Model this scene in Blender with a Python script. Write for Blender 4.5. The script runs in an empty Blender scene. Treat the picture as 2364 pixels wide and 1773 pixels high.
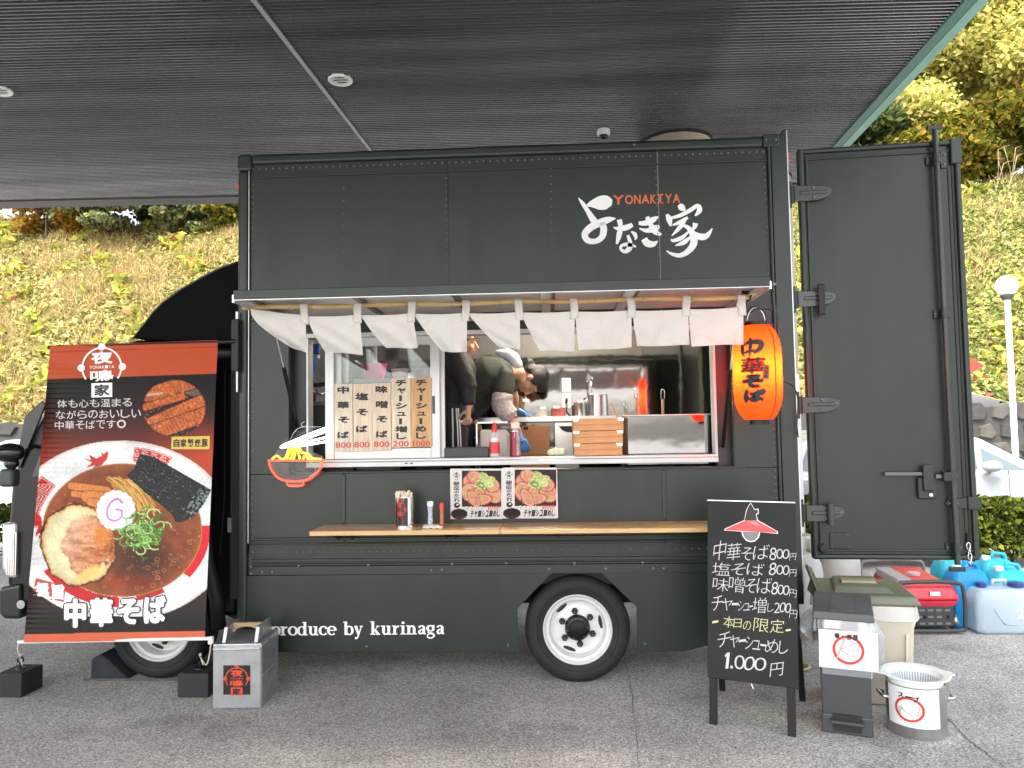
import bpy, bmesh, math, random
import numpy as np
from mathutils import Vector, Matrix
random.seed(7); NP = np.random.RandomState(11)
SC = bpy.context.scene
COL = SC.collection
rad = math.radians
# ------------------------------------------------------------------ camera
PW, PH, FPX = 2364.0, 1773.0, 1740.0
def basis(yaw, pitch, roll):
    f = Vector((math.sin(yaw), math.cos(yaw), 0)); r = Vector((math.cos(yaw), -math.sin(yaw), 0)); u = Vector((0, 0, 1))
    f2 = f*math.cos(pitch)+u*math.sin(pitch); u2 = u*math.cos(pitch)-f*math.sin(pitch)
    return r*math.cos(roll)+u2*math.sin(roll), u2*math.cos(roll)-r*math.sin(roll), f2
CR, CU, CF = basis(rad(-2.8917), rad(3.1341), rad(-0.9532))
CAM = Vector((0, -4.9923, 1.6857))
cd = bpy.data.cameras.new('camera'); cd.sensor_width = 36; cd.lens = 36*FPX/PW; cd.clip_end = 600; cd.clip_start = .05
cam = bpy.data.objects.new('camera', cd); COL.objects.link(cam)
cam.matrix_world = Matrix(((CR.x, CU.x, -CF.x, CAM.x), (CR.y, CU.y, -CF.y, CAM.y), (CR.z, CU.z, -CF.z, CAM.z), (0, 0, 0, 1)))
SC.camera = cam
# ------------------------------------------------------------------ light
SUN_EL, SUN_AZ = 53.0, 206.0          # azimuth clockwise from +Y: behind the photographer, a little to the left
wd = bpy.data.worlds.new('World'); SC.world = wd; wd.use_nodes = True
wn = wd.node_tree.nodes; wl = wd.node_tree.links
sky = wn.new('ShaderNodeTexSky'); sky.sky_type = 'NISHITA'; sky.sun_disc = False
sky.sun_elevation = rad(SUN_EL); sky.sun_rotation = rad(SUN_AZ); sky.air_density = 1.0; sky.dust_density = 4.0; sky.ozone_density = 1.0
hs = wn.new('ShaderNodeHueSaturation'); hs.inputs['Saturation'].default_value = .35
wl.new(sky.outputs[0], hs.inputs['Color']); wl.new(hs.outputs[0], wn['Background'].inputs[0]); wn['Background'].inputs[1].default_value = 0.14
sd = bpy.data.lights.new('sun', 'SUN'); sd.energy = 1.5; sd.angle = rad(28); sd.color = (1, .95, .87)
so = bpy.data.objects.new('sun', sd); COL.objects.link(so)
sdir = Vector((math.sin(rad(SUN_AZ))*math.cos(rad(SUN_EL)), math.cos(rad(SUN_AZ))*math.cos(rad(SUN_EL)), math.sin(rad(SUN_EL))))
so.rotation_euler = (-sdir).to_track_quat('-Z', 'Y').to_euler(); so.location = (0, -12, 12)
SC.view_settings.view_transform = 'Standard'; SC.view_settings.look = 'None'
SC.view_settings.exposure = 2.3; SC.view_settings.gamma = 1.0
SC.cycles.max_bounces = 8; SC.cycles.diffuse_bounces = 4; SC.cycles.transparent_max_bounces = 12
SC.cycles.sample_clamp_indirect = 6.0
# ------------------------------------------------------------------ photograph measurements -> places
def ray(px, py): return CF + CR*((px-PW/2)/FPX) + CU*((PH/2-py)/FPX)
def PY(px, py, Y): d = ray(px, py); return CAM + d*((Y-CAM.y)/d.y)
def PZ(px, py, Z): d = ray(px, py); return CAM + d*((Z-CAM.z)/d.z)
def PP(px, py, p0, n): d = ray(px, py); return CAM + d*((p0-CAM).dot(n)/d.dot(n))
def S(px, py): return PY(px, py, 0.0)
def zoomer(ox, oy, k): return lambda x, y: (ox+x*k, oy+y*k)
q3 = zoomer(540, 630, .3014); q4 = zoomer(1000, 740, .3164); q5 = zoomer(1280, 400, .3617)
q6 = zoomer(560, 1040, .3345); q7 = zoomer(1560, 1120, .3935); q1 = zoomer(0, 780, .2893); q2 = zoomer(0, 1180, .3074)
# ------------------------------------------------------------------ materials
MATS = {}
def lin(c): return tuple(((x/255)/12.92 if x/255 <= .04045 else ((x/255+.055)/1.055)**2.4) for x in c)
def mat(name, col, rough=.5, metal=0.0, bump=0, bscale=40, var=0, vscale=6, emit=None, estr=0, coat=0, trans=0, spec=.5, aniso=0, stretch=None, col2=None, bdist=.01):
    if name in MATS: return MATS[name]
    m = bpy.data.materials.new(name); m.use_nodes = True; nt = m.node_tree; N = nt.nodes; L = nt.links
    b = N['Principled BSDF']; b.inputs['Base Color'].default_value = (*col, 1); b.inputs['Roughness'].default_value = rough
    b.inputs['Metallic'].default_value = metal; b.inputs['Specular IOR Level'].default_value = spec
    b.inputs['Coat Weight'].default_value = coat; b.inputs['Transmission Weight'].default_value = trans
    if aniso: b.inputs['Anisotropic'].default_value = aniso
    if emit: b.inputs['Emission Color'].default_value = (*emit, 1); b.inputs['Emission Strength'].default_value = estr
    tc = N.new('ShaderNodeTexCoord'); mp = N.new('ShaderNodeMapping'); L.new(tc.outputs['Object'], mp.inputs[0])
    if stretch: mp.inputs['Scale'].default_value = stretch
    if bump:
        t = N.new('ShaderNodeTexNoise'); t.inputs['Scale'].default_value = bscale; t.inputs['Detail'].default_value = 4
        L.new(mp.outputs[0], t.inputs['Vector'])
        bn = N.new('ShaderNodeBump'); bn.inputs['Strength'].default_value = bump; bn.inputs['Distance'].default_value = bdist
        L.new(t.outputs[0], bn.inputs['Height']); L.new(bn.outputs[0], b.inputs['Normal'])
    if var:
        t = N.new('ShaderNodeTexNoise'); t.inputs['Scale'].default_value = vscale; t.inputs['Detail'].default_value = 6
        L.new(mp.outputs[0], t.inputs['Vector'])
        r = N.new('ShaderNodeMapRange'); r.inputs[1].default_value = .3; r.inputs[2].default_value = .7
        L.new(t.outputs[0], r.inputs[0])
        mx = N.new('ShaderNodeMix'); mx.data_type = 'RGBA'; c2 = col2 or tuple(c*(1-var) for c in col)
        mx.inputs[6].default_value = (*col, 1); mx.inputs[7].default_value = (*c2, 1)
        L.new(r.outputs[0], mx.inputs[0]); L.new(mx.outputs[2], b.inputs['Base Color'])
        rr = N.new('ShaderNodeMapRange'); rr.inputs[3].default_value = rough; rr.inputs[4].default_value = min(1, rough+.18*var)
        L.new(t.outputs[0], rr.inputs[0]); L.new(rr.outputs[0], b.inputs['Roughness'])
    MATS[name] = m; return m
def glass(name, tint=(1, 1, 1), rough=.02, refl=1.0):
    if name in MATS: return MATS[name]
    m = bpy.data.materials.new(name); m.use_nodes = True; N = m.node_tree.nodes; L = m.node_tree.links
    N.remove(N['Principled BSDF']); tr = N.new('ShaderNodeBsdfTransparent'); tr.inputs[0].default_value = (*tint, 1)
    gl = N.new('ShaderNodeBsdfGlossy'); gl.inputs['Roughness'].default_value = rough
    fr = N.new('ShaderNodeFresnel'); fr.inputs[0].default_value = 1.3+.2*refl
    mx = N.new('ShaderNodeMixShader'); L.new(fr.outputs[0], mx.inputs[0]); L.new(tr.outputs[0], mx.inputs[1]); L.new(gl.outputs[0], mx.inputs[2])
    L.new(mx.outputs[0], N['Material Output'].inputs[0]); MATS[name] = m; return m
def film(name, col, tr=.6, rough=.25, glossy=.12):       # thin plastic, paper or leaf: part lets light through
    if name in MATS: return MATS[name]
    m = bpy.data.materials.new(name); m.use_nodes = True; N = m.node_tree.nodes; L = m.node_tree.links
    N.remove(N['Principled BSDF']); t = N.new('ShaderNodeBsdfTransparent')
    d = N.new('ShaderNodeBsdfDiffuse'); d.inputs[0].default_value = (*col, 1); g = N.new('ShaderNodeBsdfGlossy'); g.inputs['Roughness'].default_value = rough
    a = N.new('ShaderNodeMixShader'); a.inputs[0].default_value = 1-tr; L.new(t.outputs[0], a.inputs[1]); L.new(d.outputs[0], a.inputs[2])
    c = N.new('ShaderNodeMixShader'); c.inputs[0].default_value = glossy; L.new(a.outputs[0], c.inputs[1]); L.new(g.outputs[0], c.inputs[2])
    L.new(c.outputs[0], N['Material Output'].inputs[0]); MATS[name] = m; return m
def translucent(name, col, tcol, tw=.5, rough=.6, bump=0, bscale=20, bdist=.01):
    if name in MATS: return MATS[name]
    m = bpy.data.materials.new(name); m.use_nodes = True; N = m.node_tree.nodes; L = m.node_tree.links
    b = N['Principled BSDF']; b.inputs['Base Color'].default_value = (*col, 1); b.inputs['Roughness'].default_value = rough
    t = N.new('ShaderNodeBsdfTranslucent'); t.inputs[0].default_value = (*tcol, 1)
    x = N.new('ShaderNodeMixShader'); x.inputs[0].default_value = tw
    if bump:
        tx = N.new('ShaderNodeTexNoise'); tx.inputs['Scale'].default_value = bscale; tx.inputs['Detail'].default_value = 3; tx.inputs['Distortion'].default_value = 1.5; tc = N.new('ShaderNodeTexCoord'); L.new(tc.outputs['Object'], tx.inputs['Vector'])
        bn = N.new('ShaderNodeBump'); bn.inputs['Strength'].default_value = bump; bn.inputs['Distance'].default_value = bdist; L.new(tx.outputs[0], bn.inputs['Height']); L.new(bn.outputs[0], b.inputs['Normal']); L.new(bn.outputs[0], t.inputs['Normal'])
    L.new(b.outputs[0], x.inputs[1]); L.new(t.outputs[0], x.inputs[2])
    L.new(x.outputs[0], N['Material Output'].inputs[0]); MATS[name] = m; return m
def leafmat(name, stops, tw=.3):                         # every leaf its own colour
    if name in MATS: return MATS[name]
    m = bpy.data.materials.new(name); m.use_nodes = True; N = m.node_tree.nodes; L = m.node_tree.links
    N.remove(N['Principled BSDF']); g = N.new('ShaderNodeNewGeometry'); r = N.new('ShaderNodeValToRGB')
    el = r.color_ramp.elements
    while len(el) < len(stops): el.new(.5)
    for e, (p, c) in zip(el, stops): e.position = p; e.color = (*c, 1)
    L.new(g.outputs['Random Per Island'], r.inputs[0])
    d = N.new('ShaderNodeBsdfDiffuse'); t = N.new('ShaderNodeBsdfTranslucent'); L.new(r.outputs[0], d.inputs[0]); L.new(r.outputs[0], t.inputs[0])
    x = N.new('ShaderNodeMixShader'); x.inputs[0].default_value = tw; L.new(d.outputs[0], x.inputs[1]); L.new(t.outputs[0], x.inputs[2])
    L.new(x.outputs[0], N['Material Output'].inputs[0]); MATS[name] = m; return m
def printmat(name, rough=.45, spec=.2):                           # flat print: colour stored on the sheet
    if name in MATS: return MATS[name]
    m = bpy.data.materials.new(name); m.use_nodes = True; N = m.node_tree.nodes; L = m.node_tree.links
    a = N.new('ShaderNodeAttribute'); a.attribute_name = 'print'; b = N['Principled BSDF']; b.inputs['Roughness'].default_value = rough; b.inputs['Specular IOR Level'].default_value = spec
    L.new(a.outputs[0], b.inputs['Base Color']); MATS[name] = m; return m

green = mat('green paint', (.0115, .0205, .0142), .36, var=.42, vscale=1.6, bump=.10, bscale=1.4, bdist=.02, stretch=(3.2, 1, .8))
green2 = mat('green paint satin', (.0128, .0222, .0156), .34, var=.2, vscale=4)
blackp = mat('black paint', (.003, .003, .0032), .35, spec=.35)
blackm = mat('matt black', (.012, .012, .013), .6, bump=.1, bscale=80)
rubber = mat('rubber', (.012, .012, .013), .75, bump=.15, bscale=60)
tyrem = mat('tyre rubber', (.014, .014, .015), .7, var=.5, vscale=9, bump=.1, bscale=90)
whitep = mat('white wheel paint', (.72, .72, .70), .35, var=.12, vscale=8)
alu = mat('aluminium', (.62, .63, .64), .34, .85, var=.2, vscale=6)
alusash = mat('anodised aluminium', (.50, .51, .51), .38, .55, var=.1, vscale=3)
steel = mat('stainless steel', (.33, .33, .325), .06, 1, bump=.09, bscale=1.3, bdist=.05)
steelr = mat('brushed stainless', (.6, .6, .6), .28, 1, bump=.05, bscale=6)
chrome = mat('chrome', (.75, .75, .76), .12, 1)
darkgrey = mat('dark grey plastic', (.045, .047, .052), .5, bump=.06, bscale=150)
wht = mat('white plastic', (.75, .75, .74), .4)
paper = mat('white paper', (.72, .71, .70), .6)
ink = mat('black ink', (.008, .008, .008), .5)
redink = mat('red ink', (.55, .035, .03), .5)
whiteink = mat('white lettering', (.80, .80, .78), .45)
orangeink = mat('orange lettering', (.62, .13, .04), .45)
# ------------------------------------------------------------------ mesh building
class MB:
    def __init__(s): s.v = []; s.f = []
    def add(s, vs, fs):
        o = len(s.v); s.v += [Vector(v) for v in vs]; s.f += [tuple(i+o for i in f) for f in fs]; return s
    def box(s, a, b):
        (x0, y0, z0), (x1, y1, z1) = a, b
        return s.add([(x0,y0,z0),(x1,y0,z0),(x1,y1,z0),(x0,y1,z0),(x0,y0,z1),(x1,y0,z1),(x1,y1,z1),(x0,y1,z1)],
                     [(0,3,2,1),(4,5,6,7),(0,1,5,4),(1,2,6,5),(2,3,7,6),(3,0,4,7)])
    def obox(s, c, ax, ay, az):
        c = Vector(c); ax = Vector(ax); ay = Vector(ay); az = Vector(az)
        return s.add([c-ax-ay-az, c+ax-ay-az, c+ax+ay-az, c-ax+ay-az, c-ax-ay+az, c+ax-ay+az, c+ax+ay+az, c-ax+ay+az],
                     [(0,3,2,1),(4,5,6,7),(0,1,5,4),(1,2,6,5),(2,3,7,6),(3,0,4,7)])
    def prism(s, pts, off):
        n = len(pts); off = Vector(off); p = [Vector(q) for q in pts]
        return s.add(p+[q+off for q in p], [tuple(range(n))[::-1], tuple(range(n, 2*n))]+[(i, (i+1) % n, (i+1) % n+n, i+n) for i in range(n)])
    def sheet(s, pts): return s.add(pts, [tuple(range(len(pts)))])
    def tube(s, pts, r, n=8, cap=True, closed=False, flat=None):
        pts = [Vector(p) for p in pts]; m = len(pts); rs = r if isinstance(r, (list, tuple)) else [r]*m; vs = []; prev = None
        for i, p in enumerate(pts):
            if closed: t = pts[(i+1) % m]-pts[i-1]
            else: t = pts[min(i+1, m-1)]-pts[max(i-1, 0)]
            if t.length < 1e-9: t = Vector((0, 0, 1))
            t.normalize()
            if prev is None:
                a = Vector((0, 0, 1)) if abs(t.z) < .9 else Vector((1, 0, 0)); a = (a-t*a.dot(t)).normalized()
            else:
                a = prev-t*prev.dot(t); a = a.normalized() if a.length > 1e-6 else t.orthogonal().normalized()
            prev = a; b = t.cross(a)
            rr = rs[i]; ra, rb = rr if isinstance(rr, tuple) else (rr, rr)
            for k in range(n):
                an = 2*math.pi*k/n; vs.append(p+a*(math.cos(an)*ra)+b*(math.sin(an)*rb))
        fs = []
        for i in range(m if closed else m-1):
            j = (i+1) % m
            for k in range(n):
                l = (k+1) % n; fs.append((i*n+k, i*n+l, j*n+l, j*n+k))
        if cap and not closed: fs += [tuple(range(n))[::-1], tuple(range((m-1)*n, m*n))]
        return s.add(vs, fs)
    def lathe(s, prof, c=(0, 0, 0), axis=(0, 0, 1), n=24, cap=True, sx=1.0):
        c = Vector(c); ax = Vector(axis).normalized(); a = (Vector((1, 0, 0)) if abs(ax.x) < .9 else Vector((0, 1, 0)))
        a = (a-ax*a.dot(ax)).normalized(); b = ax.cross(a); vs = []; fs = []; m = len(prof)
        for r, h in prof:
            for k in range(n):
                an = 2*math.pi*k/n; vs.append(c+ax*h+a*(r*math.cos(an))+b*(r*math.sin(an)*sx))
        for i in range(m-1):
            for k in range(n):
                l = (k+1) % n; fs.append((i*n+k, i*n+l, (i+1)*n+l, (i+1)*n+k))
        if cap: fs += [tuple(range(n))[::-1], tuple(range((m-1)*n, m*n))]
        return s.add(vs, fs)
    def ball(s, c, r, n=12, m=8, rot=None):
        c = Vector(c); r = Vector(r) if not isinstance(r, (int, float)) else Vector((r, r, r)); vs = []; fs = []
        for i in range(m+1):
            th = math.pi*i/m
            for k in range(n):
                ph = 2*math.pi*k/n; v = Vector((r.x*math.sin(th)*math.cos(ph), r.y*math.sin(th)*math.sin(ph), r.z*math.cos(th)))
                vs.append(c+(rot @ v if rot else v))
        for i in range(m):
            for k in range(n):
                l = (k+1) % n; fs.append((i*n+k, (i+1)*n+k, (i+1)*n+l, i*n+l))
        return s.add(vs, fs)
    def grid(s, fn, nu, nv):
        vs = [fn(i/nu, j/nv) for j in range(nv+1) for i in range(nu+1)]; w = nu+1
        return s.add(vs, [(j*w+i, j*w+i+1, (j+1)*w+i+1, (j+1)*w+i) for j in range(nv) for i in range(nu)])
    def build(s, name, m, parent=None, smooth=False, bevel=0, seg=2, solid=0, remesh=0, label=None, kind=None, weld=True, sub=0):
        me = bpy.data.meshes.new(name); xs = [v.x for v in s.v]; ys = [v.y for v in s.v]; zs = [v.z for v in s.v]
        c = Vector(((min(xs)+max(xs))/2, (min(ys)+max(ys))/2, min(zs)))
        me.from_pydata([v-c for v in s.v], [], s.f)
        bm = bmesh.new(); bm.from_mesh(me)
        if weld: bmesh.ops.remove_doubles(bm, verts=bm.verts, dist=1e-5)
        bmesh.ops.recalc_face_normals(bm, faces=bm.faces); bm.to_mesh(me); bm.free()
        o = bpy.data.objects.new(name, me); COL.objects.link(o); me.materials.append(m); o.location = c
        if smooth:
            me.polygons.foreach_set('use_smooth', [True]*len(me.polygons))
            if smooth is not True: me.set_sharp_from_angle(angle=rad(smooth))
        if solid: d = o.modifiers.new('thickness', 'SOLIDIFY'); d.thickness = solid; d.offset = 0
        if remesh:
            d = o.modifiers.new('skin', 'REMESH'); d.mode = 'VOXEL'; d.voxel_size = remesh; d.use_smooth_shade = True
            d = o.modifiers.new('soft', 'SMOOTH'); d.iterations = 6; d.factor = .6
        if sub: d = o.modifiers.new('sub', 'SUBSURF'); d.levels = d.render_levels = sub
        if bevel: d = o.modifiers.new('bevel', 'BEVEL'); d.width = bevel; d.segments = seg; d.limit_method = 'ANGLE'; d.angle_limit = rad(35)
        if parent is not None: attach(o, parent)
        if label: o['label'] = label
        if kind: o['kind'] = kind
        return o
def wmat(o):
    return (wmat(o.parent) @ o.matrix_parent_inverse if o.parent else Matrix()) @ o.matrix_basis
def attach(o, parent):
    o.parent = parent; o.matrix_parent_inverse = wmat(parent).inverted()
def tag(o, label, cat, group=None):
    o['label'] = label; o['category'] = cat
    if group: o['group'] = group
    return o
def thing(name, label, cat, loc, group=None):
    o = bpy.data.objects.new(name, None); COL.objects.link(o); o.location = loc; o.empty_display_size = .1
    return tag(o, label, cat, group)
def struct(o): o['kind'] = 'structure'; return o
def ngon(c, r, n, ph=0): return [(c[0]+r*math.cos(ph+2*math.pi*i/n), c[1]+r*math.sin(ph+2*math.pi*i/n)) for i in range(n)]
def smoothline(pts, k=5):
    P = [np.array(p, float) for p in pts]; out = []
    for i in range(len(P)-1):
        a = P[max(i-1, 0)]; b = P[i]; c = P[i+1]; d = P[min(i+2, len(P)-1)]
        for j in range(k):
            t = j/k; out.append(.5*((2*b)+(-a+c)*t+(2*a-5*b+4*c-d)*t*t+(-a+3*b-3*c+d)*t**3))
    out.append(P[-1]); return [tuple(o) for o in out]
# ---- lettering
GL = {}
def glyph(ch, bold=0.0):
    k = (ch, bold)
    if ch == '1' and k not in GL: GL[k] = ([(.35, .0), (.85, .0), (.85, 1), (.35, 1), (.35, .0), (.55, .12), (.12, .30), (.0, .2)], [(0, 1, 2, 3), (4, 5, 6, 7)])
    if k not in GL:
        c = bpy.data.curves.new('g', 'FONT'); c.body = ch; c.offset = bold; c.resolution_u = 3
        o = bpy.data.objects.new('g', c); me = bpy.data.meshes.new_from_object(o)
        v = [(p.co.x, p.co.y) for p in me.vertices]; f = [tuple(p.vertices) for p in me.polygons]
        bpy.data.objects.remove(o); bpy.data.curves.remove(c); bpy.data.meshes.remove(me)
        xs = [p[0] for p in v]; ys = [p[1] for p in v]; w = max(xs)-min(xs) or 1; h = max(ys)-min(ys) or 1
        GL[k] = ([((x-min(xs))/w, 1-(y-min(ys))/h) for x, y in v], f)
    return GL[k]
def letters(mb, items, fn, bold=.02, shear=0, jitter=0):
    """bold strokes are built up from shifted copies, each a hair nearer the reader"""
    for it in items:
        ch, (x0, y0, x1, y1) = it[0], it[1]; extra = max(0, bold-.012); v, f = glyph(ch, min(bold, .012)); rot = it[2] if len(it) > 2 else 0
        a = random.uniform(-jitter, jitter) if jitter else 0; R_ = extra*max(x1-x0, y1-y0)*1.15; n = 8 if extra > .03 else 5
        for k in range(n+1 if extra > .002 else 1):
            sx, sy = (R_*math.cos(2*math.pi*k/n), R_*math.sin(2*math.pi*k/n)) if k < n and extra > .002 else (0, 0); pts = []
            for x, y in v:
                if rot: x, y = 1-y, x
                dx = (x-.5)*(x1-x0-2*R_)+shear*(.5-y)*(y1-y0)+sx; dy = (y-.5)*(y1-y0-2*R_)+a*(x-.5)*(x1-x0)+sy
                p = fn((x0+x1)/2+dx, (y0+y1)/2+dy); pts.append(p+(CAM-p).normalized()*(.00008*k))
            mb.add(pts, f)
    return mb
def row(text, x0, y0, x1, y1, y0r=None, y1r=None):       # even cells along a line, right end may be higher
    n = len(text); out = []; w = (x1-x0)/n; y0r = y0 if y0r is None else y0r; y1r = y1 if y1r is None else y1r
    for i, c in enumerate(text):
        t = (i+.5)/n; ya = y0+(y0r-y0)*t; yb = y1+(y1r-y1)*t
        if c != ' ': out.append((c, (x0+w*(i+.06), ya, x0+w*(i+.94), yb)))
    return out
def strokes(mb, lst, fn, k=5, step=.0):
    for n, st in enumerate(lst):
        P = smoothline(st, k); L = []; R = []
        for i, (x, y, w) in enumerate(P):
            a = P[max(i-1, 0)]; b = P[min(i+1, len(P)-1)]; dx, dy = b[0]-a[0], b[1]-a[1]; l = math.hypot(dx, dy) or 1
            L.append((x-dy/l*w/2, y+dx/l*w/2)); R.append((x+dy/l*w/2, y-dx/l*w/2))
        m = len(P); mb.add([fn(*p, n*step) if step else fn(*p) for p in L+R], [(i, i+1, m+i+1, m+i) for i in range(m-1)])
    return mb
def emblem(fn, parent, m, back, r=1.0):
    """round crest: ring with three discs, two characters inside and one in a square below; fn maps (-1..1, -1..1.4)"""
    mb = MB(); n = 40; ang = [(-2.2+4.4*i/n)-math.pi/2 for i in range(n+1)]
    o = [fn(.94*math.cos(a), .94*math.sin(a)) for a in ang]; i_ = [fn(.86*math.cos(a), .86*math.sin(a)) for a in ang]
    mb.add(o+i_, [(k, k+1, n+2+k, n+1+k) for k in range(n)])
    for c in ((0, -.95), (-.95, 0), (.95, 0)): mb.sheet([fn(*p) for p in ngon(c, .17, 14)])
    letters(mb, [('夜', (-.5, -.74, .5, -.16))], fn, .032); letters(mb, [('鳴', (-.54, .12, .54, .66))], fn, .02)
    letters(mb, row('YONAKIYA', -.58, -.085, .58, .055), fn, .006)
    e = mb.build('emblem', m, parent); v = MB(); v.sheet([fn(-.48, .72), fn(.48, .72), fn(.48, 1.38), fn(-.48, 1.38)])
    v.build('emblem_square', m, parent)
    g = lambda x, y: fn(x, y, .0007); letters(MB(), [('家', (-.36, .78, .36, 1.32))], g, .03).build('emblem_character', back, parent); return e
# ---- sheets printed with a picture painted by code
class Paint:
    def __init__(s, X, Y): s.X = X; s.Y = Y; s.c = np.zeros((len(X), 3))
    def put(s, mask, col, a=1.0):
        m = np.clip(mask.astype(float)*a, 0, 1)[:, None]; col = np.array(col, float)
        s.c = s.c*(1-m)+(col if col.ndim == 2 else col[None, :])*m
    def ell(s, cx, cy, rx, ry, ang=0):
        dx = s.X-cx; dy = s.Y-cy; c, n = math.cos(ang), math.sin(ang); return ((dx*c+dy*n)/rx)**2+((-dx*n+dy*c)/ry)**2
    def poly(s, pts):
        ins = np.zeros(len(s.X), bool); n = len(pts)
        for i in range(n):
            (x0, y0), (x1, y1) = pts[i], pts[(i+1) % n]
            if y0 == y1: continue
            ins ^= ((s.Y > y0) != (s.Y > y1)) & (s.X < (x1-x0)*(s.Y-y0)/(y1-y0)+x0)
        return ins
    def line(s, pts, w):
        d = np.full(len(s.X), 1e9)
        for (x0, y0), (x1, y1) in zip(pts[:-1], pts[1:]):
            dx, dy = x1-x0, y1-y0; t = np.clip(((s.X-x0)*dx+(s.Y-y0)*dy)/(dx*dx+dy*dy+1e-9), 0, 1)
            d = np.minimum(d, (s.X-x0-t*dx)**2+(s.Y-y0-t*dy)**2)
        return np.clip((w/2-np.sqrt(d))/.7+.5, 0, 1)
    def noise(s, sc, seed=0, sx=1.0, sy=1.0):
        rs = np.random.RandomState(seed); T = rs.rand(64, 64); x = s.X/sc*sx; y = s.Y/sc*sy; i = np.floor(x).astype(int); j = np.floor(y).astype(int)
        fx = x-i; fy = y-j; fx = fx*fx*(3-2*fx); fy = fy*fy*(3-2*fy); g = lambda a, b: T[a % 64, b % 64]
        return (g(i, j)*(1-fx)+g(i+1, j)*fx)*(1-fy)+(g(i, j+1)*(1-fx)+g(i+1, j+1)*fx)*fy
def printed(name, fn, x0, y0, x1, y1, nu, nv, painter, parent, m, place):
    """grid sheet; place(u, v, X, Y) -> world point; painter(Paint) colours it in photograph units"""
    U, V = np.meshgrid(np.linspace(0, 1, nu+1), np.linspace(0, 1, nv+1)); U = U.ravel(); V = V.ravel()
    XY = np.array([fn(u, v) for u, v in zip(U, V)]); P = Paint(XY[:, 0], XY[:, 1]); painter(P)
    pts = [place(u, v, x, y) for u, v, (x, y) in zip(U, V, XY)]
    c = sum(pts, Vector())/len(pts); me = bpy.data.meshes.new(name); w = nu+1
    me.from_pydata([p-c for p in pts], [], [(j*w+i, j*w+i+1, (j+1)*w+i+1, (j+1)*w+i) for j in range(nv) for i in range(nu)])
    at = me.color_attributes.new('print', 'FLOAT_COLOR', 'POINT'); a = np.ones((len(pts), 4), np.float32); s = np.clip(P.c/255., 0, 1)
    a[:, :3] = np.where(s <= .04045, s/12.92, ((s+.055)/1.055)**2.4)*.85; at.data.foreach_set('color', a.ravel())
    me.polygons.foreach_set('use_smooth', [True]*len(me.polygons))
    o = bpy.data.objects.new(name, me); COL.objects.link(o); o.location = c; me.materials.append(m)
    if parent is not None: attach(o, parent)
    return o
# ---- leaves
def quads(name, V, m, parent=None, nside=4):
    """V: (N, 4, 3) array of leaf corners"""
    n = len(V); c = V.reshape(-1, 3).mean(0); me = bpy.data.meshes.new(name); me.vertices.add(n*4); me.vertices.foreach_set('co', (V-c).astype(np.float32).ravel())
    me.loops.add(n*4); me.loops.foreach_set('vertex_index', np.arange(n*4, dtype=np.int32)); me.polygons.add(n)
    me.polygons.foreach_set('loop_start', np.arange(0, n*4, 4, dtype=np.int32)); me.polygons.foreach_set('loop_total', np.full(n, 4, np.int32))
    me.update(calc_edges=True); me.validate(); o = bpy.data.objects.new(name, me); COL.objects.link(o); o.location = Vector(c.tolist()); me.materials.append(m)
    if parent is not None: attach(o, parent)
    return o
def leaves(P, size, up=.3, elong=1.6, nrm=None):
    n = len(P); d = NP.normal(size=(n, 3)); d[:, 2] += up; d /= np.linalg.norm(d, axis=1)[:, None]
    a = NP.normal(size=(n, 3)); a -= d*(a*d).sum(1)[:, None]; a /= np.linalg.norm(a, axis=1)[:, None]; b = np.cross(d, a)
    s = (size*(.6+.8*NP.rand(n)))[:, None]; a = a*s*elong*.5; b = b*s*.5
    return np.stack([P-a, P-b*.9+a*.1, P+a, P+b*.9+a*.1], 1)
def blades(P, h, w=.012, lean=.35):
    n = len(P); d = NP.normal(size=(n, 3))*lean; d[:, 2] = 1; d /= np.linalg.norm(d, axis=1)[:, None]; a = NP.normal(size=(n, 3)); a[:, 2] *= .2
    a -= d*(a*d).sum(1)[:, None]; a /= np.linalg.norm(a, axis=1)[:, None]; hh = (h*(.5+NP.rand(n)))[:, None]; t = P+d*hh
    return np.stack([P-a*w, P+a*w, t+a*w*.3, t-a*w*.3], 1)
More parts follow.
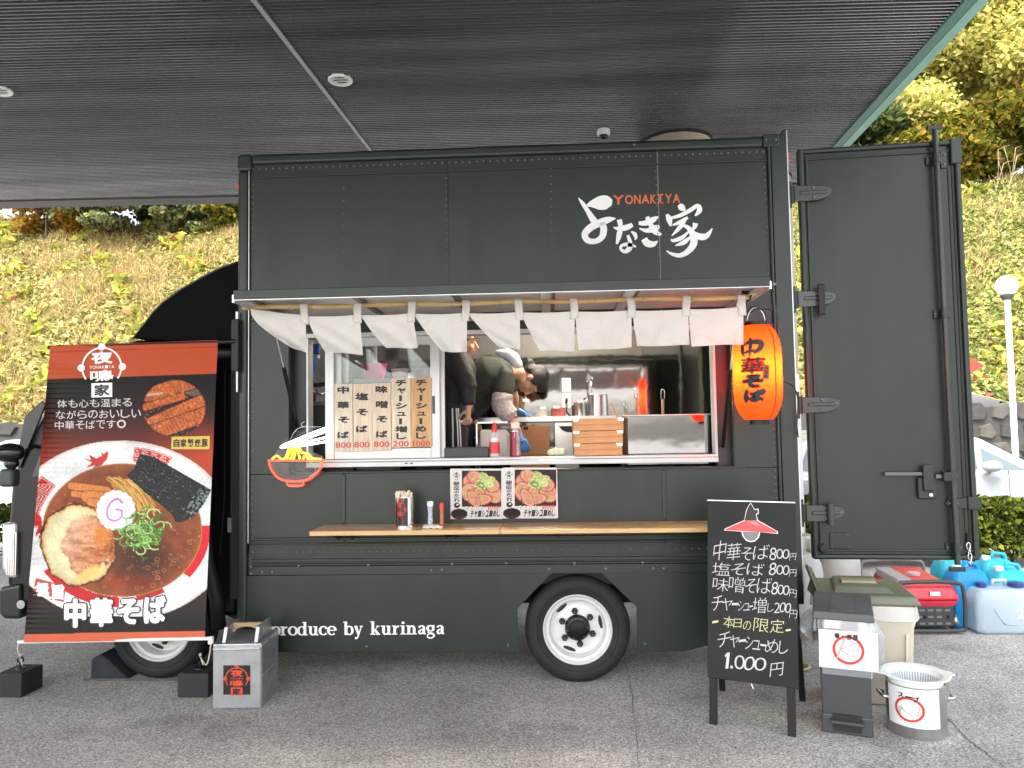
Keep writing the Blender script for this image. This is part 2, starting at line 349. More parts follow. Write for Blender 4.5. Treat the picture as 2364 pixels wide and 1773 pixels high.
# ------------------------------------------------------------------ the ground
def asphalt():
    m = bpy.data.materials.new('asphalt'); m.use_nodes = True; N = m.node_tree.nodes; L = m.node_tree.links; b = N['Principled BSDF']
    tc = N.new('ShaderNodeTexCoord'); v = N.new('ShaderNodeTexVoronoi'); v.inputs['Scale'].default_value = 130; L.new(tc.outputs['Object'], v.inputs['Vector'])
    n1 = N.new('ShaderNodeTexNoise'); n1.inputs['Scale'].default_value = 75; n1.inputs['Detail'].default_value = 6; n1.inputs['Roughness'].default_value = .75; L.new(tc.outputs['Object'], n1.inputs['Vector'])
    n2 = N.new('ShaderNodeTexNoise'); n2.inputs['Scale'].default_value = 1.1; n2.inputs['Detail'].default_value = 7; n2.inputs['Roughness'].default_value = .6; L.new(tc.outputs['Object'], n2.inputs['Vector'])
    sep = N.new('ShaderNodeSeparateColor'); L.new(v.outputs['Color'], sep.inputs[0])
    r = N.new('ShaderNodeValToRGB'); e = r.color_ramp.elements; e[0].position = .0; e[0].color = (.18, .173, .163, 1); e[1].position = .93; e[1].color = (.56, .54, .51, 1)
    k = e.new(.6); k.color = (.45, .435, .41, 1); k = e.new(.965); k.color = (.7, .69, .67, 1); L.new(sep.outputs[0], r.inputs[0])
    mx = N.new('ShaderNodeMix'); mx.data_type = 'RGBA'; mx.blend_type = 'MULTIPLY'; mx.inputs[0].default_value = 1
    mr = N.new('ShaderNodeMapRange'); mr.inputs[1].default_value = .3; mr.inputs[2].default_value = .7; mr.inputs[3].default_value = .62; mr.inputs[4].default_value = 1.3; L.new(n1.outputs[0], mr.inputs[0])
    mr2 = N.new('ShaderNodeMapRange'); mr2.inputs[1].default_value = .3; mr2.inputs[2].default_value = .7; mr2.inputs[3].default_value = .70; mr2.inputs[4].default_value = 1.12; L.new(n2.outputs[0], mr2.inputs[0])
    mm = N.new('ShaderNodeMath'); mm.operation = 'MULTIPLY'; n3 = N.new('ShaderNodeTexNoise'); n3.inputs['Scale'].default_value = 2.1; n3.inputs['Detail'].default_value = 3; L.new(tc.outputs['Object'], n3.inputs['Vector'])
    mr3 = N.new('ShaderNodeMapRange'); mr3.inputs[1].default_value = .58; mr3.inputs[2].default_value = .70; mr3.inputs[3].default_value = 1; mr3.inputs[4].default_value = .74; L.new(n3.outputs[0], mr3.inputs[0])
    m3 = N.new('ShaderNodeMath'); m3.operation = 'MULTIPLY'; L.new(mr2.outputs[0], m3.inputs[0]); L.new(mr3.outputs[0], m3.inputs[1]); L.new(mr.outputs[0], mm.inputs[0]); L.new(m3.outputs[0], mm.inputs[1])
    L.new(r.outputs[0], mx.inputs[6]); L.new(mm.outputs[0], mx.inputs[7]); L.new(mx.outputs[2], b.inputs['Base Color']); b.inputs['Roughness'].default_value = .78
    bp = N.new('ShaderNodeBump'); bp.inputs['Strength'].default_value = .7; bp.inputs['Distance'].default_value = .004; L.new(n1.outputs[0], bp.inputs['Height']); L.new(bp.outputs[0], b.inputs['Normal'])
    return m
asph = asphalt()
g = MB().sheet([(-150, -60, 0), (150, -60, 0), (150, 200, 0), (-150, 200, 0)]).build('ground', asph); struct(g)
crackm = mat('crack', (.10, .097, .092), .9)
def crack(pts, w):
    mb = MB(); P = []
    for (a, b) in zip(pts[:-1], pts[1:]):
        for j in range(12): t = j/12; P.append(Vector((a[0]+(b[0]-a[0])*t+random.uniform(-.006, .006), a[1]+(b[1]-a[1])*t+random.uniform(-.006, .006), .004)))
    P.append(Vector((*pts[-1], .004))); n = len(P); ws = [w*random.uniform(.4, 1.2) for _ in P]
    mb.add([p-Vector((k, 0, 0)) for p, k in zip(P, ws)]+[p+Vector((k, 0, 0)) for p, k in zip(P, ws)], [(i, i+1, n+i+1, n+i) for i in range(n-1)])
    o = mb.build('pavement_crack', crackm); return struct(o)
c0, c1, c2, c3 = [PZ(*p, 0) for p in ((1443, 1520), (1452, 1568), (1458, 1600), (1476, 1773))]
crack([(c0.x, c0.y), (c1.x, c1.y), (c2.x, c2.y), (c3.x, c3.y)], .0022)
c0, c1, c2 = [PZ(*p, 0) for p in ((2178, 1650), (2240, 1712), (2320, 1773))]
crack([(c0.x, c0.y), (c1.x, c1.y), (c2.x, c2.y)], .0035)
c0, c1 = [PZ(*p, 0) for p in ((520, 1655), (455, 1700))]; crack([(c0.x, c0.y), (c1.x, c1.y)], .003)
# ------------------------------------------------------------------ canopy over the forecourt
ZC = 4.45; EX = Vector((1, .035, 0)); EY = Vector((.043, 1, 0)); O = PZ(1917.4, 343.6, ZC); O = O-EY*(O.y)   # right inner edge at Y = 0
def cp(a, b, z): return O+EX*a+EY*b+Vector((0, 0, z))    # a: along X from the right edge (negative to the left), b: depth
ceilm = mat('ribbed ceiling paint', (.36, .365, .38), .22, .95, var=.35, vscale=1.2, stretch=(.25, 3, 1), bump=.12, bscale=9, bdist=.004)
gapm = mat('ceiling groove', (.012, .012, .013), .6)
B0, B1, A0 = -6.2, 3.82, -15.0
cn = thing('canopy', 'dark ribbed ceiling canopy with pale teal edge above the truck', 'canopy', cp(-4, 0, 0))
mb = MB(); mb.add([cp(A0, B0, .03), cp(.05, B0, .03), cp(.05, B1, .03), cp(A0, B1, .03)], [(0, 1, 2, 3)]).build('ceiling_groove', gapm, cn)
mb = MB(); pitch = .042; b = B0; jx = (PZ(590, 4.5, ZC)-O).x
while b < B1-.02:
    for (xa, xb) in ((A0, jx-.012), (jx+.028, .0)):
        w = .020; z = random.uniform(-.0012, .0012)
        p = [cp(xa, b, .022), cp(xa, b+.003, .002+z), cp(xa, b+w*.5, z), cp(xa, b+w-.003, .002+z), cp(xa, b+w, .022)]
        q = [v+EX*(xb-xa) for v in p]; mb.add(p+q, [(i, i+1, 6+i, 5+i) for i in range(4)])
    b += pitch
o = mb.build('ceiling_rib', ceilm, cn, weld=False); o['kind'] = 'stuff'
MB().obox(cp(jx+.008, (B0+B1)/2, .004), EX*.016, EY*((B1-B0)/2), (0, 0, .012)).build('ceiling_joint', mat('grey joint', (.32, .32, .32), .4, .3), cn)
teal = mat('teal fascia paint', (.20, .42, .36), .45, var=.15, vscale=2); teal2 = mat('dark teal fascia paint', (.10, .22, .18), .45)
MB().prism([cp(.0, B0, .05), cp(.0, B0, -.012), cp(.06, B0, -.03), cp(.06, B0, .05)], EY*(B1-B0)).build('edge_trim', teal2, cn)
for k in range(5):
    l = (B1-B0)/5
    MB().prism([cp(.063, B0+k*l, .05), cp(.063, B0+k*l, -.034), cp(.08, B0+k*l, -.02), cp(.155, B0+k*l, -.02), cp(.155, B0+k*l, .545), cp(.063, B0+k*l, .545)], EY*(l-.006)).build('fascia', teal, cn)
MB().prism([cp(A0, B1, .5), cp(A0, B1, -.02), cp(A0, B1+.16, -.05), cp(A0, B1+.16, .5)], EX*(-A0+.1)).build('rear_fascia', mat('rear fascia grey', (.06, .062, .062), .4), cn)
MB().add([cp(A0, B0-.1, .55), cp(.3, B0-.1, .55), cp(.3, B1+.16, .55), cp(A0, B1+.16, .55), cp(A0, B0-.1, .62), cp(.3, B0-.1, .62), cp(.3, B1+.16, .62), cp(A0, B1+.16, .62)], [(0, 1, 2, 3), (4, 5, 6, 7), (0, 1, 5, 4), (1, 2, 6, 5), (2, 3, 7, 6), (3, 0, 4, 7)]).build('roof_slab', gapm, cn)
def downlight(px, py, label):
    c = PZ(px, py, ZC-.004); t = thing('ceiling_downlight', label, 'downlight', c, 'round ceiling downlights')
    MB().lathe([(.072, .0), (.078, -.006), (.092, -.008), (.098, -.002), (.098, .012)], c, n=28, cap=False).build('ring', wht, t, smooth=40)
    MB().lathe([(.001, .01), (.05, .008), (.074, 0)], c, n=28, cap=False).build('lens', mat('frosted lens', (.62, .62, .6), .3, bump=.3, bscale=60), t, smooth=True)
downlight(786, 186, 'round white ceiling downlight right of the ceiling joint')
downlight(-2, 210, 'round white ceiling downlight cut off by the left picture edge')
c = PZ(1393, 300, ZC); dt = thing('security_camera', 'small white dome security camera on the dark ceiling', 'camera', c)
MB().lathe([(.062, 0), (.064, -.03), (.058, -.05), (.045, -.055)], c, n=24).build('housing', wht, dt, smooth=40)
MB().lathe([(.044, -.055), (.042, -.075), (.03, -.09), (.012, -.098), (.001, -.099)], c, n=20).build('dome', mat('dark dome', (.02, .02, .025), .08), dt, smooth=True)
stone = mat('beige stone', (.42, .36, .28), .6, var=.35, vscale=7, stretch=(1, 1, .25), bump=.1, bscale=20)
def column(x, y, r, label, lower):
    t = thing('canopy_column', label, 'column', (x, y, 0), 'round columns carrying the canopy')
    MB().lathe([(r, 2.2), (r, ZC+.02)], (x, y, 0), n=40).build('shaft', stone, t, smooth=40)
    MB().lathe([(r*1.02, 0), (r*1.02, 2.2)], (x, y, 0), n=40).build('lower_cladding', lower, t, smooth=40)
    MB().lathe([(r+.012, ZC-.02), (r+.012, ZC+.01)], (x, y, 0), n=40).build('collar', blackm, t, smooth=40)
cpos = PZ(1575, 297, ZC); column(cpos.x, cpos.y+.36, .34, 'round beige stone column rising behind the truck roof to the ceiling', stone)
p = PZ(1800, 392, ZC); column(p.x-.12, p.y+.32, .33, 'beige stone column glimpsed between the truck and its rear door', mat('pale cladding', (.6, .58, .56), .5))
# ------------------------------------------------------------------ retaining wall, slope, planting
WY = 11.5
def hillz(x, y):
    t = np.clip((y-WY-.2), 0, 40); z = 1.95+(.775+.035*np.tanh(x*.4))*np.minimum(t, 10)+.10*np.clip(t-10, 0, 40)
    return z+.25*np.sin(x*.45+1)*np.sin(y*.5)+.12*np.sin(x*1.3+y*.8)+.06*np.sin(x*2.9-y*2.1)
soil = mat('slope soil', (.26, .21, .09), .9, var=.5, vscale=1.5, bump=.5, bscale=9, col2=(.15, .14, .05))
nx, ny = 110, 60; mb = MB(); mb.grid(lambda u, v: Vector((-45+90*u, WY+.15+38*v*v**.3, float(hillz(-45+90*u, WY+.15+38*v*v**.3)))), nx, ny)
struct(mb.build('hillside', soil, smooth=True))
w = thing('retaining_wall', 'dark stone retaining wall at the foot of the slope', 'wall', (0, WY, 0))
stm = [mat('wall stone %s' % n, c, .85, bump=.5, bscale=8, var=.4, vscale=5) for n, c in (('a', (.06, .058, .052)), ('b', (.045, .045, .042)), ('c', (.10, .088, .075)))]
MB().box((-45, WY, -.2), (45, WY+.5, 1.9)).build('backing', mat('dark mortar', (.05, .048, .045), .9), w)
def stones(x0, x1):
    k = 0; zrow = 0.02
    while zrow < 1.75:
        x = x0+random.uniform(-.2, .2); h = random.uniform(.34, .46)
        while x < x1:
            l = random.uniform(.4, .75); n = random.randint(5, 7); cx, cz = x+l/2, zrow+h/2
            pts = [Vector((cx+(l*.5-.02)*max(-1, min(1, 1.25*math.cos(a)))*random.uniform(.85, 1), WY+.02, cz+(h*.5-.015)*max(-1, min(1, 1.25*math.sin(a)))*random.uniform(.85, 1))) for a in [2*math.pi*(i+random.uniform(-.2, .2))/n for i in range(n)]]
            f = [p+Vector((cx-p.x, 0, cz-p.z))*.14+Vector((0, -.07-random.random()*.04, 0)) for p in pts]
            m = MB(); m.add(pts+f, [tuple(range(n, 2*n))]+[(i, (i+1) % n, (i+1) % n+n, i+n) for i in range(n)]); m.build('stone', random.choice(stm), w); x += l; k += 1
        zrow += h
stones(6.2, 12.5); stones(-12.5, -8.0)
# ground cover on the slope
def hillpts(n, x0, x1, y0, y1):
    x = NP.uniform(x0, x1, n); y = NP.uniform(y0, y1, n); return np.stack([x, y, hillz(x, y)], 1)
def clump(P, sc, thr, seed=0):
    a = np.sin(P[:, 0]*sc+seed)*np.sin(P[:, 1]*sc*.9+seed*2)+np.sin(P[:, 0]*sc*2.3+1+seed)*np.sin(P[:, 1]*sc*2.1); return P[a > thr]
ivy = leafmat('slope leaves', [(0, (.13, .13, .04)), (.3, (.27, .25, .08)), (.52, (.42, .36, .14)), (.72, (.53, .44, .22)), (.9, (.55, .50, .18)), (.97, (.34, .40, .14)), (1, (.45, .14, .12))])
straw = leafmat('slope straw', [(0, (.28, .18, .08)), (.4, (.42, .31, .14)), (.75, (.55, .45, .23)), (1, (.36, .32, .12))])
bright = leafmat('yellow leaves', [(0, (.34, .36, .07)), (.5, (.50, .45, .10)), (.9, (.28, .36, .09)), (1, (.40, .09, .08))])
V = []
for (x0, x1, n) in ((-25, -3.0, 80000), (-3.0, 5.0, 14000), (5.0, 19, 56000)):
    P = hillpts(n, x0, x1, WY+.2, 22.6); P[:, 2] += NP.rand(len(P))*.13; V.append(leaves(P, .105, 1.0))
ivy2 = leafmat('slope leaves green', [(0, (.10, .13, .035)), (.35, (.21, .25, .07)), (.6, (.34, .35, .11)), (.85, (.44, .43, .15)), (.97, (.48, .40, .18)), (1, (.45, .14, .12))])
o = quads('ground_cover', np.concatenate(V[:2]), ivy); o['kind'] = 'stuff'; o = quads('ground_cover', V[2], ivy2); o['kind'] = 'stuff'
P = np.concatenate([clump(hillpts(62000, -25, -3, WY+.3, 22.5), 1.1, -.1), clump(hillpts(16000, 5, 19, WY+.3, 22.5), 1.3, .3, 2)])
P2 = np.concatenate([P, P+NP.normal(size=P.shape)*.04]); o = quads('dry_grass', blades(P2[NP.rand(len(P2)) < .68], .32, .011, .6), straw); o['kind'] = 'stuff'
P = np.concatenate([clump(hillpts(34000, -25, -3, WY+.3, 22.5), 1.9, .85, 4), clump(hillpts(14000, 5, 19, WY+.3, 22.5), 1.7, .8, 5)]); P[:, 2] += .1+NP.rand(len(P))*.32
o = quads('yellow_seedlings', leaves(P, .15, 1.2, 1.9), bright); o['kind'] = 'stuff'
# trees
bark = mat('bark', (.06, .045, .035), .9, bump=.5, bscale=12)
def tree(name, label, base, h, rx, rz, m, nleaf, ls, group, blobs=16, trunkr=.13, low=.28):
    base = Vector(base); t = thing(name, label, 'tree' if h > 2.4 else 'shrub', base, group); mb = MB(); pts = [base+Vector((random.uniform(-.05, .05)*h*i/5, random.uniform(-.05, .05)*h*i/5, h*.8*i/5)) for i in range(6)]
    pts[0] = base-Vector((0, 0, .3))
    mb.tube(pts, [trunkr*(1-.15*i) for i in range(6)], 8); cl = []
    for k in range(blobs):
        a = random.uniform(0, 6.283); u = random.uniform(0, 1)**.6; zz = base.z+h*low+h*(1-low)*random.random()
        f = math.sqrt(max(0.05, 1-((zz-base.z-h*(low+(1-low)*.45))/(h*(1-low)*.62))**2)); c = Vector((base.x+rx*f*u*math.cos(a), base.y+rx*f*u*math.sin(a), zz)); cl.append((c, random.uniform(.28, .5)*rx, random.uniform(.22, .4)*rx*rz))
        s = pts[min(5, 1+int(4*(zz-base.z)/h))]; mid = (s+c)/2+Vector((0, 0, -.08*h)); mb.tube([s, mid, c], [trunkr*.4, trunkr*.22, trunkr*.08], 5)
    mb.build('trunk', bark, t, smooth=True); P = []
    for (c, r1, r2) in cl:
        n = nleaf//blobs; d = NP.normal(size=(n, 3)); d /= np.linalg.norm(d, axis=1)[:, None]; d *= (NP.rand(n)**.45)[:, None]; d += NP.normal(size=(n, 3))*.12
        P.append(np.array(c)+d*np.array([r1, r1, r2]))
    quads('crown', leaves(np.concatenate(P), ls, .5), m, t); return t
yel = leafmat('autumn yellow leaves', [(0, (.28, .32, .08)), (.3, (.48, .50, .14)), (.6, (.64, .60, .20)), (.9, (.68, .58, .22)), (1, (.60, .38, .16))], .5)
grn = leafmat('evergreen leaves', [(0, (.04, .07, .03)), (.5, (.09, .13, .05)), (.85, (.16, .20, .07)), (1, (.28, .28, .09))], .3)
mixl = leafmat('green yellow leaves', [(0, (.05, .065, .015)), (.4, (.12, .13, .02)), (.8, (.26, .22, .03)), (1, (.36, .20, .04))], .35)
sage = leafmat('sage leaves', [(0, (.10, .12, .06)), (.6, (.18, .20, .10)), (1, (.28, .24, .08))], .3)
orl = leafmat('orange leaves', [(0, (.22, .10, .02)), (.5, (.34, .18, .03)), (1, (.42, .30, .05))], .4)
def ht(x, y): return (x, y, float(hillz(x, y)))
tree('autumn_tree', 'tallest yellow autumn tree, nearest the right picture edge above the slope', ht(18.9, 24.5), 8.2, 3.6, .9, yel, 60000, .135, 'trees on the slope', 26, .2)
tree('autumn_tree', 'yellow autumn tree with orange tips left of the tallest one', ht(15.4, 25.5), 8.6, 3.6, .9, yel, 60000, .135, 'trees on the slope', 20, .17)
tree('autumn_tree', 'yellow green tree just right of the teal canopy edge', ht(12.0, 24.5), 7.6, 3.2, .9, yel, 48000, .13, 'trees on the slope', 18, .15)
tree('evergreen_tree', 'low green tree below the yellow trees on the right', ht(14.0, 22.6), 2.3, 2.2, .85, mixl, 20000, .14, 'trees on the slope', 16, .12, .1)
tree('evergreen_tree', 'low dark evergreen tree at the foot of the yellow trees, beside the door top', ht(11.4, 22.6), 2.8, 2.4, .85, grn, 16000, .14, 'trees on the slope', 14, .12, .1)
tree('evergreen_tree', 'low green tree rightmost in the picture on the crest', ht(17.4, 22.6), 2.8, 2.6, .85, mixl, 14000, .14, 'trees on the slope', 14, .12, .1)
for i, (x, y, h, r, l) in enumerate(((-11.0, 22.5, 5, 2.6, 'dark evergreen tree on the left crest nearest the truck'), (-13.7, 22.4, 6, 2.9, 'dark evergreen tree in the middle of the left crest'), (-16.7, 22.4, 6, 2.9, 'dark evergreen tree at the left end of the crest'), (-20.0, 22.4, 6, 3, 'dark evergreen tree beyond the left picture edge'))):
    tree('evergreen_tree', l, ht(x, y), h, r, .9, grn, 22000, .15, 'trees on the slope', 14, .13, .08)
tree('shrub', 'orange leaved shrub at the left picture edge under the canopy', ht(-17.5, 20.2), 2.5, 1.3, .8, orl, 5000, .12, 'shrubs on the slope', 10, .05, .1)
tree('shrub', 'pale sage green shrub under the canopy edge on the left', ht(-15.5, 20.4), 2.3, 1.5, .7, sage, 5000, .12, 'shrubs on the slope', 10, .05, .1)
tree('shrub', 'low sage green shrub halfway along the left crest', ht(-13.4, 20.9), 1.5, 1.1, .7, sage, 3500, .11, 'shrubs on the slope', 8, .04, .1)
tree('shrub', 'small green yellow shrub near the truck on the left crest', ht(-11.4, 21.2), 1.3, 1.0, .7, mixl, 3500, .11, 'shrubs on the slope', 8, .04, .1)
# bare sapling with a few leaves at the left edge, beside the cab
sp = Vector((-8.05, 7.6, 0)); t = thing('bare_sapling', 'thin bare sapling with few yellow leaves beside the cab on the left', 'sapling', sp); mb = MB(); tips = []
for k in range(11):
    a = random.uniform(0, 6.28); h = random.uniform(1.3, 2.4); r = random.uniform(.2, .75); p1 = sp+Vector((r*.35*math.cos(a), r*.35*math.sin(a), h*.5)); p2 = sp+Vector((r*math.cos(a), r*math.sin(a), h))
    mb.tube([sp, p1, p2], [.012, .008, .003], 5)
    for j in range(4): q = p1.lerp(p2, random.random()); e = q+Vector((random.uniform(-.3, .3), random.uniform(-.3, .3), random.uniform(.1, .4))); mb.tube([q, e], [.005, .002], 4); tips.append(e)
mb.build('branch', mat('pale twig', (.22, .15, .10), .8), t)
quads('leaf', leaves(np.repeat(np.array([tuple(e) for e in tips]), 6, 0)+NP.normal(size=(len(tips)*6, 3))*.08, .07, .5), bright, t)
# hedges
hedgem = leafmat('hedge leaves', [(0, (.02, .032, .01)), (.45, (.05, .075, .015)), (.75, (.13, .16, .02)), (1, (.26, .26, .04))], .3)
def hedge(x0, x1, y0, y1, h, label, n):
    t = thing('hedge', label, 'hedge', ((x0+x1)/2, (y0+y1)/2, 0), 'clipped hedges'); P = np.stack([NP.uniform(x0, x1, n), y0+(y1-y0)*NP.rand(n), NP.rand(n)], 1); fr = NP.rand(n)
    a = fr < .55; P[a, 1] = y0+np.abs(NP.normal(size=a.sum()))*.09; b_ = fr > .66; P[b_, 2] = 1-np.abs(NP.normal(size=b_.sum()))*.09
    top = h*(.93+.06*np.sin(P[:, 0]*2.1)+.04*np.sin(P[:, 0]*5.3+P[:, 1]*4)); P[:, 2] = .12+P[:, 2]*(top-.12); P[:, 1] += .05*np.sin(P[:, 0]*3.3+P[:, 2]*6)
    lo = P[:, 2] < .3; keep = ~lo | (NP.rand(n) < .45); quads('foliage', leaves(P[keep], .055, .7), hedgem, t); mb = MB()
    for k in range(int((x1-x0)*5)):
        x = random.uniform(x0, x1); y = random.uniform(y0+.1, y1); q = Vector((x, y, 0))
        for j in range(3): mb.tube([q, q+Vector((random.uniform(-.15, .15), random.uniform(-.1, .1), .3)), q+Vector((random.uniform(-.3, .3), random.uniform(-.2, .2), h*.9))], [.012, .008, .004], 4)
    mb.build('stem', bark, t)
hedge(1.55, 9.0, 3.75, 4.55, .80, 'clipped green hedge behind the generator and water cans', 30000)
hedge(-10.5, -4.2, 4.4, 5.1, .80, 'clipped green hedge seen beside the cab at the left edge', 8000)
# plume grass near the crest on the right
t = thing('plume_grass', 'tall pale plume grass stems on the crest right of the door', 'grass', ht(15.6, 21.0)); mb = MB()
for k in range(9):
    q = Vector(ht(15.1+random.random()*2.0, 21.0)); e = q+Vector((random.uniform(-.3, .5), 0, random.uniform(1.0, 1.7))); mb.tube([q, (q+e)/2+Vector((.05, 0, .05)), e, e+Vector((.22, 0, .08))], [.005, .005, .014, .003], 5)
mb.build('plume', mat('pale plume', (.34, .28, .19), .8), t)
# lamp post
lp = PY(2341, 985, 9.6); t = thing('lamp_post', 'white lamp post with round glass globe on the right', 'lamp post', (lp.x, 9.6, 0)); gz = PY(2341, 660, 9.6).z
MB().lathe([(.10, 0), (.09, .3), (.055, .32), (.05, gz-.25)], (lp.x, 9.6, 0), n=16).build('pole', wht, t, smooth=40)
MB().lathe([(.07, gz-.26), (.12, gz-.2), (.12, gz-.17), (.05, gz-.17)], (lp.x, 9.6, 0), n=16).build('holder', darkgrey, t, smooth=40)
MB().ball((lp.x, 9.6, gz), .2, 20, 14).build('globe', film('globe glass', (.8, .8, .78), .45, .08, .3), t, smooth=True)
MB().lathe([(.045, gz-.15), (.05, gz+.02), (.01, gz+.06)], (lp.x, 9.6, 0), n=12).build('bulb', wht, t, smooth=True)
# ------------------------------------------------------------------ parked cars
carp = mat('silver white car paint', (.42, .44, .46), .25, .2, coat=.6); cglass = mat('car glass', (.10, .14, .15), .06, 0, spec=.8); darkp = mat('dark trim', (.02, .02, .022), .5)
def car(x, y, label, s=1):
    t = thing('parked_car', label, 'car', (x, y, 0), 'parked white cars'); X = lambda a: x+a*s
    low = [(-2.2, .3), (-2.25, .65), (-2.2, .95), (-1.0, 1.0), (1.0, .98), (1.5, .90), (2.05, .72), (2.22, .5), (2.2, .28)]
    MB().prism([(X(a), y, z) for a, z in low], (0, 1.72, 0)).build('body', carp, t, bevel=.06, seg=3, smooth=40)
    top = [(-2.12, .96), (-1.95, 1.30), (-1.5, 1.52), (-.6, 1.60), (.1, 1.56), (.55, 1.40), (1.38, .93)]
    base = [Vector((X(a), y+.04, z)) for a, z in top]; n = len(base); mb = MB(); inn = [p+Vector((0, .14*(p.z-.95)/.6, 0)) for p in base]; far = [Vector((p.x, 2*y+1.72-p.y, p.z)) for p in inn]
    mb.add(inn+far, [tuple(range(n)), tuple(range(n, 2*n))]+[(i, i+1, n+i+1, n+i) for i in range(n-1)]); mb.build('cabin', carp, t, bevel=.03, seg=2, smooth=40)
    def sidewin(pts, nm='side_window'):
        for side in (0, 1):
            P = [];
            for a, z in pts: yy = y+.04+.14*(z-.95)/.6-.006; P.append((X(a), yy if not side else 2*y+1.72-yy, z))
            MB().sheet(P).build(nm, cglass, t)
    sidewin([(-1.85, 1.02), (-1.72, 1.30), (-1.2, 1.44), (-.85, 1.47), (-.85, 1.02)]); sidewin([(-.78, 1.02), (-.78, 1.48), (-.2, 1.50), (.18, 1.44), (.42, 1.34), (.42, 1.02)])
    sidewin([(.5, 1.02), (.5, 1.29), (1.05, .99)])
    MB().sheet([(X(.60), y+.22, 1.40), (X(.60), y+1.50, 1.40), (X(1.36), y+1.60, .965), (X(1.36), y+.12, .965)]).build('windscreen', cglass, t)
    MB().ball((X(.52), y-.10, 1.06), (.13, .08, .075), 14, 8).build('mirror', carp, t, smooth=True); MB().tube([(X(.56), y+.05, .98), (X(.52), y-.06, 1.02)], .025, 8).build('mirror_stem', carp, t)
    for a in (-1.1, .02): MB().tube([(X(a), y-.004, .88), (X(a+.09), y-.03, .885), (X(a+.17), y-.004, .88)], .013, 6).build('door_handle', carp, t, smooth=True)
    for a in (-.82, .78): MB().box((X(a)-.003, y-.003, .35), (X(a)+.003, y+.01, 1.0)).build('door_gap', darkp, t)
    for a in (-1.35, 1.35):
        wl_ = MB().lathe([(.20, -.11), (.29, -.11), (.31, -.07), (.31, .07), (.29, .11), (.2, .11)], (X(a), y+.1, .31), (0, 1, 0), 24).build('wheel', tyrem, t, smooth=40)
        MB().lathe([(.001, -.12), (.06, -.125), (.18, -.10), (.2, -.115)], (X(a), y+.1, .31), (0, 1, 0), 20).build('rim', alu, wl_, smooth=40)
cp0 = PY(2290, 1063, 4.95); car(cp0.x-.52, 5.05, 'silver white car parked behind the hedge on the right')
car(-10.2, 8.6, 'white car at the left edge mostly hidden by the cab', -1)
# red pennant behind the door
a = PY(2241, 838, 4.7); b = PY(2272, 845, 4.7); t = thing('red_pennant', 'small red triangular pennant poking out behind the open door', 'flag', (a.x-.25, 4.7, 0))
MB().tube([(a.x-.22, 4.7, 0), (a.x-.22, 4.7, a.z+.15)], .012, 8).build('stick', wht, t)
za, zb, zm = PY(2241, 829, 4.7).z, PY(2241, 861, 4.7).z, b.z
MB().add([(a.x-.21, 4.7, za+.14), (a.x-.21, 4.7, zb-.14), (b.x, 4.7, PY(2272, 843, 4.7).z)], [(0, 1, 2)]).build('cloth', mat('red flag', (.75, .04, .02), .6), t, solid=.003)
# ------------------------------------------------------------------ the food truck
TW = 1.9                                   # width of the kitchen box (Y 0..TW)
BX0, BX1 = S(550, 900).x, 1.5945
tr = thing('food_truck', 'dark green ramen food truck with serving window and open rear door', 'truck', (-.6, .9, 0))
zx = lambda px, py: S(px, py).z
Z_RT, Z_RB = 3.575, 3.50                   # roof rail
Z_A = 2.40; Z_W0 = 1.395                   # serving opening
Z_L2, Z_L1, Z_S = .90, .716, .213
XOL, XOR = S(668, 900).x, S(1690, 900).x; XBL, XBR = -2.0286, 1.4665
seams = [S(1035, 500).x, S(1521, 500).x]
def panel(name, x0, x1, z0, z1, y0=0.0, y1=.018, m=green, bev=.002, par=None): return MB().box((x0, y0, z0), (x1, y1, z1)).build(name, m, par or tr, bevel=bev)
e = [XBL, seams[0], seams[1], XBR]
for a, b_ in zip(e[:-1], e[1:]): panel('upper_panel', a+.0015, b_-.0015, Z_A+.02, Z_RB)
xs = [XBL, S(794, 1150).x, S(1040, 1150).x, S(1533, 1150).x, XBR]
for a, b_ in zip(xs[:-1], xs[1:]): panel('lower_panel', a+.0015, b_-.0015, Z_L2, Z_W0-.012)
panel('window_side_panel', XBL, XOL-.004, Z_W0-.010, Z_A+.018); panel('window_side_panel', XOR+.004, XBR, Z_W0-.010, Z_A+.018)
for x in seams: panel('seam_strip', x-.002, x+.002, Z_A+.03, Z_RB-.005, -.004, -.0005, mat('seam grey green', (.22, .23, .22), .35) if x == seams[1] else MATS.get('rivet paint highlight', green2), 0)
for x in xs[1:-1]: panel('seam_strip', x-.011, x+.011, 1.06, 1.375, -.009, -.0005, green2, .003)
# rails, posts, mouldings
MB().prism([(BX0+.10, -.012, Z_RB), (BX0+.10, -.022, Z_RB+.012), (BX0+.10, -.022, Z_RT-.02), (BX0+.10, .01, Z_RT), (BX0+.10, .09, Z_RT+.012), (BX0+.10, .09, Z_RB)], (BX1-.16-BX0-.10, 0, 0)).build('roof_rail', green2, tr, bevel=.006)
MB().box((BX1-.157, -.026, Z_RB-.004), (BX1-.05, .08, Z_RT+.006)).build('roof_corner', green2, tr, bevel=.008)
MB().box((BX0-.005, -.028, Z_RB-.05), (BX0+.098, .10, Z_RT-.005)).build('roof_corner', green2, tr, bevel=.022, seg=4)
MB().box((BX0, -.02, Z_S+.02), (XBL-.012, .12, Z_RB-.045)).build('corner_post', green2, tr, bevel=.018, seg=3)
MB().box((XBL-.010, -.014, Z_L2+.02), (XBL+.006, .02, Z_RB-.03)).build('edge_bead', green2, tr, bevel=.006, seg=3)
MB().tube([(XBL-.002, -.014, Z_L2+.03), (XBL-.002, -.014, Z_RB-.03)], .0035, 6).build('edge_highlight', alu, tr)
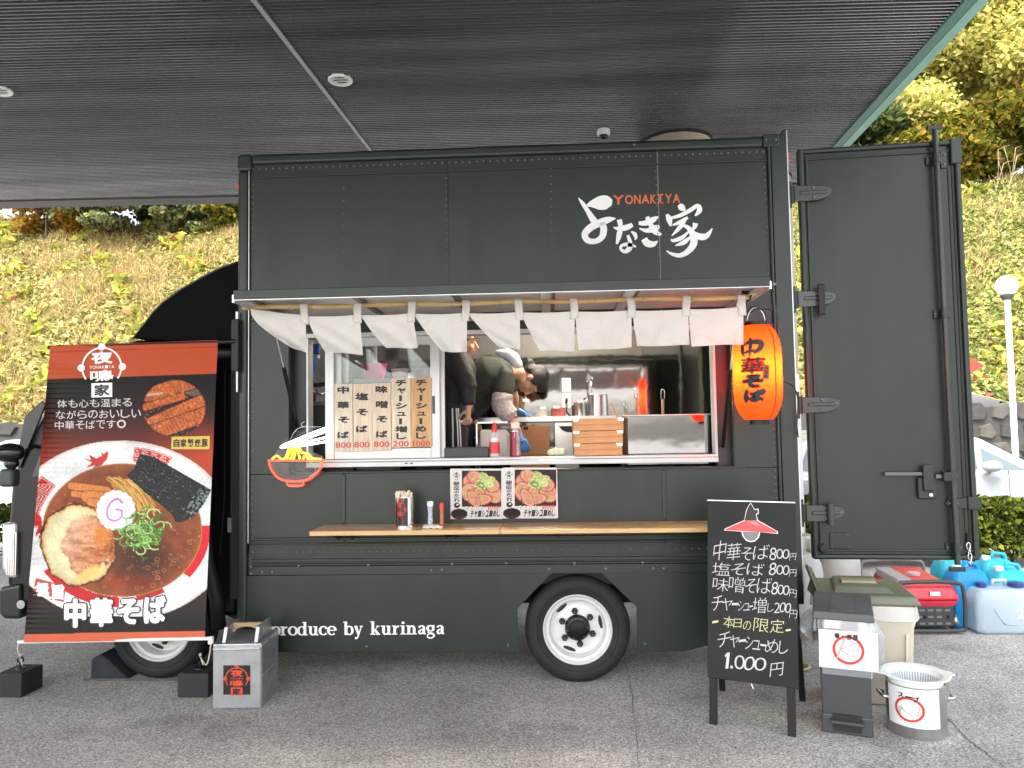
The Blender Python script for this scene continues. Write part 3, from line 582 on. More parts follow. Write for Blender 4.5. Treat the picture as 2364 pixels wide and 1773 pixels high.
px = MB(); px.prism([(XBR+.022, -.02, Z_S+.3), (BX1, -.02, Z_S+.3), (BX1, -.02, Z_RT+.035), (BX1-.02, -.02, Z_RT+.035), (BX1-.05, -.02, Z_RT-.02), (XBR+.022, -.02, Z_RT-.02)], (0, .12, 0)); px.build('corner_post', green2, tr, bevel=.004)
MB().tube([(XBR+.008, -.012, Z_L2), (XBR+.008, -.012, Z_RB)], .011, 10).build('edge_bead', green2, tr, smooth=40)
MB().box((BX1-.004, -.021, Z_S+.35), (BX1+.002, .0, Z_RT+.03)).build('post_edge', alu, tr)
for (z0, z1, y) in ((.945, .962, -.016), (.918, .93, -.010), (.80, .822, -.014), (.776, .79, -.010)): MB().box((BX0+.085, y, z0), (BX1-.13, .016, z1)).build('moulding', green2, tr, bevel=.005)
panel('rivet_strip', XBL, XBR, .832, .908, -.003, .016); panel('waist_strip', BX0+.08, BX1-.02, Z_L1, .773, -.006, .014, green2)
MB().box((BX0+.085, -.012, 3.405), (BX1-.13, -.0006, 3.418)).build('moulding', green2, tr, bevel=.004)
def rivets(pts, r=.0055, m=green2, y=0.0):
    mb = MB(); r *= 1.2
    for x, z in pts: mb.lathe([(r, 0), (r*.85, -r*.55), (r*.3, -r*.8)], (x, y, z), (0, 1, 0), 8)
    o = mb.build('rivets', m, tr, smooth=True); o['kind'] = 'stuff'; return o
rv = mat('rivet paint highlight', (.11, .125, .115), .22)  # paler than the body paint: rivet highlights put into the colour
n = 74; rivets([(XBL+.02+(XBR-XBL-.04)*i/n, 3.47) for i in range(n+1)], .0068, rv)
for x in (XBL+.02,): rivets([(x, z) for z in np.arange(.83, 3.45, .0445)], .0055, rv)
rivets([(XBR-.02, z) for z in np.arange(.83, 3.45, .0445)], .006, rv)
for x, st in ((S(794, 500).x, .089), (S(1273, 500).x, .052)): rivets([(x, z) for z in np.arange(2.52, 3.44, st)], .006, rv)
for x in seams: rivets([(x-.012, z) for z in np.arange(2.47, 3.44, .047)], .006, rv)
rivets([(XBL+.03+(XBR-XBL-.06)*i/70, .868) for i in range(71)], .006, rv, -.003)
rivets([(S(*q6(a, b_)).x, S(*q6(a, b_)).z) for a, b_ in ((62, 800), (62, 848), (390, 795), (140, 838), (208, 838), (870, 790), (1305, 825), (1378, 822), (1447, 780), (1822, 776), (2115, 818))], .010, rv, -.006)
rivets([(S(1160+a*.2441, 1280+b_*.2441).x, S(1160+a*.2441, 1280+b_*.2441).z) for a, b_ in ((38, 80), (440, 135), (682, 78), (975, 130), (1325, 73), (1425, 128), (1525, 128))], .010, rv, -.006)
rivets([(S(1463, 331).x, 3.54), (BX1-.075, 3.54), (BX1-.14, 3.54)], .008, rv, -.026)
# skirts
def poly(name, pts, m=green, y=-.004, d=.02, par=None, bev=.002): return MB().prism([(p[0], y, p[1]) for p in pts], (0, d, 0)).build(name, m, par or tr, bevel=bev)
sk = lambda x, y: (S(x, y).x, S(x, y).z)
poly('skirt', [(BX0+.01, Z_L1-.004), (BX0+.01, Z_S), (S(1197, 1502).x, Z_S), sk(1195, 1404), sk(1274, 1323)])
poly('skirt', [sk(1387, 1322), sk(1470, 1401), (S(1472, 1501).x, Z_S), (S(1580, 1502).x, Z_S), (S(1629, 1491).x, Z_S+.035), (BX1-.05, Z_S+.14), (BX1-.05, Z_L1-.004)])
rivets([(S(*q6(858, 1352)).x, S(*q6(858, 1352)).z), (S(*q6(1833, 1342)).x, S(*q6(1833, 1342)).z), (S(1160+1350*.2441, 1280+845*.2441).x, S(1160+1350*.2441, 1280+845*.2441).z)], .008, rv, -.004)
# box shell and kitchen lining
FZ = .86
MB().box((BX0, .02, 3.47), (BX1, TW, 3.57)).build('roof', green, tr, bevel=.02); MB().box((BX0, .021, .72), (BX1-.002, TW, FZ)).build('floor', mat('checker floor', (.12, .12, .12), .5, .3), tr)
MB().box((BX0, .12, FZ), (BX0+.06, TW, 3.47)).build('front_wall', green, tr); MB().box((BX0+.06, TW-.05, FZ), (BX1, TW, 3.47)).build('far_wall', green, tr)
wallx = [BX0+.065, S(1459, 880).x+.30, BX1-.01]
for a, b_ in zip(wallx[:-1], wallx[1:]): MB().box((a+.001, TW-.062, FZ+.002), (b_-.001, TW-.052, 3.1)).build('wall_sheet', steel, tr)
MB().box((BX0+.062, .14, FZ+.002), (BX0+.07, TW-.07, 3.1)).build('wall_sheet', steelr, tr)
MB().box((BX0+.07, .03, 3.1), (BX1, TW-.055, 3.13)).build('kitchen_ceiling', mat('cream ceiling', (.55, .54, .5), .5), tr)
MB().box((BX1-.10, .20, FZ+.002), (BX1-.06, 1.0, 3.09)).build('kitchen_partition', steelr, tr)
for x in (BX0+.2,): MB().box((x, .019, Z_W0+.02), (XOL-.01, .03, 3.1)).build('inner_lining', mat('grey lining', (.5, .5, .49), .5), tr)
MB().box((BX0+.1, .019, 2.46), (BX1-.1, .03, 3.1)).build('inner_lining', MATS['grey lining'], tr)
# chassis, wheels
MB().box((-3.55, .45, .42), (BX1, .55, .62)).build('chassis_rail', blackm, tr); MB().box((-3.55, 1.35, .42), (BX1, 1.45, .62)).build('chassis_rail', blackm, tr)
MB().box((-1.9, .55, .30), (-.6, 1.3, .66)).build('under_tank', blackm, tr, bevel=.03); MB().box((.62, .3, .36), (1.1, 1.4, .68)).build('rear_underframe', blackm, tr, bevel=.02)
MB().box((-.30, .12, .62), (.60, TW-.1, .70)).build('wheel_arch', blackm, tr)
def wheel(x, y, yaw_label=None, far=False):
    R_, r_ = .3465, .222; c = (x, y, R_-.006)
    ty = MB().lathe([(r_-.01, .0), (r_+.004, -.008), (r_+.02, -.012), (r_+.05, -.028), (r_+.085, -.030), (R_-.02, -.016), (R_-.004, .004), (R_, .02), (R_, .17), (R_-.02, .2), (r_, .2)], c, (0, 1, 0), 56, cap=False).build('tyre', tyrem, tr, smooth=50)
    for rr in (.262, .30): MB().lathe([(rr, -.0292), (rr+.002, -.0325), (rr+.004, -.0298)], c, (0, 1, 0), 56, cap=False).build('sidewall_ring', tyrem, ty, smooth=True)
    rim = MB().lathe([(r_+.006, -.012), (r_, -.020), (r_-.008, -.014), (r_-.014, .004), (r_-.032, .012), (r_-.036, .03), (r_-.042, .046), (r_-.046, .075), (r_-.064, .082), (.14, .080), (.085, .060), (.075, .058), (.07, .09)], c, (0, 1, 0), 56, cap=False).build('rim', whitep, tr, smooth=35)
    for k in range(3):
        a = math.radians(-110+k*120); d = Vector((math.cos(a), 0, math.sin(a))); t_ = Vector((-d.z, 0, d.x)); p = Vector(c)+d*.158+Vector((0, .0775, 0))
        MB().prism([p+t_*.045*math.cos(w)+d*.014*math.sin(w) for w in [2*math.pi*i/14 for i in range(14)]], (0, .006, 0)).build('rim_slot', blackm, rim)
    for k in range(6):
        a = math.radians(98+k*60); p = (x+.108*math.cos(a), y+.052, c[2]+.108*math.sin(a))
        MB().lathe([(.0225, 0), (.022, -.016), (.017, -.022)], p, (0, 1, 0), 6).build('lug_nut', blackm, rim, bevel=.001); MB().lathe([(.009, -.02), (.008, -.034)], p, (0, 1, 0), 8).build('stud', darkgrey, rim)
    h = MB().lathe([(.083, .055), (.083, .03), (.075, .016), (.055, .012), (.052, -.004), (.02, -.008), (.001, -.008)], c, (0, 1, 0), 28, cap=False).build('hub', blackp, tr, smooth=35)
    for k in range(6):
        a = math.radians(68+k*60); MB().lathe([(.008, 0), (.007, -.006)], (x+.066*math.cos(a), y+.016, c[2]+.066*math.sin(a)), (0, 1, 0), 6).build('hub_bolt', darkgrey, h)
wheel(.150, .055); wheel(S(352, 1455).x-.02, .13)
for x in (.15, -2.75): MB().lathe([(.1, 0), (.33, 0), (.3465, .03), (.3465, .17), (.33, .2), (.1, .2)], (x, TW-.25, .34), (0, 1, 0), 30).build('far_tyre', tyrem, tr, smooth=40)
MB().tube([(.15, .2, .34), (.15, TW-.2, .34)], .05, 10).build('axle', blackm, tr)
# ---- serving window: recess, frame, sashes
REC = mat('recess paint', (.018, .021, .019), .4); YF = .10
MB().box((XOL-.004, .02, Z_W0), (XOL, YF+.05, Z_A)).build('jamb', green2, tr); MB().box((XOR, .02, Z_W0), (XOR+.004, YF+.05, Z_A)).build('jamb', green2, tr)
wx0, wx1 = PY(709, 900, YF).x, PY(1652, 900, YF).x; wz0, wz1 = PY(1200, 1073, YF).z, PY(1200, 770, YF).z
MB().box((XOL, YF, Z_W0), (wx0, YF+.03, Z_A)).build('recess_panel', REC, tr); MB().box((wx1, YF, Z_W0), (XOR, YF+.03, Z_A)).build('recess_panel', REC, tr)
MB().box((wx0, YF, wz1+.03), (wx1, YF+.03, Z_A)).build('recess_panel', REC, tr)
MB().box((XOL, .0, Z_W0-.012), (XOR, YF+.03, Z_W0)).build('recess_sill', green2, tr, bevel=.003)
fr = MB()
MB().box((wx0, YF-.03, wz0), (wx1, YF+.10, wz0+.035)).build('window_sill', alusash, tr, bevel=.004); MB().box((wx0+.01, YF-.012, wz0+.035), (wx1-.01, YF+.09, wz0+.052)).build('sill_track', alusash, tr, bevel=.003)
MB().box((wx0, YF-.02, wz1), (wx1, YF+.09, wz1+.03)).build('window_head', alusash, tr, bevel=.003)
MB().box((wx0, YF-.02, wz0+.036), (wx0+.014, YF+.09, wz1)).build('window_jamb', alusash, tr, bevel=.002); MB().box((wx1-.016, YF-.02, wz0+.036), (wx1, YF+.09, wz1)).build('window_jamb', alusash, tr, bevel=.002)
gl = glass('window glass', (.93, .95, .95), .01, .8)
def sash(xa, xb, y, z0, z1, w=.062):
    s_ = MB(); s_.box((xa, y, z0), (xa+w, y+.028, z1)); s_.box((xb-w, y, z0), (xb, y+.028, z1)); s_.box((xa+w, y+.001, z0), (xb-w, y+.027, z0+.07)); s_.box((xa+w, y+.001, z1-.06), (xb-w, y+.027, z1))
    o = s_.build('window_sash', alusash, tr, bevel=.003); MB().box((xa+w-.005, y+.011, z0+.065), (xb-w+.005, y+.016, z1-.055)).build('pane', gl, o)
    MB().box((xb-w+.012, y-.004, z0+.3), (xb-w+.03, y+.001, z0+.42)).build('pull', darkgrey, o)
sx0, sx1 = PY(751, 900, YF).x, PY(1015, 900, YF).x; sash(sx0, sx1, YF-.008, wz0+.054, wz1-.002); sash(sx0+.04, sx1+.028, YF+.034, wz0+.054, wz1-.002)
for i, x in enumerate((q3(1265, 0)[0], q3(1325, 0)[0], q3(1365, 0)[0])): MB().box((PY(x, 1063, YF).x-.008, YF-.034, wz0+.018), (PY(x, 1063, YF).x+.010, YF-.029, wz0+.026)).build('drain_cap', blackm if i else wht, tr)
# ---- awning
YA = -.86; aw = [XOL-.02, XOR+.02]; Z_AW = PY(1150, 665, YA).z
MB().box((aw[0], YA, Z_AW-.028), (aw[1], YA+.02, Z_AW+.026)).build('awning_lip', green, tr, bevel=.003)
MB().box((aw[0]+.004, YA-.003, Z_AW-.032), (aw[1]-.004, YA+.016, Z_AW-.0285)).build('awning_edge', alu, tr)
def aq(x, y, dz=0): t = (y-YA)/(0-YA); return Vector((x, y, Z_AW+(Z_A-Z_AW)*t*.5+dz))
MB().add([aq(aw[0], YA+.02, .025), aq(aw[1], YA+.02, .025), aq(aw[1], 0, .06), aq(aw[0], 0, .06)], [(0, 1, 2, 3)]).build('awning_top', green, tr, solid=.006)
aul = mat('awning lining', (.66, .65, .64), .30, .45, var=.2, vscale=4, bump=.04, bscale=4)
xsm = [aw[0]+.02, PY(840, 690, -.4).x, PY(1050, 690, -.4).x, PY(1260, 690, -.4).x, PY(1440, 690, -.4).x, aw[1]-.02]
for a, b_ in zip(xsm[:-1], xsm[1:]): MB().add([aq(a, YA+.02), aq(b_, YA+.02), aq(b_, -.01, .02), aq(a, -.01, .02)], [(0, 1, 2, 3)]).build('awning_lining_panel', aul, tr, solid=.004)
for x in xsm:
    MB().obox(aq(x, YA/2, -.008), (.03, 0, 0), (0, -YA/2-.012, .02*.5*(Z_A-Z_AW)), (0, 0, .01)).build('awning_rib', alusash, tr, bevel=.003)
    MB().obox(aq(x+.045, YA/2, -.004), (.010, 0, 0), (0, -YA/2-.012, .02*.5*(Z_A-Z_AW)), (0, 0, .007)).build('awning_rib', mat('dark slot', (.12, .12, .12), .4, .5), tr)
MB().obox(aq((aw[0]+aw[1])/2, YA+.045, -.002), ((aw[1]-aw[0])/2-.01, 0, 0), (0, .012, 0), (0, 0, .012)).build('awning_front_rail', alu, tr)
for x in aw: MB().obox(aq(x, YA/2, -.010), (.006, 0, 0), (0, -YA/2, .0), (0, 0, .022)).build('awning_side_trim', alu, tr)
for xj, s_ in ((XOL+.03, 1), (XOR-.05, -1)):
    a = Vector((xj, -.42, Z_AW-.03)); b_ = Vector((xj+.01*s_, .06, PY(1100, 985 if s_ > 0 else 1040, .06).z)); m_ = a.lerp(b_, .45)
    st_ = MB().tube([m_, b_], .013, 10).build('gas_strut', blackp, tr, smooth=40); MB().tube([a, m_], .006, 8).build('strut_rod', chrome, st_, smooth=40)
# ---- counter shelf
SY = -.34; shz = PY(714, 1227, SY).z; wood = mat('laminated wood', (.62, .40, .17), .22, var=.5, vscale=7, stretch=(.8, 14, 14), col2=(.48, .28, .10), coat=.4)
sl, sm_, sr = PY(714, 1227, SY).x, PY(1154, 1220, SY).x, PY(1640, 1212, SY).x+.20
for a, b_ in ((sl, sm_-.0015), (sm_+.0015, sr)):
    mb = MB(); mb.prism([(a, SY, shz), (b_, SY, shz), (b_, -.01, shz), (a, -.01, shz)], (0, 0, -.028)); o = mb.build('counter_board', wood, tr, bevel=.003)
for px_ in (600, 700, 1378, 1435, 2170): x = PY(*q6(px_, 590), -.2).x; MB().prism([(x, -.01, shz-.03), (x, -.22, shz-.03), (x, -.2, shz-.042), (x, -.01, shz-.10)], (.012, 0, 0)).build('shelf_bracket', darkgrey, tr)
# ---- rear door, swung open in line with the side
H0 = Vector((1.664, .0, 0)); dv = (Vector((2.70, -.085, 0))-H0).normalized(); DWD = (PY(2258, 1200, -.085)-H0).x; dn = Vector((dv.y, -dv.x, 0)); DZ0, DZ1 = .795, 3.475
def D(u, z, o=0): return H0+dv*u+dn*o+Vector((0, 0, z))
def dbox(name, u0, u1, z0, z1, o0, o1, m=green2, bev=.003, par=None):
    return MB().obox(D((u0+u1)/2, (z0+z1)/2, (o0+o1)/2), dv*((u1-u0)/2), dn*((o1-o0)/2), (0, 0, (z1-z0)/2)).build(name, m, par or tr, bevel=bev)
door = dbox('rear_door', .03, DWD-.03, DZ0+.03, DZ1-.03, -.04, -.003, green)
dbox('door_frame', 0, .035, DZ0, DZ1, -.045, .022, par=door, bev=.014); dbox('door_frame', .045, .062, DZ0+.05, DZ1-.05, -.01, .012, par=door, bev=.006)
dbox('door_frame', .0, DWD, DZ0, DZ0+.032, -.044, .018, par=door, bev=.012); dbox('door_frame', .0, DWD, DZ1-.032, DZ1, -.044, .018, par=door, bev=.012); dbox('door_frame', .04, DWD-.03, DZ1-.075, DZ1-.062, -.01, .009, par=door, bev=.004)
dbox('door_frame', DWD-.034, DWD, DZ0, DZ1, -.045, .02, par=door, bev=.012); dbox('door_frame', .04, DWD-.03, DZ0+.05, DZ0+.062, -.01, .009, par=door, bev=.004)
dbox('door_seal', DWD-.075, DWD-.066, DZ0+.03, DZ1-.04, -.01, .003, blackm, .001, door); dbox('door_seal', DWD-.052, DWD-.046, DZ0+.03, DZ1-.04, -.01, .003, blackm, .001, door)
dbox('corner_plate', DWD-.06, DWD+.008, DZ1-.16, DZ1+.008, .0, .026, par=door, bev=.008); dbox('corner_tab', DWD-.115, DWD-.075, DZ1-.18, DZ1-.07, -.002, .008, par=door)
def doorz(px, py): p = PP(px, py, H0, dn); return (p-H0).dot(dv), p.z
def bolt(u, z, o, r=.009, par=door): MB().lathe([(r, 0), (r*.9, r*.5), (r*.3, r*.8)], D(u, z, o), dn, 8).build('bolt', rv, par, smooth=True)
for u, z in ((DWD-.095, DZ1-.095), (DWD-.095, DZ1-.155)): bolt(u, z, .008)
for i, py in enumerate((447, 690, 934, 1183)):
    z = doorz(1880, py)[1]; prof = [(-.035, z-.055), (.02, z-.055), (.11, z-.052), (.17, z-.035), (.20, z-.005), (.20, z+.02), (.18, z+.035), (.11, z+.045), (.02, z+.05), (-.035, z+.05)]
    hg = MB().prism([D(u, q, .022) for u, q in prof], dn*.010).build('hinge', mat('hinge paint', (.05, .057, .053), .25, .2), door, bevel=.004)
    MB().tube([D(-.045, z-.06, .012), D(-.045, z+.055, .012)], .016, 10).build('hinge_pin', green2, hg, smooth=40); dbox('hinge_rib', .0, .17, z-.012, z+.012, .03, .042, MATS['hinge paint'], .006, hg)
    for u, q in ((.085, z-.033), (.085, z+.03), (.175, z+.005)): bolt(u, q, .034, .010, hg)
    MB().box((BX1-.003, -.018, z-.09), (BX1+.02, .006, z+.085)).build('hinge_bracket', green2, hg, bevel=.003)
u, z = doorz(1890, 695); dbox('door_catch', u-.02, u+.022, z-.10, z+.10, .05, .075, blackp, .006, door); u, z = doorz(1913, 1184); MB().tube([D(u, z-.07, .05), D(u, z+.065, .05)], .022, 12).build('door_bumper', darkgrey, door, smooth=40)
# lock bar with its clamps
ut, ub = doorz(2153, 340)[0], doorz(2202, 1270)[0]; zt, zb = DZ1+.06, DZ0-.02; um = lambda z: ub+(ut-ub)*(z-zb)/(zt-zb)
bar = MB().tube([D(um(zb), zb, .045), D(um(zt), zt, .045)], .0175, 14).build('lock_bar', mat('bar paint', (.026, .03, .028), .25), door, smooth=40)
for py in (370, 725, 1097, 1263):
    z = doorz(2175, py)[1]; u = um(z); c_ = dbox('bar_clamp', u-.05, u+.05, z-.028, z+.028, -.001, .012, par=bar); MB().tube([D(u, z-.03, .045), D(u, z+.03, .045)], .024, 12).build('clamp_collar', green2, c_, smooth=40)
    for s_ in (-.038, .038): bolt(u+s_, z, .012, .007, c_)
for zc, zz in ((zt, zt+.012), (zb, zb-.03)): dbox('bar_cam', um(zc)-.05, um(zc)+.04, zz-.012, zz+.014, .03, .06, par=bar)
u, z = doorz(2138, 1100); ha = dbox('door_handle_base', u-.06, u+.05, z-.14, z-.005, .0, .03, par=door, bev=.008); dbox('door_handle_grip', u-.035, u+.03, z-.09, z+.075, .03, .05, par=ha, bev=.012)
MB().lathe([(.011, 0), (.011, .006), (.003, .008)], D(u+.012, z-.115, .03), dn, 10).build('lock_cylinder', chrome, ha); u0, _ = doorz(2040, 1122); dbox('handle_lever', u0, u-.03, z-.012+.02, z+.010+.02, .02, .034, mat('handle paint', (.11, .12, .115), .25, .3), .003, ha); dbox('handle_lever', u+.045, um(z)+.02, z-.012, z+.014, .022, .034, MATS['handle paint'], .003, ha); dbox('lever_clamp', um(z)-.06, um(z)+.0, z-.03, z+.03, .02, .062, par=ha, bev=.008)
z = doorz(2230, 1163)[1]; k_ = MB().prism([D(u, q, .004) for u, q in ((DWD-.19, z), (DWD-.17, z+.025), (DWD-.05, z+.04), (DWD-.05, z-.03), (DWD-.17, z-.02))], dn*.012).build('door_hook', green2, door, bevel=.003); dbox('hook_tab', DWD-.06, DWD+.022, z-.035, z+.045, .012, .028, par=k_, bev=.006)
for u in (DWD-.165, DWD-.12): bolt(u, z+.005, .016, .009, k_)
ua, zt_ = doorz(1914, 1229); ub_, zb_ = doorz(1963, 1267); pl = dbox('cover_plate', ua, ub_, zb_, zt_, -.002, .006, green, .006, door)
for u in (ua+.014, ub_-.014):
    for z in (zt_-.014, zb_+.014): bolt(u, z, .006, .006, pl)
u, z = doorz(1898, 1265); bn = MB().lathe([(.032, 0), (.032, .012), (.022, .02), (.022, .04), (.012, .042)], D(u, z, .0), dn, 18).build('rubber_stop', blackm, door, smooth=40)
u, z = doorz(2232, 1245); ch = MB(); dbox('chain_hook', u-.006, u+.006, z-.03, z+.04, .004, .018, blackp, .004, door)
for k in range(4):
    cc = D(u+.003*k, z-.04-k*.032, .016); a_ = dv if k % 2 == 0 else dn; MB().tube([cc+a_*.011*math.cos(w)+Vector((0, 0, .022*math.sin(w))) for w in [2*math.pi*i/14 for i in range(14)]], .0038, 6, closed=True).build('chain_link', chrome, door, smooth=True)
# marker lamps
MB().box((BX1-.005, .02, 3.40), (BX1+.03, .06, 3.47)).build('marker_lamp', mat('red lamp', (.7, .08, .04), .2), tr, bevel=.01); MB().box((BX0-.02, .0, zx(549, 430)-.018), (BX0+.006, .05, zx(549, 430)+.018)).build('marker_lamp', mat('amber lamp', (.5, .08, .02), .3), tr, bevel=.006)
# ---- cab
CY0, CY1 = .13, 1.72; cz = lambda x, y: (PY(x, y, CY0).x, PY(x, y, CY0).z)
cabp = [cz(547, 795), cz(300, 781), cz(243, 797), cz(165, 822), cz(128, 860), cz(98, 940), cz(60, 1010), cz(38, 1060), cz(21, 1127), cz(12, 1255), cz(12, 1350), cz(60, 1425), cz(205, 1425), cz(222, 1345), cz(280, 1290), cz(425, 1290), cz(485, 1345), cz(500, 1425), cz(547, 1425)]
mb = MB(); n = len(cabp); A = [Vector((x, CY0+max(0, (z-1.6))*.10, z)) for x, z in cabp]; B = [Vector((x, CY1-max(0, (z-1.6))*.10, z)) for x, z in cabp]; mb.add(A+B, [tuple(range(n)), tuple(range(n, 2*n))]+[(i, (i+1) % n, (i+1) % n+n, i+n) for i in range(n)])
cab = mb.build('cab', blackp, tr, bevel=.05, seg=4, smooth=35)
fa = [cz(549, 600), cz(505, 614), cz(461, 636), cz(410, 665), cz(367, 696), cz(345, 718), cz(327, 742), cz(299, 779), cz(549, 800)]
mb = MB(); n = len(fa); mb.prism([(x, CY0+.05, z) for x, z in fa], (0, CY1-CY0-.1, 0)); mb.build('roof_fairing', mat('fairing black', (.0012, .0012, .0013), .6, spec=.08), tr, bevel=.012, smooth=35)
MB().tube([Vector((x, CY0+.052, z)) for x, z in fa[:-1]], .008, 6).build('fairing_edge', mat('edge black', (.03, .03, .03), .3), tr, smooth=True)
g_ = [cz(140, 905), cz(445, 900), cz(445, 1095), cz(75, 1100)]; MB().sheet([(x, CY0+max(0, (z-1.6))*.10-.004, z) for x, z in g_]).build('side_glass', mat('dark glass', (.012, .014, .016), .05), cab)
for x in (470, 520): a = cz(x, 1000); MB().tube([(a[0], CY0-.006, cz(x, 860)[1]), (a[0], CY0-.006, cz(x, 1150)[1]), (a[0]-.03, CY0-.006, cz(x, 1280)[1])], .004, 6).build('door_seam', mat('seam grey', (.03, .03, .032), .4), cab)
MB().box((PY(528, 1215, .06).x, .04, PY(528, 1228, .06).z), (PY(537, 1215, .06).x, .08, PY(528, 1195, .06).z)).build('door_latch', alu, cab)
MB().prism([(PY(60, 925, CY0).x, CY0-.01, PY(60, 960, CY0).z), (PY(98, 925, CY0).x, CY0-.01, PY(98, 925, CY0).z), (PY(106, 935, CY0).x, CY0-.01, PY(106, 935, CY0).z), (PY(48, 1080, CY0).x, CY0-.01, PY(48, 1080, CY0).z), (PY(36, 1075, CY0).x, CY0-.01, PY(36, 1075, CY0).z)], (0, .02, 0)).build('pillar_trim', mat('trim sheen', (.035, .036, .038), .3), cab, bevel=.004)
hl = MB(); h0 = [cz(12, 1207), cz(44, 1205), cz(45, 1335), cz(22, 1332), cz(10, 1310)]; hlo = hl.prism([(x-.012, CY0-.02, z) for x, z in h0], (0, .30, 0)).build('headlight', mat('clear lens', (.62, .64, .66), .1, .5, coat=.6, bump=.5, bscale=30, stretch=(1, 1, .15)), cab, bevel=.02, seg=3, smooth=40)
for k in range(5): x = PY(22+k*5, 1270, CY0).x; MB().box((x-.004, CY0-.026, PY(20, 1325, CY0).z), (x+.004, CY0-.018, PY(20, 1228, CY0).z)).build('lens_rib', chrome, hlo)
b0 = [cz(9, 1355), cz(60, 1345), cz(60, 1428), cz(20, 1428), cz(9, 1415)]; MB().prism([(x-.02, CY0-.03, z) for x, z in b0], (0, CY1-CY0+.06, 0)).build('bumper', green2, cab, bevel=.03, seg=3)
MB().lathe([(.02, 0), (.03, .01)], (PY(50, 1395, CY0-.03).x, CY0-.03, PY(50, 1395, CY0-.03).z), (0, -1, 0), 14).build('bumper_bolt', chrome, cab)
YM = -.16; mi = MB().ball(PY(22, 1045, YM), (.10, .07, .065), 18, 12).build('mirror', mat('mirror housing', (.008, .008, .009), .12), cab, smooth=True)
MB().box(tuple(PY(4, 1124, YM)-Vector((0, .04, 0))), tuple(PY(38, 1082, YM)+Vector((0, .05, 0)))).build('mirror_lower', darkgrey, cab, bevel=.025, seg=4); MB().ball(PY(27, 1070, YM-.02), (.045, .04, .04), 12, 8).build('mirror_pivot', MATS['mirror housing'], cab, smooth=True)
MB().tube([PY(50, 1052, YM), PY(60, 1040, -.02), PY(80, 1030, .14)], .014, 8).build('mirror_arm', blackp, cab, smooth=True)
MB().tube([PY(470, 1215, .1), PY(478, 1300, .1), PY(500, 1380, .12), PY(505, 1450, .14)], .05, 10).build('mud_guard', blackm, cab, smooth=True)
MB().box((-2.18, .05, .55), (-2.12, 1.7, 2.4)).build('cab_back', blackm, tr)
# ---- banner arm brackets on the box corner
for (a, b_) in (((541, 735), (553, 870)), ): MB().box((PY(a[0]-1, 0, -.05).x, -.075, PY(545, 858, -.05).z), (PY(556, 0, -.05).x, -.021, PY(545, 737, -.05).z)).build('arm_bracket', blackm, tr, bevel=.006)
MB().tube([(BX0+.012, -.05, PY(545, 720, -.05).z), (BX0+.012, -.05, PY(545, 905, -.05).z)], .010, 8).build('arm_post', steelr, tr)
# ---- lettering on the body
YL = -.0035; fnL = lambda x, y, o=0: PY(x, y, YL-o)
Q = lambda *a: [tuple((*q5(x, y), w*.3617)) for x, y, w in a]
logo = [Q((208, 205, 14), (240, 196, 46), (290, 190, 88), (335, 185, 84), (368, 188, 34)), Q((152, 157, 4), (180, 192, 24), (215, 245, 30), (240, 285, 40), (262, 318, 44)),
 Q((390, 288, 6), (345, 296, 38), (290, 316, 46), (232, 345, 46), (194, 388, 42), (212, 428, 38), (262, 434, 34), (304, 405, 40), (314, 355, 44), (302, 312, 36)),
 Q((376, 345, 6), (412, 354, 28), (460, 346, 36), (498, 328, 26)), Q((414, 295, 34), (422, 345, 30), (412, 395, 34), (398, 452, 14)), Q((490, 372, 8), (512, 388, 26), (520, 412, 18), (512, 425, 4)), Q((468, 395, 18), (482, 438, 26), (478, 480, 34), (448, 500, 24), (422, 480, 18), (436, 458, 20), (480, 456, 26), (522, 470, 8)),
 Q((538, 318, 22), (580, 318, 34), (630, 296, 36), (662, 278, 10)), Q((542, 352, 8), (590, 366, 28), (645, 350, 40), (668, 335, 14)), Q((590, 278, 26), (612, 322, 30), (640, 372, 34), (682, 392, 14)), Q((572, 418, 40), (592, 446, 46), (630, 452, 36), (656, 434, 10)),
 Q((795, 200, 22), (812, 218, 44), (834, 236, 14)), Q((716, 262, 14), (732, 292, 38), (742, 338, 12)), Q((742, 286, 14), (800, 270, 24), (860, 240, 26), (912, 208, 26), (926, 236, 34), (898, 272, 10)), Q((752, 332, 8), (800, 312, 24), (852, 282, 18)), Q((842, 288, 14), (800, 345, 28), (748, 400, 6)),
 Q((806, 330, 14), (850, 345, 26), (884, 392, 44), (888, 450, 46), (850, 500, 36), (800, 524, 28), (750, 515, 20), (714, 494, 4)), Q((856, 372, 10), (815, 410, 26), (760, 430, 22), (744, 420, 6)), Q((872, 402, 10), (828, 440, 30), (770, 462, 6)), Q((900, 318, 34), (893, 345, 26), (876, 362, 6)), Q((884, 378, 20), (930, 405, 42), (972, 398, 34), (1008, 352, 6))]
strokes(MB(), logo, fnL, 6, .00012).build('brush_logo', whiteink, tr)
y0, y1 = q5(0, 132)[1], q5(0, 196)[1]; cols = [372, 450, 508, 556, 612, 655, 705, 755, 808]; mb = MB()
for i, c_ in enumerate('YONAKIYA'):
    xa, xb = q5(cols[i], 0)[0], q5(cols[i+1]-6, 0)[0]
    if c_ == 'I':
        xm = (xa+xb)/2-1
        for bx in ((xm-2.4, y0, xm+2.4, y1), (xm-7, y0, xm+7, y0+3.5), (xm-7, y1-3.5, xm+7, y1)): mb.sheet([fnL(bx[0], bx[1]), fnL(bx[2], bx[1]), fnL(bx[2], bx[3]), fnL(bx[0], bx[3])])
    else: letters(mb, [(c_, (xa, y0+(3-i*.5), xb, y1+(1-i*.5)))], fnL, .018)
mb.build('orange_lettering', orangeink, tr)
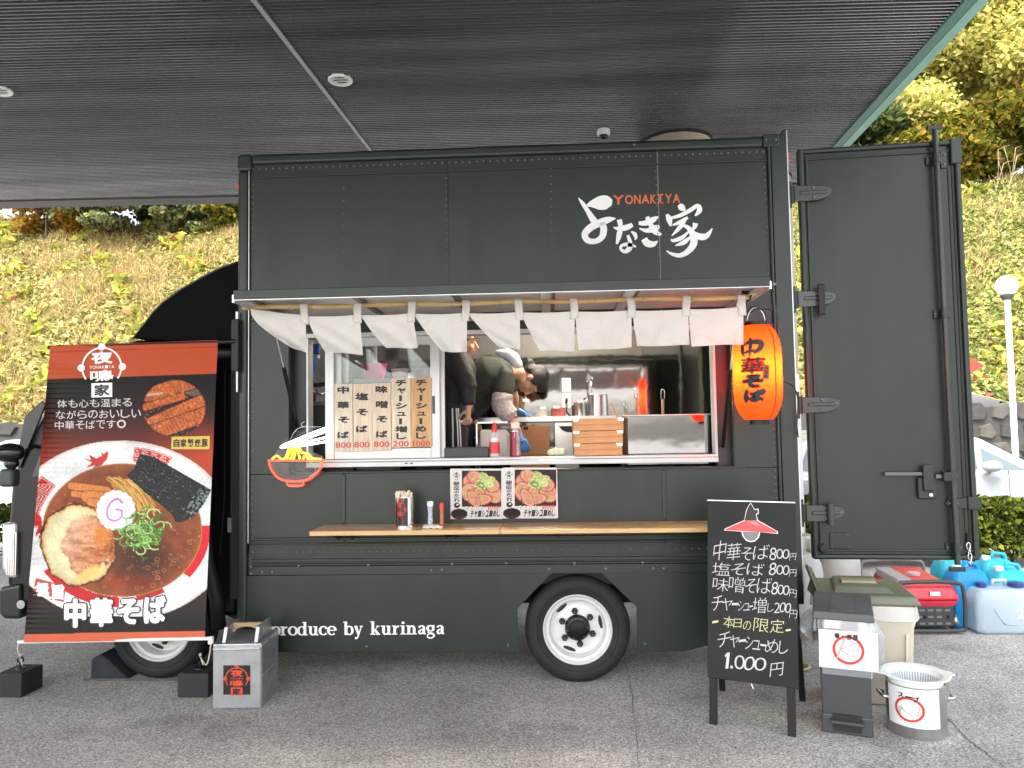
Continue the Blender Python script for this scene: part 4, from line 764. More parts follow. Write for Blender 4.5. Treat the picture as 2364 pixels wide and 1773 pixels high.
# serif line at the bottom, drawn stroke by stroke (unit: x-height = 1)
TH, TN = .30, .11
def stem(x, y0, y1, serif=(1, 1)):
    o = [[(x, y0, TH), (x, y1, TH)]]
    if serif[0]: o.append([(x-.30, y0+.05, TN), (x+.02, y0+.05, TN)])
    if serif[1]: o.append([(x-.30, y1-.05, TN), (x+.30, y1-.05, TN)])
    return o
def bowl(x, y, rx=.42, ry=.46, a0=0, a1=360, k=14): return [[(x+rx*math.cos(rad(a0+(a1-a0)*i/k)), y+ry*math.sin(rad(a0+(a1-a0)*i/k)), TN+(TH-TN)*abs(math.cos(rad(a0+(a1-a0)*i/k)))**1.5) for i in range(k+1)]]
GLY = {'p': (stem(.32, 0, 1.42)+bowl(.68, .5, .36), 1.1), 'r': (stem(.32, 0, 1)+[[(.42, .35, .12), (.6, .1, .16), (.78, .14, .26)]], .92), 'o': (bowl(.5, .5), 1.02), 'd': (bowl(.45, .5, .36)+stem(.82, -.48, 1), 1.14),
 'u': (stem(.3, 0, .75, (1, 0))+[[(.3, .7, TH), (.42, .93, .2), (.68, .9, .13), (.86, .7, .1)]]+stem(.88, 0, 1), 1.22), 'c': (bowl(.52, .5, .4, .46, 330, 40, 12)[0:1]+[[(.8, .2, .26), (.82, .3, .2)]], .95), 'e': (bowl(.5, .5, .4, .46, 360, 45, 14)+[[(.2, .47, TN), (.88, .47, TN)]], 1.0),
 'b': (stem(.32, -.48, 1, (1, 0))+bowl(.7, .5, .36), 1.14), 'y': ([[(.12, .05, TN), (.48, .05, TN)], [(.28, .02, TH), (.6, .98, .24)], [(.72, .05, TN), (1.08, .05, TN)], [(.92, .02, TN), (.58, 1.05, .14), (.42, 1.36, .18), (.2, 1.34, .26)]], 1.14), 'k': (stem(.32, -.48, 1)+[[(.42, .62, TN), (.9, .05, TN)], [(.7, .05, TN), (1.05, .05, TN)], [(.56, .45, .22), (.92, .98, .3)], [(.75, .95, TN), (1.14, .95, TN)]], 1.2),
 'i': (stem(.32, 0, 1)+[[(.32, -.42, .3), (.32, -.18, .3)]], .66), 'n': (stem(.3, 0, 1)+[[(.4, .3, .1), (.6, .06, .16), (.84, .16, .24), (.9, .4, TH)], [(.9, .35, TH), (.9, .98, TH)], [(.6, .95, TN), (1.2, .95, TN)]], 1.24), 'a': ([[(.2, .26, .26), (.3, .1, .14), (.52, .06, .14), (.72, .2, .26), (.72, .5, TH), (.72, .85, .28), (.95, .93, .12)], [(.68, .42, TN), (.4, .5, .14), (.22, .72, .28), (.34, .93, .18), (.66, .84, TN)]], 1.02), 'g': (bowl(.45, .34, .32, .30)+[[(.66, .15, .1), (.88, .02, .2)], [(.2, .62, .12), (.22, .84, .16), (.6, .92, .24), (.86, 1.12, .2), (.62, 1.4, .15), (.2, 1.36, .16), (.12, 1.1, .12), (.34, .95, .1)]], 1.02)}
word = 'produce by kurinaga'; tot = sum(GLY[c][1] if c in GLY else .72 for c in word); xa, xb = q6(190, 0)[0], q6(1396, 0)[0]; sc_ = (xb-xa)/tot; x = xa; mb = MB()
for c_ in word:
    if c_ in GLY:
        b_ = 1040+.3345*(1277-10*(x-xa)/(xb-xa)); xh = 62*.3345
        strokes(mb, [[(x+px_*sc_, b_-xh+py_*xh, w_*sc_) for px_, py_, w_ in s_] for s_ in GLY[c_][0]], lambda X_, Y_, o=0: PY(X_, Y_, -.0075-o), 3, .00012); x += GLY[c_][1]*sc_
    else: x += .72*sc_
mb.build('white_lettering', whiteink, tr)
# ------------------------------------------------------------------ curtain over the window
YN = -.60; bamboo = mat('bamboo', (.52, .36, .15), .4, var=.4, vscale=5, col2=(.36, .23, .08)); cloth = translucent('white cotton', (.68, .66, .62), (.64, .62, .57), .25, .8, bump=.5, bscale=6.5, bdist=.03)
bp0, bp1 = PY(561, 711, YN), PY(1728, 686, YN); pole = thing('bamboo_pole', 'thin bamboo pole hung under the awning carrying the white curtain', 'pole', (bp0+bp1)/2)
mb = MB(); nn = 64; pts = [bp0.lerp(bp1, i/nn)+Vector((0, 0, .004*math.sin(i*.4))) for i in range(nn+1)]; MB().tube(pts, [.0145 if (i % 6) else .0165 for i in range(nn+1)], 10).build('cane', bamboo, pole, smooth=True)
for i in range(3, nn, 6): MB().tube([bp0.lerp(bp1, (i-.1)/nn), bp0.lerp(bp1, (i+.1)/nn)], .0178, 10).build('node', mat('bamboo node', (.36, .24, .10), .5), pole, smooth=40)
for px_, py_ in ((675, 709), (1595, 690)):
    a = PY(px_, py_, YN); MB().tube([a+Vector((.012, 0, .10)), a+Vector((-.012, 0, .07)), a+Vector((.01, 0, .016)), a+Vector((.016, -.016, -.006)), a+Vector((.0, -.018, -.016)), a+Vector((-.01, .0, -.016))], .0028, 6).build('wire_hook', mat('brass wire', (.6, .5, .28), .3, .7), pole, smooth=True)
a = PY(582, 706, YN); MB().obox(a+Vector((0, 0, .006)), (.02, 0, 0), (0, .018, 0), (0, 0, .012)).build('end_clip', chrome, pole, bevel=.003); MB().box(tuple(a+Vector((-.006, -.006, .01))), tuple(a+Vector((.006, .006, .07)))).build('end_hanger', chrome, pole)
nr = thing('noren_curtain', 'white cloth noren curtain of nine wind-blown flaps on the bamboo pole', 'curtain', PY(1150, 810, YN))
tabs = [(702, 709), (826, 706), (950, 704), (1075, 701), (1198, 699), (1325, 697), (1457, 694), (1585, 691), (1713, 688)]
FL = [((578, 713), (705, 728), (708, 815), (668, 800), (598, 744)), ((708, 730), (830, 726), (838, 819), (752, 813), None), ((832, 727), (952, 723), (965, 803), (892, 804), None), ((954, 724), (1078, 722), (1078, 813), (1021, 812), None), ((1079, 723), (1200, 720), (1201, 807), (1152, 801), None), ((1201, 721), (1327, 718), (1326, 810), (1247, 809), None), ((1328, 719), (1458, 716), (1458, 802), (1336, 809), None), ((1459, 717), (1588, 713), (1592, 797), (1471, 799), None), ((1589, 714), (1716, 708), (1716, 795), (1596, 799), None)]
for k, (tl, tr_, br, bl, ex) in enumerate(FL):
    sd_ = k*1.7; wind = max(0, .9-.12*k)
    def fn(u, v, tl=tl, tr_=tr_, br=br, bl=bl, ex=ex, sd_=sd_, wind=wind, k=k):
        lx, ly = (tl[0]+(bl[0]-tl[0])*v, tl[1]+(bl[1]-tl[1])*v)
        if ex: m_ = 4*v*(1-v); lx = tl[0]+(bl[0]-tl[0])*v**1.2; ly = tl[1]+(bl[1]-tl[1])*v**.62+m_*-4+14*math.sin(v*3.14)*0
        else: s_ = math.sin(v*math.pi); lx -= 6*s_*wind; ly -= 0
        rx, ry = tr_[0]+(br[0]-tr_[0])*v, tr_[1]+(br[1]-tr_[1])*v; x = lx+(rx-lx)*u; y = ly+(ry-ly)*u+2.2*math.sin(u*math.pi)*(1-v)*(1 if k else .5)+2*math.sin(u*6+sd_)*v*.5
        Y = YN-.018-.02*v-wind*.10*(1-u)*v*v+.012*math.sin(5*u+4*v+sd_)*v+.008*math.sin(9*u-6*v+sd_*2.7+2*math.sin(3*v+sd_))*v+.005*math.sin(17*(u*(.6+.05*k)+v*.5*math.cos(sd_))+sd_*3+3*math.sin(u*2+sd_))*v**1.3
        return PY(x, y, Y)
    f_ = MB().grid(fn, 34, 26).build('flap', cloth, nr, smooth=True)
    MB().grid(lambda u, v, fn=fn: fn(u, .955+.012*v)+Vector((0, -.0025, 0)), 34, 1).build('hem', mat('hem stitch', (.62, .6, .56), .8), f_, smooth=True)
for (x, y) in tabs:
    w_ = 9; a, b_ = PY(x-w_, y, YN), PY(x+w_, y, YN)
    for dy in (-.0185, ): MB().grid(lambda u, v, x=x, y=y, dy=dy: PY(x-w_+2*w_*u+1.2*math.sin(v*4+x), y-8+v*48, YN+dy-.006*math.sin(v*3.1)-.005), 4, 8).build('tab', cloth, nr, smooth=True, solid=.002)
# ------------------------------------------------------------------ red lantern
LC = PY(1748.4, 860, -.55); LR, LH = .138, .54; hz0, hz1 = PY(1748, 968, -.55).z, PY(1748, 752, -.55).z; LH = hz1-hz0
ln = thing('paper_lantern', 'lit red paper lantern hanging at the right end of the awning', 'lantern', (LC.x, -.55, hz0))
lpaper = translucent('red lantern paper', (.50, .025, .012), (1.0, .052, .006), .75, .5)
def lr(t): return LR*(1-abs(2*t-1)**4.2*.42)
NR = 40; prof = []
for i in range(NR*4+1): t = i/(NR*4); prof.append((lr(t)*(1-.010*(1-abs(math.sin(math.pi*NR*t)))), hz0+LH*t))
MB().lathe(prof, (LC.x, -.55, 0), n=48, cap=False).build('paper_body', lpaper, ln, smooth=True)
MB().lathe([(lr(0)*.96, hz0-.004), (lr(0)*.62, hz0-.004), (lr(0)*.62, hz0-.03), (lr(0)*.70, hz0-.03), (lr(0)*.70, hz0-.004)], (LC.x, -.55, 0), n=32, cap=False).build('bottom_ring', blackp, ln, smooth=40)
MB().lathe([(.058, hz1+.022), (.064, hz1+.022), (.066, hz1-.002), (.098, hz1-.004), (.05, hz1-.002)], (LC.x, -.55, 0), n=32, cap=False).build('top_ring', blackp, ln, smooth=40)
bb = MB().ball((LC.x, -.55, (hz0+hz1)/2+.02), (.030, .030, .04), 14, 10).build('bulb', mat('lantern bulb', (1, .8, .5), .5, emit=(1, .72, .3), estr=100), ln, smooth=True)
MB().tube([(LC.x, -.55, hz1+.02), (LC.x, -.55, (hz0+hz1)/2+.06)], .008, 6).build('bulb_cord', blackm, ln)
for s_ in (-1, 1): MB().tube([(LC.x+.052*s_, -.555, hz1+.015)]+[(LC.x+.052*s_*math.cos(a), -.56, hz1+.02+.085*math.sin(a)) for a in [0.2, .6, 1.0, 1.3, 1.57]], .0028, 6).build('wire_bail', chrome, ln, smooth=True)
MB().tube([(LC.x+.01+.05*math.cos(a), -.55-.05*math.sin(a)*.3, hz1+.03+.07*math.sin(a)) for a in [-.5, 0, .5, 1, 1.57, 2.1, 2.6]], .0035, 6).build('handle_loop', blackp, ln, smooth=True)
TH0 = -math.pi/2-.42                                # letters face a little to the left
def onlan(x, y, o=0):                               # zoomed photograph units -> paper surface
    t = 1-(y-980)/(1565-980); t = min(.985, max(.015, t)); a = TH0+(x-1236)/171.0*1.05; r = lr(t)*1.0+.0022+o; return Vector((LC.x+r*math.cos(a), -.55+r*math.sin(a), hz0+LH*t))
LQ = [[(1163, 1100, 26), (1166, 1150, 30), (1180, 1182, 10)], [(1160, 1118, 16), (1215, 1095, 26), (1290, 1100, 38), (1284, 1135, 34), (1240, 1165, 14)], [(1172, 1160, 10), (1215, 1150, 22), (1268, 1148, 14)], [(1218, 1066, 16), (1222, 1110, 30), (1215, 1195, 8)]]
mb = MB(); strokes(mb, LQ, onlan, 5)
letters(mb, [('華', (1150, 1188, 1314, 1290))], onlan, .028, .10); letters(mb, [('そ', (1155, 1290, 1302, 1378)), ('ば', (1160, 1380, 1314, 1464))], onlan, .062, .10); mb.build('lettering', ink, ln)
fnr = lambda x, y: onlan(x, y, .0012); st_ = MB()
for pts in ([(1300, 1236), (1342, 1240), (1335, 1326), (1290, 1322)],): st_.sheet([onlan(x, y, .0006) for x, y in pts])
st_.build('label_patch', mat('dark red patch', (.45, .05, .02), .6), ln); letters(MB(), [('味', (1306, 1244, 1334, 1268)), ('自', (1306, 1270, 1330, 1294)), ('慢', (1299, 1296, 1328, 1320))], fnr, .02).build('patch_lettering', ink, ln)
for a_ in (TH0+.95,): MB().tube([(LC.x+(lr(t)-.006)*math.cos(a_), -.55+(lr(t)-.006)*math.sin(a_), hz0+LH*t) for t in [i/24 for i in range(25)]], .004, 6).build('paper_seam', mat('lantern seam', (.3, .02, .01), .6), ln)
hk = thing('lantern_hook', 'black metal hook under the awning holding the red lantern', 'hook', (LC.x-.06, -.58, hz1+.2))
hx = PY(1728, 684, -.58); MB().tube([hx+Vector((.02, 0, .012)), hx+Vector((-.02, 0, -.05)), hx+Vector((-.01, 0, -.1)), (LC.x-.03, -.56, hz1+.11), (LC.x+.02, -.555, hz1+.105)], .006, 8).build('arm', blackp, hk, smooth=True)
MB().obox(hx+Vector((-.01, 0, .03)), (.03, 0, 0), (0, .012, 0), (0, 0, .028)).build('bracket', blackp, hk, bevel=.004)
cb = thing('lantern_cable', 'thin black cable from the lantern to the rear door hinge', 'cable', (LC.x+.15, -.5, 1.6))
MB().tube([Vector(p) for p in smoothline([tuple(PY(1810, 882, -.5)), tuple(PY(1828, 890, -.3)), tuple(PY(1838, 905, -.06)), tuple(PY(1842, 930, -.05)), tuple(PY(1840, 980, -.05)), tuple(PY(1843, 1010, -.05))], 4)], .004, 6).build('wire', blackp, cb, smooth=True)
# ------------------------------------------------------------------ neon ramen bowl
def neon(c, s_, nm): return mat(nm, c, .4, emit=c, estr=s_)
ns = thing('neon_sign', 'glowing neon noodle bowl sign with white chopsticks beside the window', 'sign', PY(690, 1124, -.06)); YNE = -.06
E3 = lambda x, y, Y=YNE: PY(*q3(x, y), Y)
out = smoothline([(262, 1440), (300, 1400), (385, 1290), (360, 1320), (372, 1290), (680, 1172), (715, 1195), (755, 1260), (750, 1300), (610, 1330), (600, 1370), (670, 1400), (688, 1440), (672, 1520), (610, 1580), (548, 1610), (530, 1640), (420, 1640), (400, 1605), (330, 1575), (275, 1500), (262, 1440)], 3)[:-1]
MB().prism([E3(x, y, YNE+.012) for x, y in out], (0, .005, 0)).build('acrylic_backing', glass('clear acrylic', (.86, .88, .88), .05, 1), ns)
tr_ = .0054
MB().tube([E3(x, y) for x, y in smoothline([(270, 1437), (300, 1437), (660, 1437), (676, 1440), (660, 1500), (600, 1562), (530, 1592), (400, 1592), (330, 1562), (285, 1500), (268, 1445)], 5)], tr_, 8).build('bowl_tube', neon((1, .03, .012), 1.7, 'neon red'), ns, smooth=True)
MB().tube([E3(x, y) for x, y in smoothline([(410, 1600), (420, 1628), (520, 1628), (532, 1600)], 5)], tr_, 8).build('foot_tube', MATS['neon red'], ns, smooth=True)
for pts in ([(292, 1425), (330, 1400), (360, 1425), (395, 1415), (420, 1345), (440, 1335)], [(405, 1425), (425, 1380), (450, 1335)], [(430, 1428), (450, 1385), (462, 1335)], [(455, 1428), (468, 1385), (475, 1335)], [(505, 1425), (495, 1380), (488, 1335)], [(500, 1340), (520, 1375), (545, 1380), (575, 1390), (600, 1420), (668, 1425)], [(530, 1425), (545, 1400), (575, 1425), (600, 1428)]):
    MB().tube([E3(x, y) for x, y in smoothline(pts, 4)], tr_*.85, 8).build('noodle_tube', neon((1, .66, .02), 1.6, 'neon yellow'), ns, smooth=True)
for pts in ([(378, 1320), (380, 1332), (705, 1212), (695, 1190), (378, 1318)], [(380, 1338), (700, 1262), (735, 1265), (740, 1285), (480, 1330)]):
    MB().tube([E3(x, y) for x, y in smoothline(pts, 4)], tr_, 8).build('chopstick_tube', neon((.92, .97, 1), 2.4, 'neon white'), ns, smooth=True)
MB().tube([E3(x, y, YNE+.02) for x, y in smoothline([(430, 1280), (470, 1210), (525, 1180), (600, 1180), (670, 1176)], 4)], .0016, 5).build('hanging_wire', wht, ns); MB().tube([E3(525, 1180, YNE+.02), E3(515, 1155, YNE+.03), E3(540, 1140, YNE+.05)], .002, 5).build('wire_hook', wht, ns)
MB().tube([E3(x, y, YNE+.02) for x, y in smoothline([(585, 1445), (620, 1480), (622, 1520), (600, 1545), (575, 1560)], 4)], .002, 5).build('power_wire', wht, ns)
# ------------------------------------------------------------------ things on the counter
pine = lambda n, c: mat(n, c, .55, var=.35, vscale=9, stretch=(9, 9, .7), bump=.08, bscale=50)
def standprint(name, label, x0, y0, x1, y1, Y, th=.006): pass
pt = thing('chopstick_can', 'black round can of paper-wrapped chopsticks with red crest on the counter', 'can', PY(*q6(1125, 505), -.17)); cb_ = PY(*q6(1125, 512), -.17); kx = 346/ (4.82/4.99)
rcan = .058; hcan = PY(*q6(1125, 320), -.17).z-shz; zc = shz+.001
MB().lathe([(rcan*1.04, 0), (rcan*1.04, .006), (rcan, .008), (rcan, hcan), (rcan-.004, hcan), (rcan-.004, .02)], (cb_.x, -.17, zc), n=36).build('body', mat('polished can', (.66, .66, .66), .16, 1), pt, smooth=40)
ang0 = -math.pi/2-.5; aw_ = .95
MB().grid(lambda u, v: Vector((cb_.x+(rcan+.0012)*math.cos(ang0+aw_*(2*u-1)), -.17+(rcan+.0012)*math.sin(ang0+aw_*(2*u-1)), zc+.012+(hcan-.016)*v)), 16, 1).build('black_wrap', mat('black wrap', (.01, .01, .01), .3), pt, smooth=True)
emblem(lambda x, y, o=0: Vector((cb_.x+(rcan+.002+o)*math.cos(ang0+.0+.72*x), -.17+(rcan+.002+o)*math.sin(ang0+.72*x), zc+hcan*.60-y*hcan*.36)), pt, redink, ink)
cream = mat('paper sleeve', (.72, .64, .48), .6)
for k in range(44):
    a = random.uniform(0, 6.28); r = rcan*.92*math.sqrt(random.random()); p0 = Vector((cb_.x+r*math.cos(a)*.8, -.17+r*math.sin(a)*.8, zc+.03)); p1 = Vector((cb_.x+r*math.cos(a)*1.12, -.17+r*math.sin(a)*1.12, zc+hcan+.016+.022*random.random()))
    d = (p1-p0).normalized(); s_ = d.orthogonal().normalized(); s_ = Matrix.Rotation(random.uniform(0, 3), 3, d) @ s_; MB().obox((p0+p1)/2, s_*.0065, d.cross(s_)*.003, d*((p1-p0).length/2)).build('chopsticks', cream, pt)
sp_ = PY(*q6(1296, 490), -.20); t = thing('pepper_shaker', 'white and blue pepper shaker beside the chopstick can', 'shaker', sp_); hh = PY(*q6(1296, 358), -.2).z-shz; z0 = shz+.006
MB().lathe([(.016, 0), (.017, .004), (.016, hh*.32), (.0135, hh*.5), (.0165, hh*.72), (.0165, hh*.8)], (sp_.x, -.2, z0), n=20).build('body', mat('blue print tin', (.10, .13, .32), .35, var=1, vscale=70, col2=(.6, .62, .65)), t, smooth=40); MB().lathe([(.0185, hh*.8), (.020, hh*.86), (.019, hh*.97), (.016, hh)], (sp_.x, -.2, z0), n=20).build('lid', wht, t, smooth=40)
sp_ = PY(*q6(1375, 485), -.20); t = thing('spice_jar', 'small red-capped spice jar next to the pepper shaker', 'jar', sp_); hh = PY(*q6(1375, 368), -.2).z-shz
MB().lathe([(.0125, 0), (.0125, hh*.7)], (sp_.x, -.2, z0), n=18).build('glass_body', mat('chilli jar', (.5, .16, .05), .15, var=.4, vscale=60), t, smooth=40); MB().lathe([(.0135, hh*.7), (.0135, hh*.98), (.012, hh)], (sp_.x, -.2, z0), n=18).build('cap', mat('red cap', (.62, .03, .02), .35), t, smooth=40)
sp_ = PY(*q6(1310, 512), -.22); hcl = mat('folded towel', (.72, .7, .62), .8, bump=.2, bscale=90)
t = MB().grid(lambda u, v: Vector((sp_.x-.055+.115*u+.008*math.sin(v*7), -.27+.10*v+.008*math.sin(u*6), shz+.004+.010*math.sin(u*3.14)**.4*math.sin(v*3.14)**.4+.003*math.sin(u*17+v*9))), 20, 14).build('folded_towel', hcl, smooth=True, solid=.006); tag(t, 'small folded cream towel under the spice jars on the counter', 'towel')
# two menu placards standing on the counter
def placard(x0, y0, x1, y1, label):
    Yp = -.03; t = thing('menu_placard', label, 'menu', PY((x0+x1)/2, y1, Yp), 'pork rice bowl placards'); w_, h_ = x1-x0, y1-y0
    c0_, c1_ = PY(x0, y1, Yp+.006), PY(x1, y0, Yp+.006); MB().box((c0_.x, Yp+.0015, c0_.z), (c1_.x, Yp+.009, c1_.z)).build('backing', wht, t, bevel=.001)
    P_ = lambda u, v, o=0: PY(x0+u*w_, y0+v*h_, Yp-o)
    def pnt(P):
        u = (P.X-x0)/w_; v = (P.Y-y0)/h_; P.c[:] = (215, 212, 210); ph = (u > .22) & (v < .76) & (u < .985) & (v > .035); n1 = P.noise(7, 1); n2 = P.noise(3, 2); n3 = P.noise(14, 5)
        P.put(ph, (48, 36, 32)); U = lambda a: x0+a*w_; Vv = lambda a: y0+a*h_
        P.put(ph*(P.ell(U(.62), Vv(.66), w_*.34, h_*.14) < 1), (60, 32, 26))
        for i, (a, b_, ra, rb) in enumerate(((.42, .27, .19, .17), (.50, .2, .2, .14), (.38, .47, .19, .18), (.62, .5, .22, .18), (.84, .5, .16, .2), (.58, .62, .24, .11), (.80, .33, .16, .14), (.45, .6, .2, .1))):
            e_ = P.ell(U(a), Vv(b_), w_*ra, h_*rb, i*.6); P.put(ph*(e_ < 1.08), (120, 60, 40)); P.put(ph*(e_ < .95), np.stack([178+46*n2, 112+60*n1, 84+56*n2], 1)); P.put(ph*(np.abs(e_-.5-.25*n1) < .05), (235, 195, 165), .7); P.put(ph*(np.abs(e_-.8) < .05), (150, 80, 55), .6)
        rs = np.random.RandomState(3)
        for i in range(34):
            a, b_ = .68+.14*rs.randn()*.6, .27+.1*rs.randn()*.7; r = rs.uniform(.02, .045); e_ = np.sqrt(P.ell(U(a), Vv(b_), w_*r*1.3, h_*r)); P.put(ph*(np.abs(e_-1) < .38), [(150, 175, 95), (190, 205, 130), (110, 145, 70), (215, 220, 170)][i % 4], .9)
        P.put(P.ell(U(.165), Vv(.9), w_*.165, h_*.105) < 1, (62, 36, 26)); P.put(P.ell(U(.165), Vv(.875), w_*.15, h_*.075) < 1, (18, 12, 12)); P.put(P.ell(U(.12), Vv(.73), w_*.06, h_*.055) < 1, (70, 50, 40)); P.put(P.ell(U(.13), Vv(.715), w_*.02, h_*.018) < 1, (235, 225, 210))
    printed('photo_print', lambda u, v: (x0+u*w_, y0+v*h_), 0, 0, 1, 1, 118, 118, pnt, t, printmat('placard print', .25), lambda u, v, X_, Y_: PY(X_, Y_, Yp))
    f1 = lambda a, b_, o=0: P_(a, b_, .001+o); emblem(lambda x, y, o=0: P_(.11+x*.062, .135+y*.06, .001+o), t, ink, paper)
    letters(MB(), [('秘', (.05, .25, .17, .34)), ('伝', (.05, .345, .17, .43)), ('の', (.07, .435, .16, .495)), ('た', (.06, .50, .17, .575)), ('れ', (.06, .58, .18, .66))], f1, .03, .1).build('brush_lettering', ink, t)
    letters(MB(), row('チャーシューめし', .38, .83, .97, .965, .82, .955), f1, .03, .12).build('name_lettering', ink, t)
    letters(MB(), row('やわらか', .27, .745, .66, .82), lambda a, b_: P_(a+.002, b_+.003, .0012), .055).build('word_outline', ink, t); letters(MB(), row('やわらか', .27, .745, .66, .82), lambda a, b_: P_(a, b_, .002), .012).build('word_lettering', whiteink, t)
    letters(MB(), row('1000円', .71, .735, .965, .815), f1, .02).build('price_lettering', redink, t)
a_, b_ = q6(1437, 125), q6(1790, 482); placard(a_[0], a_[1], b_[0], b_[1]-3, 'left pork rice placard standing on the wooden counter')
a_, b_ = q6(1797, 118), q6(2170, 478); placard(a_[0], a_[1], b_[0], b_[1]-3, 'right pork rice placard standing on the wooden counter')
# ------------------------------------------------------------------ hanging banner
bn = thing('ramen_banner', 'tall hanging banner picturing a ramen bowl in front of the cab', 'banner', PZ(270, 1500, 0))
BQ = ((116, 799), (503, 785), (472.5, 1477), (55, 1483))
def bpx(u, v): a = (BQ[0][0]+(BQ[1][0]-BQ[0][0])*u, BQ[0][1]+(BQ[1][1]-BQ[0][1])*u); c_ = (BQ[3][0]+(BQ[2][0]-BQ[3][0])*u, BQ[3][1]+(BQ[2][1]-BQ[3][1])*u); return (a[0]+(c_[0]-a[0])*v-5*math.sin(v*3.14)*(1-u)*0, a[1]+(c_[1]-a[1])*v)
YB = lambda px_, py_: -.10-.30*max(0, min(1, (py_-790)/690))
def bplace(u, v, x, y):
    ed = math.exp(-u/.06)*min(1, max(0, (v-.05)*6))*min(1, (1-v)*4); Y = YB(x, y)+ed*(.006*math.sin(y*.55)+.010*math.sin(y*.043+1))+.010*math.sin(u*4+1)*math.sin(v*5)+.018*math.exp(-((u-.03)/.05)**2)*math.exp(-((v-.22)/.07)**2)+.006*math.exp(-((v-.05-u*.15)/.03)**2)*(u < .35)
    return PY(x, y, Y)
def bfn(x, y, o=0): return PY(x, y, YB(x, y)-.0016-o+.010*math.sin((x-110)/390*4+1)*math.sin((y-790)/690*5))
def bpaint(P):
    X, Y = P.X, P.Y; n1 = P.noise(9, 1); n2 = P.noise(3.2, 2); n3 = P.noise(22, 3); t = np.clip((Y-870)/190, 0, 1)[:, None]
    P.c[:] = np.array((12, 9, 9))*(1-t**1.6)+np.array((150, 52, 30))*t**1.6
    r_ = np.clip((X-330)/150, 0, 1)*np.clip((Y-960)/90, 0, 1); P.put(r_, (190, 68, 38), .9); P.put(Y > 1330, (44, 26, 22)); P.put(np.clip((Y-1395)/40, 0, 1), (14, 11, 11))
    edge = 875-12.5*(X-114)/388; P.put(Y < edge, (190, 78, 42)); P.put(np.abs(Y-(edge-62)) < 1.3, (165, 60, 32)); fl_ = 1423
    bo = (P.ell(277, 1225, 262, 208) < 1) & (Y < fl_); P.put(bo, (226, 226, 224)); P.put(bo*(P.ell(277, 1225, 262, 208) > .955), (205, 200, 188)); sh = np.clip((P.ell(277, 1225, 262, 208)-.55)/.5, 0, 1); P.put(bo*(n3 > .2), (236, 236, 235), .3)
    def arcseg(a0, a1, k0, k1, col):
        an = np.degrees(np.arctan2((Y-1224)/150, (X-282)/180)); rr = np.sqrt(P.ell(282, 1224, 180, 150)); P.put((an > a0) & (an < a1) & (rr > k0) & (rr < k1) & bo, col); return an, rr
    def key(a0, a1, k0, k1, n_):
        an, rr = arcseg(a0, a1, k0, k1, (192, 44, 40)); ua = (an-a0)/(a1-a0)*n_; f = ua-np.floor(ua); g_ = (rr-k0)/(k1-k0); ok = (an > a0) & (an < a1) & (g_ > 0) & (g_ < 1); m_ = np.maximum(np.abs(f-.5), np.abs(g_-.5)*.9)
        P.put(ok & (((m_ > .37) & (m_ < .42)) | ((m_ > .22) & (m_ < .28) & ~((f > .5) & (g_ > .5))) | ((m_ > .08) & (m_ < .13)) | (f < .04)), (232, 190, 180))
    key(-178, -141, 1.09, 1.33, 4); key(-83, -60, 1.06, 1.29, 4); arcseg(-4, 40, .99, 1.13, (205, 30, 34)); arcseg(92, 148, 1.03, 1.19, (198, 28, 34)); arcseg(60, 80, 1.01, 1.10, (190, 40, 34))
    for pts in ([(205, 1050), (222, 1058), (236, 1052), (248, 1040), (250, 1048), (254, 1036), (246, 1062), (234, 1074), (238, 1086), (226, 1080), (206, 1088), (220, 1074), (198, 1080), (212, 1068), (192, 1058), (210, 1062)], [(236, 1052), (232, 1044), (238, 1046), (241, 1054)], [(83, 1182), (96, 1196), (98, 1225), (84, 1262), (92, 1230), (80, 1240), (88, 1215), (80, 1210)]): P.put(P.poly(pts), (190, 48, 46))
    so_ = P.ell(282, 1224, 182, 152); P.put(so_ < 1.03, (176, 120, 70)); fq = .6*P.noise(40, 31)+.4*P.noise(15, 32); base = np.stack([96+58*fq+12*n2, 44+36*fq+8*n2, 22+18*fq], 1); P.put(so_ < 1, base); P.put((so_ < 1)*np.clip((so_-.72)/.28, 0, 1), (150, 82, 42), .8); P.put((so_ < 1)*np.clip(1-P.ell(330, 1290, 85, 70), 0, 1), (58, 34, 24), .9); P.put((so_ < 1)*np.clip(1-P.ell(300, 1345, 90, 24), 0, 1), (140, 52, 28), .6)
    rs = np.random.RandomState(5)
    for i in range(70): a = rs.uniform(230, 440); b_ = rs.uniform(1215, 1360); r = rs.uniform(1.3, 5.2); P.put((np.abs(np.sqrt(P.ell(a, b_, r, r*.9))-1) < .25) & (so_ < .97), (190, 128, 84), .55)
    for (x0, y0, x1, y1, w_) in ((165, 1122, 248, 1132, 17), (170, 1140, 240, 1150, 14), (162, 1166, 250, 1176, 12), (200, 1146, 252, 1150, 26), (210, 1160, 268, 1168, 20)): P.put(P.line([(x0, y0), (x1, y1)], w_+3), (92, 44, 20), .8); P.put(P.line([(x0, y0), (x1, y1)], w_), np.stack([188+30*n2, 112+24*n2, 52+16*n2], 1))
